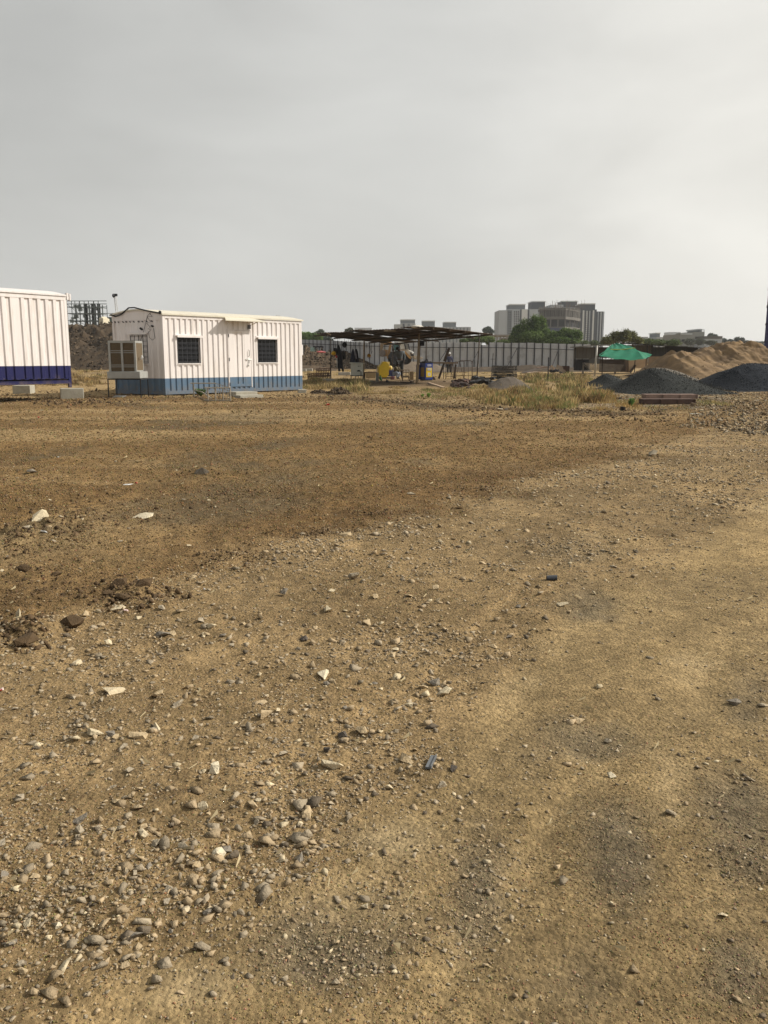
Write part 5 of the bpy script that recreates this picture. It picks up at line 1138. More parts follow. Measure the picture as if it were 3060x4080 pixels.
b = MB(); y = G(2372, 1497).y; b.tube(tuple(P(2369, 1500, y)), tuple(P(2379, 1377, y)), .075, n=8); b.build('white_pole', mat('pole_paint', (.48, .46, .42), .6), None, 'whitish pole leaning slightly in front of the long dark shed', 'pole', smooth=True)

# ------------------------------------------------------------------ long dark shed, green net canopy
YS = 74.0
SH = thing('long_shed', 'long low dark shed with flat sheet roof behind the green canopy', 'shed', tuple(P(2520, 1480, YS)))
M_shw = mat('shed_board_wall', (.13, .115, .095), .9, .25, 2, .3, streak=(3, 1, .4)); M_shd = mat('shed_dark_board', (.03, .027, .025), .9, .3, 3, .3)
S_ = lambda u, v, d=0.0: tuple(P(u, v, YS + d))
def sbox(name, u0, u1, v0, v1, d0, d1, m):
    a = P(u0, v0, YS + d0); c = P(u1, v1, YS + d0); b = MB(); b.box(a.x, c.x, a.y, YS + d1, c.z, a.z); return b.build(name, m, SH)
sbox('back_wall', 2290, 2700, 1383, 1425, 2.4, 2.5, M_shw)
sbox('wall_panel', 2288, 2365, 1384, 1430, .3, .4, M_shw)
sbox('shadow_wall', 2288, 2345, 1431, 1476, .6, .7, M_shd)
sbox('wall_panel', 2390, 2500, 1431, 1482, 1.6, 1.7, mat('brown_mud_wall', (.12, .085, .06), .9, .25, 3, .3))
sbox('wall_panel', 2348, 2388, 1428, 1450, .5, .6, mat('mid_grey_board', (.17, .16, .14), .9, .2))
sbox('wall_panel', 2480, 2600, 1375, 1418, .5, .6, M_shw); sbox('wall_panel', 2601, 2645, 1384, 1432, .5, .6, mat('charcoal_board', (.055, .055, .052), .9, .25, 2, .2, streak=(4, 1, .3)))
sbox('wall_panel', 2650, 2738, 1380, 1420, .55, .65, M_shd); sbox('wall_panel', 2740, 2780, 1385, 1404, .5, .6, M_shd)
sbox('wall_panel', 2585, 2640, 1420, 1456, -1.0, -.9, mat('tan_mud_wall', (.22, .155, .10), .9, .25, 3, .3))
b = MB(); b.add([S_(2272, 1382, -.8), S_(2490, 1367, -.8), S_(2490, 1367, 3.2), S_(2272, 1382, 3.2), S_(2272, 1386, -.8), S_(2490, 1371, -.8), S_(2490, 1371, 3.2), S_(2272, 1386, 3.2)], [(0, 1, 2, 3), (7, 6, 5, 4), (0, 4, 5, 1), (1, 5, 6, 2), (2, 6, 7, 3), (3, 7, 4, 0)]); b.build('roof', mat('shed_roof_grey', (.15, .145, .135), .8, .2), SH)
b = MB(); b.add([S_(2470, 1364, -.9), S_(2806, 1386, -.9), S_(2806, 1386, 3.2), S_(2470, 1364, 3.2), S_(2470, 1369, -.9), S_(2806, 1389, -.9), S_(2806, 1389, 3.2), S_(2470, 1369, 3.2)], [(0, 1, 2, 3), (7, 6, 5, 4), (0, 4, 5, 1), (1, 5, 6, 2), (2, 6, 7, 3), (3, 7, 4, 0)]); b.build('roof', M_shd, SH)
for u, v0_, v1_ in ((2292, 1384, 1476), (2579, 1372, 1450), (2598, 1372, 1440), (2652, 1376, 1430), (2738, 1384, 1425)):
    b = MB(); b.tube(S_(u, v1_, -.5), S_(u, v0_, -.5), .05, n=6); b.build('post', M_shd, SH)
p_ = thing('board_pile', 'low pile of grey timber boards on legs inside the open front of the shed', 'timber pile', S_(2420, 1485, -.5))
for k in range(6):
    b = MB(); a = S_(2325 + k * 4, 1447 + k * 5, -1.0); c = S_(2480 - k * 3, 1455 + k * 5, -1.0); b.bar(a, c, .9, .07); b.build('board', mat('grey_boards', (.19, .165, .135), .9, .3, 3, .2), p_)
for u in (2322, 2450): b = MB(); b.bar(S_(u, 1490, -1.2), S_(u + 3, 1452, -1.2), .12); b.build('leg', M_shw, p_)
ply = thing('plywood_sheet', 'tan plywood sheets leaning under the green canopy with a dark rail across', 'plywood', S_(2542, 1486, -2))
b = MB(); b.prism([S_(2505, 1428, -2), S_(2580, 1430, -2), (S_(2580, 1468, -2)), (S_(2528, 1466, -2)), (S_(2506, 1486, -2))], (0, .08, 0)); b.build('board', mat('tan_ply', (.36, .26, .165), .85, .2, 2, .1), ply)
b = MB(); b.bar(S_(2510, 1484, -2.2), S_(2532, 1454, -2.2), .18, .1, up=(0, 1, 0)); b.build('rail', M_wdark, ply)
b = MB(); b.prism([S_(2490, 1428, -1.5), S_(2504, 1428, -1.5), S_(2505, 1484, -1.5), S_(2494, 1484, -1.5)], (0, .1, 0)); b.build('side_board', mat('brown_mud_wall', (.12, .085, .06)), ply)
# green shade net: several sagging facets over thin poles
YG = 64.0
M_net = mat('green_net', (.008, .165, .092), .75, .18, 3, .15, thin=.15)
GN = thing('net_canopy', 'bright green shade net canopy stretched over poles in front of the shed', 'canopy', tuple(P(2480, 1490, YG)))
Q = lambda u, v, d=0.0: P(u, v, YG + d)
def netpatch(c4, nm, n=14, sag=.12):
    vs = []; 
    for j in range(n + 1):
        for i in range(n + 1):
            s_, t_ = i / n, j / n; p = c4[0].lerp(c4[1], s_).lerp(c4[3].lerp(c4[2], s_), t_)
            z = p.z - sag * 4 * s_ * (1 - s_) * (.4 + t_) + .03 * math.sin(s_ * 17 + t_ * 5); vs.append((p.x, p.y + .1 * math.sin(t_ * 6 + s_ * 3), z))
    fs = [(j * (n + 1) + i, j * (n + 1) + i + 1, (j + 1) * (n + 1) + i + 1, (j + 1) * (n + 1) + i) for j in range(n) for i in range(n)]
    b = MB(); b.add(vs, fs); return b.build(nm, M_net, GN, smooth=True)
netpatch([Q(2440, 1373, 2.0), Q(2458, 1365, 2.0), Q(2530, 1386, -.2), Q(2432, 1392, -.2)], 'net_top', sag=.02)
netpatch([Q(2432, 1392, -.2), Q(2530, 1386, -.2), Q(2568, 1432, -2.6), Q(2388, 1417, -1.8)], 'net_front', sag=.10)
netpatch([Q(2388, 1417, -1.8), Q(2390, 1412, -.8), Q(2442, 1371, 2.0), Q(2432, 1392, -.2)], 'net_side', sag=.02)
netpatch([Q(2530, 1386, -.2), Q(2540, 1398, 1.2), Q(2600, 1413, .6), Q(2562, 1430, -2.0)], 'net_flap', sag=.05)
b = MB(); b.path([tuple(Q(2432, 1393, -.23)), tuple(Q(2480, 1393, -.25)), tuple(Q(2530, 1387, -.23))], .045, 5); b.build('hem', mat('net_hem', (.25, .33, .08), .8), GN)
for u, v0_, d in ((2533, 1384, -.1), (2402, 1415, -1.2), (2576, 1418, 0)): b = MB(); a = Q(u, v0_, d); b.tube((a.x, a.y, -.05), tuple(a), .035, n=6); b.build('post', M_wdark, GN)

# steel channels
for i, (u0_, u1_, v0_, v1_, lab) in enumerate(((2572, 2778, 1571, 1589, 'rear one of the two long rusty steel channels, its pale pinkish top catching the light'), (2562, 2768, 1590, 1614, 'front one of the two long rusty steel channels, darker and lower'))):
    g = G(2670, v1_ if i else 1604); y = g.y; a = P(u0_, v1_, y); c = P(u1_, v1_ + (4 if not i else 4), y); hh = P(u0_, v0_, y).z - a.z; z0_ = -.02 if i else a.z; z1_ = P(u0_, v0_, y).z
    b = MB(); b.box(a.x, c.x, y, y + .03, z0_, z1_); b.box(a.x, c.x, y + .031, y + .42, z1_ - .03, z1_ - .002); b.box(a.x, c.x, y + .031, y + .42, z0_, z0_ + .03); b.box(a.x, a.x + .03, y + .031, y + .42, z0_ + .031, z1_ - .031)
    for f_ in (.0, .33, .66, .98): x = a.x + (c.x - a.x) * f_; b.box(x, x + .035, y - .05, y - .001, z0_, z1_)
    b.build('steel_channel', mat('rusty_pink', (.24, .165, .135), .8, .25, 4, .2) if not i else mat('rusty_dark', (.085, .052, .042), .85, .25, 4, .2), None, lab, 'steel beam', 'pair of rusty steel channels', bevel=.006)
boxat('timber_prop', 'small wooden chock under the right end of the steel channels', 'chock', 2760, 2772, 1606, 1622, .2, M_wood)
boxat('black_beam', 'black beam lying on the ground right of the dry orange grass', 'beam', 2414, 2476, 1584, 1594, .3, M_shd, rot=-.12)
boxat('black_beam', 'small black timber stub on the grey gravel left of the rusty channels', 'beam', 2483, 2493, 1621, 1640, .15, M_shd, rot=.3)
boxat('flat_stone_slab', 'flat pale stone slab at the edge of the grey gravel apron', 'slab', 2760, 2800, 1650, 1656, .3, M_conc, rot=-.1)
boxat('timber_plank', 'thin dark plank lying before the steel channels on dry grass', 'plank', 2592, 2660, 1630, 1636, .2, M_wdark, rot=.05)
boxat('white_scrap', 'white scrap sheet lying left of the black beam by the plot edge', 'scrap', 2376, 2394, 1631, 1636, .3, M_whitec)
boxat('white_scrap', 'pale flat scrap lying on the gravel left of the rusty channels', 'scrap', 2408, 2440, 1548, 1554, .5, M_pw)

# blue cladding tower cut by the right edge of the view
a = P(3044, 1380, 60.); ar_ = math.atan2(a.x, 60); b = MB(frame((a.x, 60, 0), (math.cos(ar_), -math.sin(ar_), 0), (math.sin(ar_), math.cos(ar_), 0)))
TW = thing('blue_tower', 'tall dark blue clad tower at the far right edge', 'tower', (a.x, 60, 0))
b.box(0, 3.2, 0, 2.5, 0, 9); tw = b.build('body', mat('tower_blue', (.05, .05, .13), .6, .15, 2, .1), TW)
b = MB(frame((a.x, 60, 0), (math.cos(ar_), -math.sin(ar_), 0), (math.sin(ar_), math.cos(ar_), 0)))
for z in (1.2, 2.4, 3.6, 4.8, 6.0, 7.2, 8.4): b.box(-.03, 3.23, -.04, 2.54, z, z + .05)
b.build('joint_band', M_iron, TW)

# loose timber and scrap on the ground round the shelter
M_ptan = M_pw
for lab, a, c, w, h, m_ in (('long pale plank lying diagonally on the ground right of the front shelter post', (1709, 1529), (1768, 1548), .14, .05, M_ptan),
    ('thin brown plank lying before the blue machine', (1700, 1538), (1748, 1541), .09, .04, M_wood), ('dark pole lying flat before the electrical box', (1395, 1533), (1452, 1530), .07, .06, M_wdark),
    ('short dark board lying behind the front shelter post', (1600, 1524), (1642, 1526), .16, .04, M_wdark), ('bent brown board lying beside the brick rubble heap', (1770, 1522), (1830, 1519), .18, .04, M_wood),
    ('grey pole lying in the grass below the plank table', (1850, 1519), (1925, 1515), .08, .07, M_wood), ('black pipe lying in front of the black plate stack', (1925, 1512), (1972, 1510), .10, .09, M_black),
    ('pale stick lying on the trodden ground left of the shelter post', (1262, 1522), (1312, 1517), .05, .04, M_ptan), ('dark board lying on the dry grass before the timber pile', (2090, 1500), (2150, 1496), .30, .05, M_wdark)):
    g0, g1 = G(*a), G(*c); b = MB(); b.bar((g0.x, g0.y, gz1(g0.x, g0.y) + h / 2), (g1.x, g1.y, gz1(g1.x, g1.y) + h / 2), w, h); b.build('loose_plank', m_, None, lab, 'timber')
for k, (u, v, w, d_, h, m_, lab) in enumerate(((1545, 1524, .3, .25, .18, M_black, 'small black bucket shaped lump beside the pink cloth heap'), (1640, 1522, .35, .3, .14, M_wdark, 'dark scrap lump right of the small stool'), (1478, 1524, .4, .3, .12, M_concd, 'flat grey stone before the timber bench'), (1730, 1514, .3, .3, .2, M_wood, 'brown lump at the right foot of the blue machine'))):
    g0 = G(u, v); b = MB(); b.rock((g0.x, g0.y, .06), w, d_, h * 1.6); b.build('scrap_lump', m_, None, lab, 'scrap')

# ------------------------------------------------------------------ far buildings
M_bgl = mat('pale_grey_render', (.37, .40, .43), .8, .06, .15, 0); M_bgd = mat('slate_grey_render', (.035, .045, .06), .8, .08, .15, 0); M_bwh = mat('white_trim', (.58, .60, .60), .7, .05, .15, 0)
M_void = mat('dark_void', (.015, .015, .018), .9, .2, .2, 0); M_craw = mat('raw_concrete', (.24, .22, .195), .9, .15, .3, .1); M_bmid = mat('mid_grey_render', (.14, .16, .18), .8, .06, .15, 0)
def BF(Y):
    def box(mb, u0, u1, v0, v1, d0, d1, vb=1432):
        """a box whose front face covers the given picture rectangle at distance Y"""
        a = P(u0, v1, Y); c = P(u1, v0, Y); mb.box(a.x, c.x, Y + d0, Y + d1, a.z, c.z)
    return box
def tower(lab, Y, body, caps, stripes, mw, ms, cat='building', depth=18, wins=None, ribs=None, name='apartment_block'):
    bx = BF(Y); u0, u1, v0 = body[0]; a = P((u0 + u1) / 2, 1430, Y); t = thing(name, lab, cat, (a.x, Y, 0))
    def z0(b): 
        return b
    mb = MB()
    for (p, q, v) in body:
        x0, x1 = P(p, v, Y).x, P(q, v, Y).x; mb.box(x0, x1 - .01, Y, Y + depth, -.5, P(p, v, Y).z)
    mb.build('wall', mw, t)
    for (p, q, v, vb) in caps:
        mb = MB(); x0, x1 = P(p, v, Y).x, P(q, v, Y).x; zb_, zt_ = P(p, vb, Y).z, P(p, v, Y).z
        mb.box(x0, x1, Y + 1, Y + depth * .7, zb_, zt_ - .5); h_ = mb.build('stair_head', ms, t)
        mb = MB(); mb.box(x0 - .15, x1 + .15, Y + .8, Y + depth * .75, zt_ - .49, zt_); mb.build('parapet', M_bwh, h_)
    for (p, q, v, vb, m_) in stripes:
        mb = MB(); x0, x1 = P(p, v, Y).x, P(q, v, Y).x; mb.box(x0, x1, Y - .25, Y - .02, P(p, vb, Y).z if vb < 1429 else 0, P(p, v, Y).z - .02); mb.build('stripe', m_, t)
    for (p, q, v, vb, nx, nz) in (wins or []):
        mb = MB()
        for i in range(nx):
            for j in range(nz):
                uu = p + (q - p) * (i + .5) / nx; vv = v + (vb - v) * (j + .5) / nz; c = P(uu, vv, Y); w_ = (P(q, vv, Y).x - P(p, vv, Y).x) / nx * .28; h_ = (P(uu, v, Y).z - P(uu, vb, Y).z) / nz * .28
                mb.box(c.x - w_, c.x + w_, Y - .32, Y - .26, c.z - h_, c.z + h_)
        mb.build('windows', M_void, t)
    return t
tower('pale grey slab block, the left wing of the tall building cluster', 430, [(1989, 2022, 1236), (2022, 2072, 1232), (2072, 2140, 1232)], [(2032, 2094, 1211, 1233)],
      [(2073, 2078, 1233, 1429, M_bgd), (2103, 2109, 1233, 1429, M_bgd), (2022, 2040, 1236, 1429, M_bmid), (2079, 2102, 1232, 1429, M_bwh)], M_bgl, M_bmid, wins=[(2024, 2038, 1240, 1370, 2, 14), (2046, 2070, 1238, 1370, 3, 14)])
tower('grey block with white-trimmed roof box directly behind the round unfinished drum', 440, [(2112, 2180, 1232), (2195, 2245, 1214), (2240, 2312, 1225)], [(2121, 2174, 1199, 1233), (2242, 2302, 1198, 1226)], [], M_bgl, M_bgd)
tower('slender grey and white striped block right of the unfinished drum', 425, [(2313, 2378, 1233)], [(2318, 2374, 1208, 1234)],
      [(2322, 2328, 1236, 1429, M_bwh), (2329, 2332, 1238, 1429, M_bmid), (2337, 2341, 1238, 1429, M_bwh), (2348, 2352, 1238, 1429, M_bgl), (2362, 2368, 1236, 1429, M_bwh)], M_bgd, M_bgd, wins=[(2333, 2337, 1242, 1375, 1, 16), (2343, 2347, 1242, 1375, 1, 16)])
tower('lowest striped grey block at the right end of the tall building cluster', 435, [(2377, 2408, 1241)], [], [(2382, 2386, 1243, 1429, M_bgl), (2393, 2397, 1243, 1429, M_bwh), (2402, 2408, 1241, 1429, M_bgl)], M_bgd, M_bgd)
# round unfinished drum
YD = 330.0
FP = [(P(2139, 1300, YD + 1).x, YD + 1), (P(2192, 1300, YD - 3).x, YD - 3), (P(2252, 1300, YD - 4).x, YD - 4), (P(2290, 1300, YD + 4).x, YD + 4), (P(2312, 1300, YD + 14).x, YD + 14), (P(2300, 1300, YD + 26).x, YD + 26), (P(2150, 1300, YD + 26).x, YD + 26)]
cx_ = sum(p[0] for p in FP) / 7; cy_ = sum(p[1] for p in FP) / 7
DR = thing('unfinished_tower', 'unfinished concrete tower with open dark floors and rebar sticking out of its top', 'building', (cx_, cy_, 0))
zl = [P(2226, v, YD).z for v in (1346, 1303, 1263, 1226)]
def inset(k): return [(cx_ + (x - cx_) * k, cy_ + (y - cy_) * k) for x, y in FP]
M_cr2 = mat('raw_concrete_dim', (.12, .114, .104), .9, .2, .3, .1)
mb = MB(); mb.prism([(x, y, 0) for x, y in inset(.82)], (0, 0, zl[3] - .3)); mb.build('core', M_void, DR)
for i, z in enumerate(zl):
    mb = MB(); mb.prism([(x, y, z - 1.0) for x, y in inset(1.0 if i < 3 else .98)], (0, 0, 1.0 if i < 3 else .3)); mb.build('floor_slab', M_cr2, DR)
def along(n_):
    ps = inset(.96)[:5]; out_ = []
    for a_, b_ in zip(ps[:-1], ps[1:]):
        for q_ in range(n_): out_.append((a_[0] + (b_[0] - a_[0]) * q_ / n_, a_[1] + (b_[1] - a_[1]) * q_ / n_))
    return out_ + [ps[-1]]
for k, (x, y) in enumerate(along(2)):
    mb = MB(); mb.box(x - .2, x + .2, y - .2, y + .2, 0, zl[2]); mb.build('column', M_cr2, DR)
mb = MB(); a = P(2178, 1337, YD - 3.5); c = P(2243, 1307, YD - 3.5); mb.box(a.x, c.x, YD - 5.2, YD - 4.9, a.z, c.z); mb.build('blue_sheeting', mat('blue_tarp', (.04, .05, .11), .8), DR)
mb = MB()
for (x, y) in along(15):
    x += random.uniform(-.2, .2); mb.tube((x, y, zl[2] + .01), (x + random.uniform(-.1, .1), y, zl[3] + random.uniform(-.4, .5)), .11, n=4)
mb.build('prop_row', M_cr2, DR)
mb = MB(); mb.prism([(x, y, zl[2] + .02) for x, y in inset(.90)], (0, 0, 3.2)); mb.build('formwork_wall', mat('formwork_brown', (.05, .046, .042), .9, .3, .6, 0), DR)
for k in range(60):
    f1, f2 = random.random(), random.random(); x = FP[0][0] + (FP[4][0] - FP[0][0]) * (.22 + .76 * f1); y = YD + 2 + 20 * f2; h_ = random.uniform(.8, 3.4)
    mb = MB(); mb.tube((x, y, zl[3] - .3), (x + random.uniform(-.3, .3), y, zl[3] + h_), .045, n=4); mb.build('rebar', mat('rebar_brown', (.12, .08, .06), .9), DR)
# long pale building left, with three roof blocks
t = tower('long pale apartment building with three roof boxes far behind the shelter', 480, [(1571, 1597, 1292), (1597, 1655, 1288), (1655, 1876, 1303)], [(1597, 1654, 1272, 1290), (1684, 1733, 1277, 1304), (1770, 1818, 1282, 1304)],
      [(u, u + 5, 1305, 1429, M_bmid) for u in range(1664, 1870, 14)] + [(1604, 1612, 1290, 1429, M_bgd), (1624, 1634, 1290, 1429, M_bmid)], mat('weathered_white', (.36, .375, .38), .8, .1, .2, 0), M_bmid)
tower('faint pale blue grey block on the horizon above the left half of the shelter', 900, [(1412, 1482, 1306)], [], [], M_bgl, M_bgl)
tower('small pale house block among trees left of the pair of right hand houses', 420, [(2560, 2583, 1342), (2583, 2602, 1350), (2617, 2645, 1343)], [(2620, 2633, 1325, 1344)], [(2566, 2570, 1348, 1400, M_bgd), (2588, 2592, 1356, 1400, M_bgd), (2625, 2630, 1350, 1400, M_bgd)], mat('weathered_white', (.48, .49, .48)), M_bmid)
tower('faint hazy block on the horizon just left of the right hand houses', 900, [(2668, 2712, 1323)], [], [], M_bgl, M_bgl)
tower('grey house with raised rear block and rooftop railing above the sand pile', 300, [(2709, 2763, 1331), (2763, 2808, 1322)], [(2790, 2800, 1310, 1323)], [(2716, 2730, 1352, 1362, M_void), (2712, 2758, 1328, 1333, M_bwh)], mat('grey_house', (.26, .26, .235), .8), M_bmid, name='house', cat='house')
o = bpy.data.objects['house']; mb = MB(); Yh = 300
for k in range(9): u = 2765 + k * 5.2; mb.tube(tuple(P(u, 1323, Yh + .5)), tuple(P(u, 1313, Yh + .5)), .07, n=4)
mb.tube(tuple(P(2765, 1314, Yh + .5)), tuple(P(2807, 1314, Yh + .5)), .07, n=4); mb.build('railing', M_bmid, o)
tower('white walled house with dark upper storey above the sand pile', 290, [(2809, 2878, 1350)], [], [(2809, 2878, 1339, 1349, mat('dark_roof', (.10, .095, .085), .9)), (2820, 2828, 1358, 1366, M_bmid), (2850, 2858, 1358, 1366, M_bmid)], M_bgl, M_bmid, name='house', cat='house')
mb = MB(); x0, x1 = P(2809, 1340, 291).x, P(2878, 1340, 291).x; mb.box(x0, x1, 292, 300, P(2840, 1350, 290).z, P(2840, 1339, 290).z); mb.build('upper_storey', mat('dark_roof', (.10, .095, .085), .9), bpy.data.objects['house.001'])
tower('faint hazy low block on the horizon between the sand pile and the blue tower', 900, [(2985, 3006, 1363), (3006, 3046, 1360)], [], [], M_bmid, M_bmid)
# low unfinished concrete frame left of the big bush
YF = 190.0; FRM = thing('unfinished_building', 'low unfinished concrete frame building with bare columns left of the big bush', 'building', tuple(P(1990, 1430, YF)))
mb = MB(); a = P(1935, 1340, YF); c = P(2050, 1333, YF); mb.box(a.x, c.x, YF, YF + 8, a.z, c.z); mb.build('slab', M_craw, FRM)
for u in range(1940, 2050, 13): mb = MB(); x = P(u, 1345, YF).x; mb.box(x, x + .25, YF + .1, YF + .35, 0, P(u, 1341, YF).z); mb.build('column', M_craw, FRM)
mb = MB(); mb.box(P(1995, 1345, YF).x, P(2030, 1345, YF).x, YF + 2, YF + 2.2, 0, P(1995, 1347, YF).z); mb.build('brick_infill', mat('brick_infill', (.20, .12, .08), .9), FRM)
# steel scaffold tower left
YK = 150.0; SC = thing('scaffold_tower', 'boxy steel scaffold framework rising above the dark soil bank left of the cabin', 'scaffold', tuple(P(330, 1430, YK)))
M_sc = mat('scaffold_steel', (.07, .085, .085), .7, .2, 1, 0); x0, x1 = P(268, 1250, YK).x, P(394, 1250, YK).x; z0_, z1_ = 0, P(330, 1199, YK).z
for yy in (YK, YK + 4.5):
    n = 7; mb = MB()
    for k in range(n + 1): x = x0 + (x1 - x0) * k / n + (random.uniform(-.2, .2) if 0 < k < n else 0); mb.tube((x, yy, 0), (x, yy, z1_ - (0 if yy == YK else .4)), .06 if k % 3 else .09, n=5)
    mb.build('upright', M_sc, SC)
    mb = MB()
    for v in (1199, 1211, 1223, 1249, 1278, 1300): z = P(330, v, yy).z; mb.tube((x0, yy, z), (x1, yy, z), .06, n=5)
    mb.build('ledger', M_sc, SC)
mb = MB()
for k in range(7):
    for v0_, v1_ in ((1211, 1249), (1249, 1278), (1278, 1300)):
        if random.random() < .6: a = x0 + (x1 - x0) * k / 7; b_ = x0 + (x1 - x0) * (k + 1) / 7; mb.tube((a, YK + .1, P(330, v0_, YK).z), (b_, YK + 4.3, P(330, v1_, YK).z), .045, n=4)
for k in range(8):
    x = x0 + (x1 - x0) * k / 7
    for v in (1223, 1249, 1278): mb.tube((x, YK, P(330, v, YK).z), (x, YK + 4.5, P(330, v, YK).z), .05, n=4)
mb.build('brace', M_sc, SC)
mb = MB()
for (u0_, u1_) in ((322, 329), (352, 362), (376, 381)): a = P(u0_, 1300, YK); c = P(u1_, 1206, YK); mb.box(a.x, c.x, YK + 2, YK + 2.4, 0, c.z)
mb.build('column_formwork', M_void, SC)
for k in range(16): mb = MB(); u = random.uniform(275, 390); v = random.uniform(1215, 1298); a = P(u, v, YK + 2.6); mb.box(a.x, a.x + random.uniform(.4, .9), YK + 2.6, YK + 2.65, a.z, a.z + random.uniform(.3, .7)); mb.build('pale_net', mat('pale_netting', (.30, .34, .34), .9), SC)
b = MB(); YC_ = 130; a = P(395, 1295, YC_); c = P(411, 1266, YC_); b.box(a.x, c.x, YC_, YC_ + 3, 0, c.z); b.ell(((a.x + c.x) / 2, YC_ + 1.5, c.z), (c.x - a.x) / 2, 1.4, .25); b.build('water_tank', mat('cream_tank', (.50, .46, .36), .7), None, 'small cream rounded tank right of the scaffold tower', 'tank', bevel=.1)
b = MB(); a = P(411, 1290, YC_ + 12); c = P(475, 1267, YC_ + 12); b.box(a.x, c.x, YC_ + 12, YC_ + 16, 0, c.z); GS = b.build('green_shed', mat('green_sheet', (.08, .13, .11), .8), None, 'dark green shed whose top shows behind the soil bank left of the cabin', 'shed')
b = MB(); b.box(a.x - .2, c.x + .2, YC_ + 11.8, YC_ + 16.2, c.z + .001, c.z + .12); b.build('roof', M_bgd, GS)
mb = MB(); mb.tube(tuple(P(330, 1248, 140)), tuple(P(470, 1249, 60)), .02, n=4); mb.build('overhead_wire', M_sc, None, 'thin overhead wire running from the scaffold to the cabin', 'wire')

# ------------------------------------------------------------------ trees and bushes
LEAF = mat('foliage', (.06, .09, .03), .7, .2, 2, 0, attr=True, thin=.3, spec=.15)
BARK = mat('bark', (.10, .075, .05), .95, .3, 4, .3)
def leafmesh(name, parent, blobs, n, size, col, var=.35, light=(.16, .19, .07), thin_edge=.25):
    w = np.array([b[3] * b[4] * b[5] for b in blobs]) ** .66; w /= w.sum(); bi = RS.choice(len(blobs), n, p=w); B = np.array(blobs)[bi]
    d = RS.normal(0, 1, (n, 3)); d /= np.linalg.norm(d, axis=1)[:, None]; r = RS.uniform(0.25, 1, n) ** .55 * (1 + RS.normal(0, thin_edge * .5, n))
    C = B[:, :3] + d * r[:, None] * B[:, 3:6]; C[:, 2] = np.maximum(C[:, 2], .1)
    cl = fbm(C[:, 0] * .9 + C[:, 1] * .7, C[:, 2] * 1.1, 7, 3); keep = cl > -.42; C = C[keep]; cl = cl[keep]; n = len(C)
    a = RS.normal(0, 1, (n, 3)); a /= np.linalg.norm(a, axis=1)[:, None]; b = np.cross(a, RS.normal(0, 1, (n, 3))); b /= np.linalg.norm(b, axis=1)[:, None]
    s = size * RS.uniform(.6, 1.5, n)[:, None]
    V = np.stack([C - a * s, C + b * s * .5, C + a * s, C - b * s * .5], 1).reshape(-1, 3); F = np.arange(4 * n).reshape(n, 4)
    k = np.clip(.5 + cl * .9 + RS.normal(0, .3, n), 0, 1)[:, None]; T = np.array(col)[None] * (1 - k) + np.array(light)[None] * k * .8 + np.array(col)[None] * k * .2
    T = 1.45 * T * RS.uniform(1 - var, 1 + var, (n, 1))
    return npmesh(name, V, F, LEAF, np.repeat(T, 4, 0), parent=parent)
def tree(lab, blobs_px, t, n, size, col, light, name='bush', cat='bush', bare=0, trunk=True, group=None, twigs=None):
    """blobs_px: (u, v, ru, rv) crown lobes in the picture at distance t"""
    bl_ = []
    for (u, v, ru, rv) in blobs_px:
        c = PT(u, v, t); rx = ru / FOC * t; rz = rv / FOC * t; bl_.append((c.x, c.y + random.uniform(-.4, .4) * rx, c.z, rx, rx * .9, rz))
    cx = sum(b[0] for b in bl_) / len(bl_); cy = sum(b[1] for b in bl_) / len(bl_); o = thing(name, lab, cat, (cx, cy, 0), group)
    b = MB(); zc_ = sum(q[2] for q in bl_) / len(bl_); r0 = .035 * t / 100 * max(q[4] for q in bl_) + .05
    b.tube((cx, cy, -.1), (cx, cy, zc_ * .6), r0, r0 * .7, 7)
    for q_ in bl_:
        b.path([(cx, cy, zc_ * .45), ((cx + q_[0]) / 2 + random.uniform(-.2, .2), (cy + q_[1]) / 2, (zc_ * .45 + q_[2]) / 2), (q_[0], q_[1], q_[2])], r0 * .6, 5, r0 * .2)
        for k in range(5 + bare):
            d = Vector((random.gauss(0, 1), random.gauss(0, 1), random.uniform(-.2, 1.2))).normalized(); e = Vector((q_[0] + d.x * q_[3], q_[1] + d.y * q_[4], q_[2] + d.z * q_[5] * (1.35 if bare else .95)))
            m_ = Vector((q_[0], q_[1], q_[2])).lerp(e, .5) + Vector((random.uniform(-.15, .15), 0, random.uniform(-.1, .25))) * q_[3]
            b.path([(q_[0], q_[1], q_[2] - q_[5] * .4), m_, e], r0 * .28, 4, r0 * .08)
    b.build('trunk', BARK, o); leafmesh('crown', o, bl_, n, size, col, light=light); return o
G1 = (.040, .070, .022); G1l = (.105, .150, .045); G2 = (.045, .065, .03); G2l = (.11, .14, .06)
tree('big dense green bush behind the fence, before the tall cluster\'s left wing', [(2062, 1330, 26, 34), (2095, 1312, 30, 42), (2130, 1302, 26, 44), (2155, 1308, 26, 46), (2115, 1345, 60, 28), (2168, 1340, 28, 34), (2050, 1350, 24, 20)], 118, 26000, .11, G1, G1l)
tree('lower rounded green bush behind the fence under the unfinished round tower', [(2210, 1345, 30, 26), (2255, 1338, 34, 30), (2295, 1340, 26, 26), (2240, 1358, 60, 16)], 116, 15000, .11, G1, G1l)
tree('tangled brownish green scrub with bare twigs above the long shed roof', [(2420, 1358, 24, 20), (2455, 1345, 28, 28), (2490, 1340, 26, 28), (2520, 1345, 22, 26), (2545, 1356, 22, 16)], 95, 6500, .085, (.065, .07, .03), (.15, .16, .07), bare=26)
tree('low green hedge like scrub right of the bare tangled scrub', [(2580, 1362, 28, 12), (2625, 1364, 30, 12), (2680, 1366, 30, 12)], 120, 6000, .10, G2, G2l, bare=4)
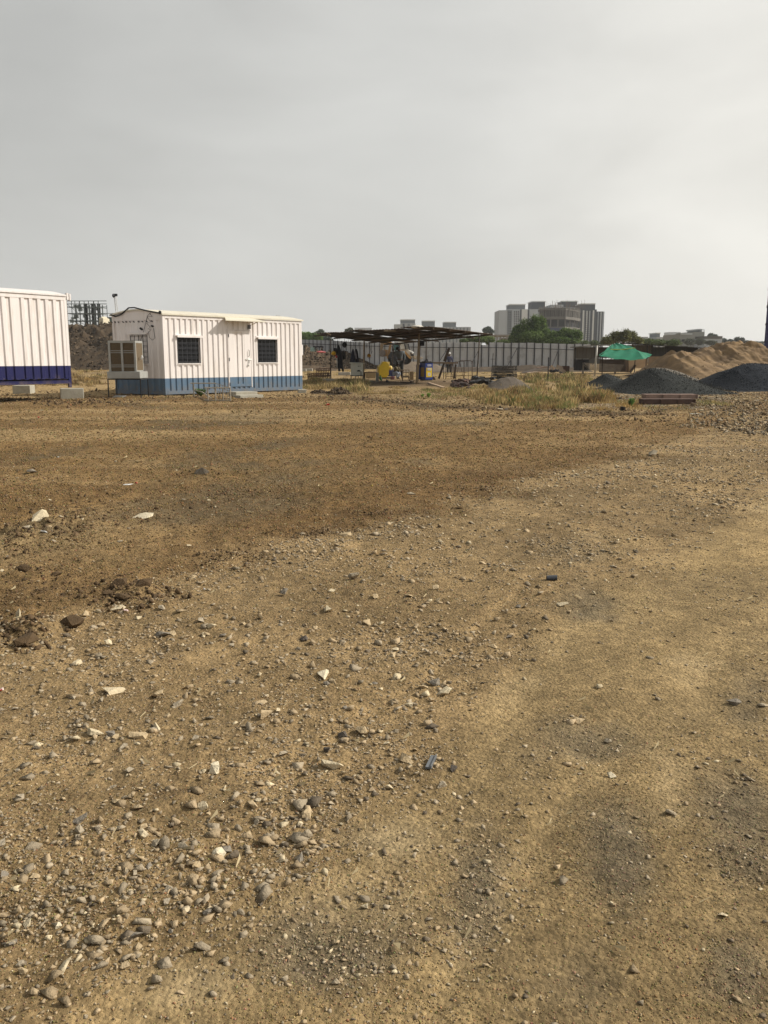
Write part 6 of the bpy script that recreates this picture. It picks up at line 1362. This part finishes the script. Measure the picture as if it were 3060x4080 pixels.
tree('bright green shrub row above the fence next to the cabin end', [(1205, 1340, 16, 16), (1228, 1340, 18, 16), (1252, 1342, 18, 16), (1272, 1345, 14, 12)], 135, 9000, .11, (.06, .11, .03), (.15, .21, .07))
tree('grey green taller tree behind the left tip of the shelter roof', [(1265, 1332, 12, 12), (1278, 1324, 13, 11), (1290, 1338, 14, 14)], 190, 3500, .15, (.05, .07, .045), (.10, .12, .08), name='tree', cat='tree')
tree('dark blue green clump behind the fence left of the shelter post', [(1278, 1352, 16, 12), (1300, 1352, 16, 10), (1322, 1350, 12, 9)], 175, 3200, .14, (.035, .055, .04), (.07, .095, .07))
tree('sparse small tree poking above the left part of the shelter roof', [(1383, 1318, 10, 8), (1396, 1314, 11, 9), (1405, 1322, 9, 8)], 190, 1500, .14, (.055, .065, .045), (.11, .12, .09), name='tree', cat='tree', bare=5)
tree('small rounded dark tree right of the shelter roof', [(1936, 1316, 14, 12), (1946, 1312, 13, 11), (1956, 1322, 12, 10)], 230, 3200, .17, (.04, .055, .045), (.08, .10, .08), name='tree', cat='tree')
tree('green scrub behind the fence below the right end of the shelter roof', [(1848, 1358, 20, 8), (1880, 1352, 26, 12), (1915, 1352, 28, 14), (1950, 1356, 22, 16), (2010, 1361, 30, 7)], 120, 9000, .10, (.055, .085, .03), (.13, .17, .06))
tree('dark clump standing before the grey house above the sand pile', [(2690, 1360, 22, 10), (2745, 1362, 24, 12), (2790, 1362, 22, 12), (2830, 1366, 24, 9)], 240, 5500, .17, (.045, .05, .035), (.10, .11, .075), bare=3)
tree('dark rounded tree beside the white walled house roof', [(2832, 1338, 12, 10), (2850, 1341, 10, 9)], 305, 1800, .22, (.04, .05, .04), (.07, .085, .065), name='tree', cat='tree')
tree('dark hazy tree line right of the houses above the sand crest', [(2885, 1358, 14, 10), (2910, 1360, 14, 9), (2938, 1354, 14, 11), (2956, 1356, 12, 11), (2978, 1364, 12, 8)], 300, 5500, .2, (.04, .05, .045), (.07, .085, .075), name='tree', cat='tree')
tree('faint distant tree clump next to the blue tower', [(3010, 1368, 16, 8), (3035, 1368, 12, 8)], 420, 1500, .28, (.06, .075, .07), (.10, .11, .10), name='tree', cat='tree')
tree('low distant trees at the foot of the tall cluster right end', [(2330, 1366, 16, 9), (2370, 1366, 18, 9), (2400, 1364, 14, 9)], 170, 3200, .13, G2, G2l)
# horizon strip of distant woods
def woods():
    n = 26000; x = RS.uniform(-620, 760, n); y = RS.uniform(560, 640, n); h = (6.5 + 3.5 * fbm(x * .02, y * .02, 5, 4)) * RS.uniform(.15, 1, n) ** .7
    C = np.stack([x, y, h], 1); a = RS.normal(0, 1, (n, 3)); a /= np.linalg.norm(a, axis=1)[:, None]; b = np.cross(a, RS.normal(0, 1, (n, 3))); b /= np.linalg.norm(b, axis=1)[:, None]; s = RS.uniform(.8, 1.9, (n, 1))
    V = np.stack([C - a * s, C + b * s * .6, C + a * s, C - b * s * .6], 1).reshape(-1, 3)
    npmesh('distant_woods', V, np.arange(4 * n).reshape(n, 4), LEAF, np.repeat(np.array([[.06, .075, .05]]) * RS.uniform(.7, 1.4, (n, 1)), 4, 0), label='hazy far off belt of trees along the horizon', cat='woods', kind='stuff')
woods()

# ------------------------------------------------------------------ grass
GRASS = mat('dry_grass_blades', (.3, .24, .1), .8, .1, 2, 0, attr=True, thin=.35, spec=.1)
def grass(lab, polys, cols, name='dry_grass'):
    Vs = []; Ts = []
    for (u0, u1, v0, v1, n, h, w, cw) in polys:
        # sample evenly over the ground patch, gathered into tufts
        n = int(n * 1.35); k = max(1, n // 10); tu = RS.uniform(u0, u1, k); g0 = G(1530, v1).y; g1 = G(1530, v0).y; ty = RS.uniform(g0, g1, k)
        eu = np.minimum(tu - u0, u1 - tu) / (u1 - u0); ev = np.minimum(ty - g0, g1 - ty) / max(.01, g1 - g0); keep = fbm(tu * .02, ty * .35, 19, 3) > -.10 + .55 * (1 - sst(np.minimum(eu * 1.0, ev * 1.6) + .08 * RS.uniform(-1, 1, k), 0, .22)); tu = tu[keep]; ty = ty[keep]; k = len(tu)
        if k == 0: continue
        tx = (tu - 1530) / FOC * ty * 1.0; i = RS.randint(0, k, n); th = RS.uniform(.25, 1.0, k) ** 1.3 * (.75 + .5 * fbm(tu * .03, ty * .5, 27, 2))
        x = tx[i] + RS.normal(0, .11, n); y = ty[i] + RS.normal(0, .14, n); H = h * th[i] * RS.uniform(.5, 1.1, n); z = gz(x, y) - .02
        le = RS.normal(0, .22, (n, 2)) * H[:, None]; an = RS.uniform(0, 3.14, n); ww = w * .62 * RS.uniform(.6, 1.4, n)
        dx = np.cos(an) * ww; dy = np.sin(an) * ww
        a = np.stack([x - dx, y - dy, z], 1); b = np.stack([x + dx, y + dy, z], 1); m1 = np.stack([x + le[:, 0] * .4 + dx * .7, y + le[:, 1] * .4 + dy * .7, z + H * .6], 1); tp = np.stack([x + le[:, 0], y + le[:, 1], z + H], 1)
        Vs.append(np.stack([a, b, m1, tp], 1).reshape(-1, 3))
        tc_ = np.array(cols)[RS.choice(len(cols), k, p=np.array(cw) / sum(cw))][i] * RS.uniform(.55, 1.2, (n, 1)) * (.75 + .5 * RS.uniform(0, 1, k))[i][:, None]; Ts.append(np.repeat(tc_, 4, 0))
    V = np.concatenate(Vs); return npmesh(name, V, np.arange(len(V)).reshape(-1, 4), GRASS, np.concatenate(Ts), label=lab, cat='grass', kind='stuff')
CO = [(.48, .37, .18), (.33, .24, .115), (.19, .20, .075), (.22, .14, .07), (.12, .09, .055), (.42, .28, .11)]
grass('golden dry grass on the open ground between the two cabins', [(-100, 470, 1462, 1500, 9000, .35, .03, (5, 4, 1, 1, 1, 1)), (-100, 440, 1500, 1548, 14000, .38, .02, (4, 4, 1, 2, 2, 1))], CO)
grass('mixed dry and green weeds from the cabin corner to the shelter', [(1212, 1320, 1515, 1566, 5000, .38, .014, (3, 4, 2, 1, 2, 0)), (1320, 1460, 1520, 1568, 8500, .42, .014, (5, 3, 4, 1, 1, 0)), (1440, 1640, 1545, 1574, 4500, .18, .014, (3, 5, 1, 3, 2, 0)), (1640, 1900, 1548, 1590, 5500, .18, .014, (3, 4, 3, 1, 1, 0)), (1205, 1330, 1480, 1515, 2600, .3, .02, (5, 4, 1, 2, 1, 0))], CO)
grass('tall straw and green weeds in the middle of the plot edge', [(1830, 2330, 1575, 1622, 9000, .34, .016, (5, 4, 4, 2, 1, 1)), (2060, 2380, 1492, 1580, 9500, .48, .02, (4, 4, 6, 1, 2, 0)), (1890, 2110, 1545, 1580, 7000, .3, .016, (4, 4, 3, 2, 1, 1)), (2080, 2400, 1570, 1636, 8000, .46, .014, (4, 3, 5, 2, 1, 3))], CO)
grass('orange brown dry grass in front of the dark gravel apron', [(2290, 2420, 1588, 1640, 9000, .42, .013, (3, 4, 1, 3, 0, 6)), (2400, 2540, 1600, 1640, 2600, .18, .013, (3, 4, 1, 2, 1, 5)), (2560, 2790, 1622, 1640, 1500, .10, .012, (5, 3, 2, 0, 1, 2)), (2770, 2890, 1600, 1622, 2600, .14, .014, (4, 1, 6, 0, 0, 1))], CO)
grass('short golden grass on the flat ground behind the plank table', [(1560, 2100, 1478, 1512, 9000, .14, .03, (6, 4, 1, 0, 1, 1)), (1300, 1520, 1474, 1500, 2500, .2, .03, (6, 4, 1, 0, 1, 1))], CO)
grass('sparse withered stubble scattered on the brown cleared soil', [(-50, 2400, 1600, 1800, 2200, .05, .006, (1, 4, 0, 3, 5, 0))], CO, name='stubble')
def plant(lab, u, v, hpx, wpx, n, col):
    g = G(u, v); k = g.y / FOC; z = gz1(g.x, g.y); Vs = []; o = thing('weed_plant', lab, 'plant', (g.x, g.y, z))
    for i in range(n):
        a = random.uniform(0, 6.28); r = wpx * k * random.uniform(.3, 1) / 2; h = hpx * k * random.uniform(.5, 1.05); p0 = Vector((g.x, g.y, z)); tip = Vector((g.x + math.cos(a) * r, g.y + math.sin(a) * r, z + h)); md = p0.lerp(tip, .55) + Vector((0, 0, h * .15)); sd = Vector((-math.sin(a), math.cos(a), 0)) * .03
        Vs += [p0, md + sd, tip, md - sd]
    V = np.array([tuple(p) for p in Vs]); T = np.tile(np.array(col), (len(V), 1)) * RS.uniform(.7, 1.3, (len(V), 1))
    npmesh('leaves', V, np.arange(len(V)).reshape(-1, 4), GRASS, T, parent=o)
    b = MB(); b.tube((g.x, g.y, z - .03), (g.x, g.y, z + hpx * k * .5), .012, .006, 5); b.build('stem', BARK, o)
plant('bright green weed standing alone on the grey gravel left of the steel channels', 2514, 1624, 36, 40, 60, (.12, .22, .06))
plant('pale green leafy weed at the plot edge before the shelter, the taller one', 1708, 1584, 20, 26, 40, (.20, .32, .08))
plant('pale green leafy weed at the plot edge before the shelter, the smaller left one', 1684, 1582, 14, 16, 26, (.20, .32, .08))
plant('young green weed inside the welded rod frame by the cabin', 800, 1579, 34, 60, 60, (.10, .16, .06))

# ------------------------------------------------------------------ single stones and clods
PAL = dict(pale=(.52, .44, .30), grey=(.33, .28, .205), dark=(.085, .072, .060), tan=(.40, .31, .19), soil=(.085, .056, .030), white=(.60, .53, .39), slate=(.21, .185, .15))
def stone(u, v, w, h, col, lab, fl=None, group=None, rz=None, name='stone', cat='stone', npt=10):
    """w x h picture pixels; v is the lowest row"""
    g = G(u, v); k = g.y / FOC; z = gz1(g.x, g.y); W = w * k; Hh = h * k * 1.0
    ang = math.atan2(EYE, g.y); Hz = max(.25 * W, min(W * .9, Hh * .8)) if fl is None else fl * W
    b = MB(); b.rock((g.x, g.y + W * .36, z + Hz * .36), W * 1.28, W * random.uniform(.85, 1.15), Hz * 1.35, n=npt, rz=rz, tilt=.3)
    return b.build(name, STONE, None, lab, cat, group, tint=PAL[col] if isinstance(col, str) else col)
NS = [
 (150, 2112, 92, 50, 'pale', 'large pale cream boulder block among dark clods near the left edge'), (190, 2130, 45, 30, 'tan', 'tan stone leaning against the front of the large pale boulder block'), (110, 2135, 40, 22, 'grey', 'small grey stone just left of the large pale boulder block'),
 (565, 2064, 72, 24, 'white', 'flat whitish slab stone lying alone on brown soil'), (800, 1895, 60, 34, 'slate', 'rounded dark grey boulder half sunk in the mid distance'), (120, 1885, 42, 22, 'slate', 'grey boulder lying near the left edge in mid distance'),
 (68, 2480, 52, 58, 'pale', 'upright yellowish wedge stone at the left edge beside rubble'), (330, 2458, 44, 26, 'tan', 'angular tan stone left of the pale slab by the clod heap'), (462, 2442, 58, 22, 'pale', 'pale flat slab next to the pink scrap by the clod heap'),
 (645, 2538, 64, 34, 'slate', 'dark grey block stone with flat top in the left foreground gravel'), (420, 2574, 44, 32, 'pale', 'pale faceted stone with dark foot left of the dark block stone'), (838, 2498, 40, 26, 'pale', 'square pale stone near a tan slab in the gravel'),
 (1410, 2318, 42, 50, 'grey', 'upright split grey stone with a pale right face in the middle'), (1135, 2372, 42, 46, 'slate', 'upright dark grey boulder left of the upright split stone'), (1305, 2445, 52, 34, 'pale', 'pale rounded slab stone in the centre gravel'), (1465, 2486, 62, 22, 'tan', 'long flat tan slab in the centre right gravel'),
 (2240, 2434, 50, 26, 'pale', 'pale pointed stone alone on the smooth tan track'), (1285, 2700, 58, 40, 'white', 'bright yellowish white stone in the centre of the foreground gravel'), (1210, 2550, 44, 26, 'dark', 'dark stone lying above the bright yellowish white stone'), (620, 2770, 66, 36, 'tan', 'brown faceted stone with a dark underside in the left foreground'),
 (705, 2808, 58, 36, 'grey', 'grey stone below and right of the brown faceted stone'), (440, 2760, 84, 34, 'pale', 'large flat half moon shaped pale slab in the left foreground'), (372, 2946, 72, 46, 'pale', 'blocky pale stone with a sharp front edge in the left foreground'), (440, 2940, 48, 24, 'slate', 'slate grey flat stone right of the blocky pale stone'),
 (545, 2950, 76, 34, 'tan', 'long tan slab beside a pink tinged stone in the left foreground'), (610, 2915, 58, 30, 'pale', 'pale pink tinged slab above the long tan slab'), (858, 3078, 62, 56, 'white', 'white topped cube like stone with a long shadow'), (1055, 2860, 66, 42, 'tan', 'rounded brown stone with a dark left side in the centre foreground'), (1095, 2845, 46, 24, 'pale', 'thin pale shard leaning on the rounded brown stone'),
 (1305, 2988, 52, 38, 'dark', 'dark almost black block stone above the large flat slab'), (1318, 3062, 106, 52, 'pale', 'large flat pale slab with straight edges, biggest stone of the centre foreground'), (1370, 2915, 52, 30, 'dark', 'dark stone left of a round tan stone in the centre foreground'), (1440, 2910, 62, 42, 'tan', 'round tan stone in the centre of the pebble field'), (1620, 3040, 72, 44, 'tan', 'tan leaf shaped slab left of the grey metal strip'),
 (1730, 2722, 54, 34, 'slate', 'grey stone in a cluster of chips right of centre'), (1765, 2758, 84, 26, 'pale', 'long pale flat chip below the grey stone of the chip cluster'), (1805, 3070, 46, 22, 'dark', 'dark stone right of the grey metal strip'), (1762, 3135, 46, 30, 'grey', 'rounded grey pebble on the edge of the smooth track'),
 (310, 3292, 70, 50, 'slate', 'slate coloured angular slab in the lower left'), (312, 3330, 52, 38, 'grey', 'grey triangular stone just below the slate coloured slab'), (535, 3750, 82, 40, 'slate', 'large bluish slab broken in two in the lower left'), (870, 3415, 60, 42, 'white', 'whitish triangular stone in the lower centre left'), (805, 3220, 56, 40, 'pale', 'rounded pale stone in the middle of the lower left cluster'), (1000, 3220, 54, 40, 'tan', 'rounded tan stone right of the lower left cluster'),
 (565, 3330, 54, 46, 'pale', 'pale rounded stone above a smaller one in the lower left'), (225, 3700, 40, 26, 'white', 'small whitish stone near the lower left edge'), (2880, 3665, 52, 30, 'pale', 'pale rounded stone lying alone near the right edge'), (2440, 3090, 36, 24, 'white', 'smooth whitish pebble on the right hand track'), (2425, 2945, 30, 26, 'grey', 'round grey pebble on the right hand track'), (1455, 3610, 40, 30, 'pale', 'pale pebble alone on the smooth track in the lower centre'),
 (2930, 2820, 54, 34, 'slate', 'grey angular stone near the right edge beside a pale dust patch'), (2310, 2885, 58, 16, 'tan', 'thin curved tan chip casting a shadow on the smooth track'), (2600, 1812, 60, 30, 'grey', 'sloping grey rock at the end of the rubble strip in the mid distance'), (2300, 1893, 30, 12, 'white', 'bright white chip on brown soil right of centre'), (1640, 1975, 34, 12, 'grey', 'grey flat stone alone on brown soil in the middle'), (1370, 2140, 68, 20, 'tan', 'flat tan stone at the boundary of brown soil and gravel'),
 (1995, 1634, 24, 9, 'grey', 'grey flat brick like stone lying at the plot edge below the weeds'), (2020, 1633, 24, 9, 'dark', 'black block at the plot edge below the weeds'), (1932, 1628, 20, 11, 'tan', 'rounded tan stone at the plot edge below the weeds'), (2340, 1648, 12, 9, 'white', 'small white lump at the plot edge left of the gravel apron'),
]
for a in NS: stone(*a)
for (u, v, w, h, lab) in ((470, 2365, 66, 40, 'round dark brown clod at the back of the clod heap'), (485, 2405, 60, 46, 'round dark brown clod at the front of the clod heap'), (570, 2372, 60, 34, 'large dark brown clod at the right of the clod heap'), (430, 2385, 44, 30, 'dark brown clod at the left end of the clod heap'), (620, 2395, 40, 26, 'small brown clod at the far right of the clod heap'), (95, 2290, 60, 24, 'dark brown clod near the left edge above the wedge stone'), (220, 2300, 40, 20, 'small dark clod right of the clod near the left edge'), (90, 2575, 100, 50, 'big brown clod at the left edge among rubble'), (270, 2510, 100, 36, 'long reddish brown clod in the left foreground')):
    stone(u, v, w, h, 'soil', lab, name='soil_clod', cat='clod', npt=26, fl=.42)
CUT = {'in', 'near', 'with', 'lying', 'left', 'right', 'below', 'above', 'beside', 'on', 'at', 'next', 'just', 'casting', 'alone', 'leaning', 'among', 'under', 'half', 'broken', 'of'}
LM = {}
for (u, v, w, h, c, lab) in NS:
    ws = []
    for q_ in lab.split():
        if q_ in CUT: break
        ws.append(q_)
    if len(ws) >= 3: LM.setdefault(' '.join(ws), []).append((u, v))
LM = [(k_, v_[0]) for k_, v_ in LM.items() if len(v_) == 1]; USED = set()
def own_label(u, v, w, h, col):
    sz = 'small' if w < 30 else ('medium' if w < 46 else 'large'); fl_ = 'flat' if h < .52 * w else 'chunky'
    for k_, (a, b_) in sorted(LM, key=lambda q_: (q_[1][0] - u) ** 2 + 2 * (q_[1][1] - v) ** 2):
        dx, dy = u - a, v - b_
        d_ = ('above' if dy < 0 else 'below') if abs(dy) > 1.6 * abs(dx) else (('left' if dx < 0 else 'right') + ' of' if abs(dx) > 2.4 * abs(dy) else ('up ' if dy < 0 else 'down ') + ('left' if dx < 0 else 'right') + ' from')
        for far_ in (('close ' if abs(dx) + abs(dy) < 160 else ''), 'some way '):
            L_ = f"{sz} {fl_} {col} stone {far_}{d_} the {k_}"
            if L_ not in USED and len(L_.split()) <= 16: USED.add(L_); return L_
    return f"{sz} {fl_} {col} stone in the gravel"
def field(n, fn, wr, cols, lab, group):
    k = 0
    while k < n:
        u, v = fn()
        if u is None: continue
        w = random.uniform(*wr) * .8 * (1 + (v - 2500) / 3200 if v > 1800 else 1)
        h_ = w * random.uniform(.4, .75); c_ = random.choice(cols); stone(u, v, w, h_, c_, own_label(u, v, w, h_, 'brown' if c_ == 'soil' else c_) if lab is None else lab, group=group, npt=random.choice((8, 10, 12))); k += 1
def inband():
    u = random.uniform(0, 2100); v = random.uniform(2350, 3900); g = G(u, v); mk = masks(np.array([g.x]), np.array([g.y]))
    return (u, v) if mk['band'][0] > .6 else (None, None)
field(118, inband, (24, 52), ['tan', 'grey', 'pale', 'slate', 'tan', 'grey'], None, 'stones in the gravel band')
def onsoil():
    u = random.uniform(0, 900); v = random.uniform(1860, 2330); return (u, v) if random.random() < .8 else (None, None)
field(34, onsoil, (16, 34), ['tan', 'grey', 'pale', 'soil'], None, 'stones on the brown soil')
def rub():
    f_ = random.random() ** .8; v = 1572 + 145 * f_; return random.uniform(2790 - 90 * f_, 3120), v
field(66, rub, (10, 22), ['tan', 'grey', 'slate', 'soil', 'tan'], 'broken rock in the rubble strip beside the gravel piles on the right', 'rocks of the rubble strip')
def rubble_fill():
    n = 4400; V_ = RS.uniform(1566, 1765, n); u = RS.uniform(2700, 3250, n); lim = 2830 - (V_ - 1566) * .9; keep = (u > lim + 40 * fbm(u * .02, V_ * .05, 3, 3)) & (V_ < 1700 + (u - 2700) * .10 - 30 * fbm(u * .01, V_ * .02, 8, 3)); u = u[keep]; V_ = V_[keep]
    d = [G(a, b) for a, b in zip(u, V_)]; x = np.array([p.x for p in d]); y = np.array([p.y for p in d]); n = len(x)
    s = .03 + .10 * RS.uniform(0, 1, n) ** 2.5; T = stone_tints(n, .30, .3) * .78
    scatter('rubble', np.stack([x, y, gz(x, y)], 1), s, T, 'broken rock rubble spread beside the gravel piles', 'rubble', tilt=.7)
rubble_fill()
def edge_fill():
    n = 2600; u = RS.uniform(-100, 2700, n); V_ = np.interp(u, [0, 1150, 1300, 1900, 2300, 2560, 2800], [1590, 1568, 1577, 1624, 1642, 1654, 1660]) + RS.normal(3, 9, n) * (1 + .8 * vnoise(u * .01, u * 0, 3)); V_ = np.maximum(V_, 1560)
    d = [G(a, b) for a, b in zip(u, V_)]; x = np.array([p.x for p in d]); y = np.array([p.y for p in d]); T = np.array([.11, .075, .042])[None] * RS.uniform(.6, 1.5, (n, 1)); i = RS.uniform(0, 1, n) < .05; T[i] = (.30, .25, .16)
    scatter('edge_clods', np.stack([x, y, gz(x, y)], 1), (.025 + .11 * RS.uniform(0, 1, n) ** 2.5), T, 'broken soil clods and chips along the edge of the cleared plot', 'clods', tilt=.6)
edge_fill()

def clod_fill():
    P_ = []; S_l = []
    for (u, v, ru, rv, n, smx) in [(520, 2385, 180, 45, 700, .045), (90, 2530, 130, 60, 500, .045), (60, 2150, 120, 60, 350, .05), (240, 2110, 200, 40, 350, .05), (900, 2215, 170, 22, 400, .03), (1230, 2125, 150, 18, 400, .03), (1020, 1965, 260, 14, 300, .03), (1500, 2045, 130, 12, 250, .03), (1900, 1950, 200, 10, 250, .03), (180, 2330, 260, 60, 500, .035), (620, 1570, 150, 8, 400, .16), (330, 1612, 200, 14, 700, .14), (820, 1890, 120, 14, 60, .05), (380, 2030, 300, 60, 500, .05)]:
        uu = RS.normal(u, ru * .55, n); vv = RS.normal(v, rv * .6, n)
        for a, b, c in zip(uu, vv, RS.uniform(0, 1, n)): g = G(a, max(b, 1500)); P_.append((g.x, g.y)); S_l.append(.007 * (g.y / 6 + .4) + smx * c ** 6)
    A_ = np.array(P_); T = np.array([.10, .066, .036])[None] * RS.uniform(.55, 1.5, (len(A_), 1)); scatter('crumbled_soil', np.stack([A_[:, 0], A_[:, 1], gz(A_[:, 0], A_[:, 1])], 1), np.array(S_l), T, 'dark crumbled clods of dug soil round the churned patches', 'soil clods', tilt=.8, sink=.3)
clod_fill()

# ------------------------------------------------------------------ litter
g = G(2198, 2320); z = gz1(g.x, g.y); k = g.y / FOC; b = MB(); L_ = 44 * k; r = 11 * k; n = 14; vs = []
for x in (-L_ / 2, L_ / 2):
    for rr in (r, r * .8):
        for i in range(n): a = 2 * math.pi * i / n; vs.append((g.x + x, g.y + rr * math.cos(a) + x * .2, z + r * .9 + rr * math.sin(a)))
fs = []
for i in range(n): j = (i + 1) % n; fs += [(i, j, 2 * n + j, 2 * n + i), (n + j, n + i, 3 * n + i, 3 * n + j), (j, i, n + i, n + j), (2 * n + i, 2 * n + j, 3 * n + j, 3 * n + i)]
b.add(vs, fs); b.build('pipe_offcut', mat('black_pipe', (.035, .04, .05), .35, .1, 9, .1), None, 'short open offcut of black plastic pipe on the tan track', 'pipe')
g, F_ = frm(1718, 3070, 1.3); z = gz1(g.x, g.y); k = g.y / FOC; b = MB(F_); b.box(0, 115 * k, 0, 26 * k, z + .004, z + .010); b.box(0, 115 * k, 0, 3 * k, z + .010, z + .016); b.build('metal_strip', mat('blue_grey_metal', (.13, .14, .15), .5, .1, 9, .1), None, 'blue grey metal strip lying flat where the gravel meets the track', 'metal strip')
def scrap(u, v, w, h, m, lab, name='paper_scrap', cat='litter'):
    g = G(u, v); k = g.y / FOC; z = gz1(g.x, g.y) + .004; b = MB(); W = w * k; Hh = h * k
    pts = [(g.x + random.uniform(-W / 2, W / 2), g.y + random.uniform(-W / 2, W / 2), z + random.uniform(0, max(.01, Hh * .7))) for _ in range(9)]; b.add(*hull(pts)); b.build(name, m, None, lab, cat)
M_rw = mat('red_white_wrap', (.6, .55, .5), .5, .1, 30, .2, col2=(.5, .03, .02), f2=(.45, .5)); M_pk = mat('pink_wrap', (.6, .45, .42), .5, .1, 30, .2)
scrap(8, 2750, 44, 26, M_rw, 'red and white crumpled wrapper at the left edge'); scrap(506, 2447, 26, 16, M_pk, 'pink and white scrap beside the pale flat slab'); scrap(815, 2362, 18, 12, M_whitec, 'tiny white paper scrap at the soil and gravel boundary')
scrap(180, 2136, 42, 18, M_whitec, 'crumpled white paper under the large pale boulder'); scrap(232, 1824, 12, 8, M_whitec, 'tiny white scrap on brown soil in the left mid distance'); scrap(1306, 1615, 18, 12, mat('red_plastic', (.6, .03, .02), .5), 'bright red crumpled plastic on brown soil near the plot edge')
scrap(155, 1669, 12, 8, M_red, 'small red scrap on soil near the navy banded container'); scrap(543, 1920, 18, 8, M_red, 'red scrap lying among stones in the left mid distance'); scrap(510, 1935, 40, 8, M_whitec, 'string of white paper bits beside the red scrap'); scrap(168, 1640, 14, 6, M_whitec, 'white scrap on soil before the navy banded container')
def straw():
    n = 420; y = np.exp(RS.uniform(math.log(1.6), math.log(12), n)); x = RS.uniform(-.5, .5, n) * (y + .5); a = RS.uniform(0, 6.28, n); L_ = RS.uniform(.006, .020, n) * (.6 + y * .12); w = .0006 + .00022 * y
    z = gz(x, y) + .006; dx = np.cos(a) * L_; dy = np.sin(a) * L_; px = -np.sin(a) * w; py = np.cos(a) * w
    V = np.stack([np.stack([x - dx - px, y - dy - py, z], 1), np.stack([x - dx + px, y - dy + py, z + .001], 1), np.stack([x + dx + px, y + dy + py, z + RS.uniform(.002, .02, n)], 1), np.stack([x + dx - px, y + dy - py, z + .004], 1)], 1).reshape(-1, 3)
    npmesh('straw', V, np.arange(4 * n).reshape(n, 4), GRASS, np.repeat(np.array([[.5, .42, .26]]) * RS.uniform(.5, 1.2, (n, 1)), 4, 0), label='thin bits of dry straw strewn over the gravel', cat='straw', kind='stuff')
straw()

# ------------------------------------------------------------------ haze
hm = bpy.data.materials.new('haze'); hm.use_nodes = True; t = hm.node_tree; t.nodes.clear(); o = N(t, 'ShaderNodeOutputMaterial'); v = N(t, 'ShaderNodeVolumePrincipled')
v.inputs['Color'].default_value = (.93, .95, .97, 1); v.inputs['Density'].default_value = 0.0003; t.links.new(v.outputs[0], o.inputs['Volume'])
mb = MB(); mb.box(-900, 1000, -60, 1300, -2.5, 62); mb.build('haze', hm, None, kind='stuff')
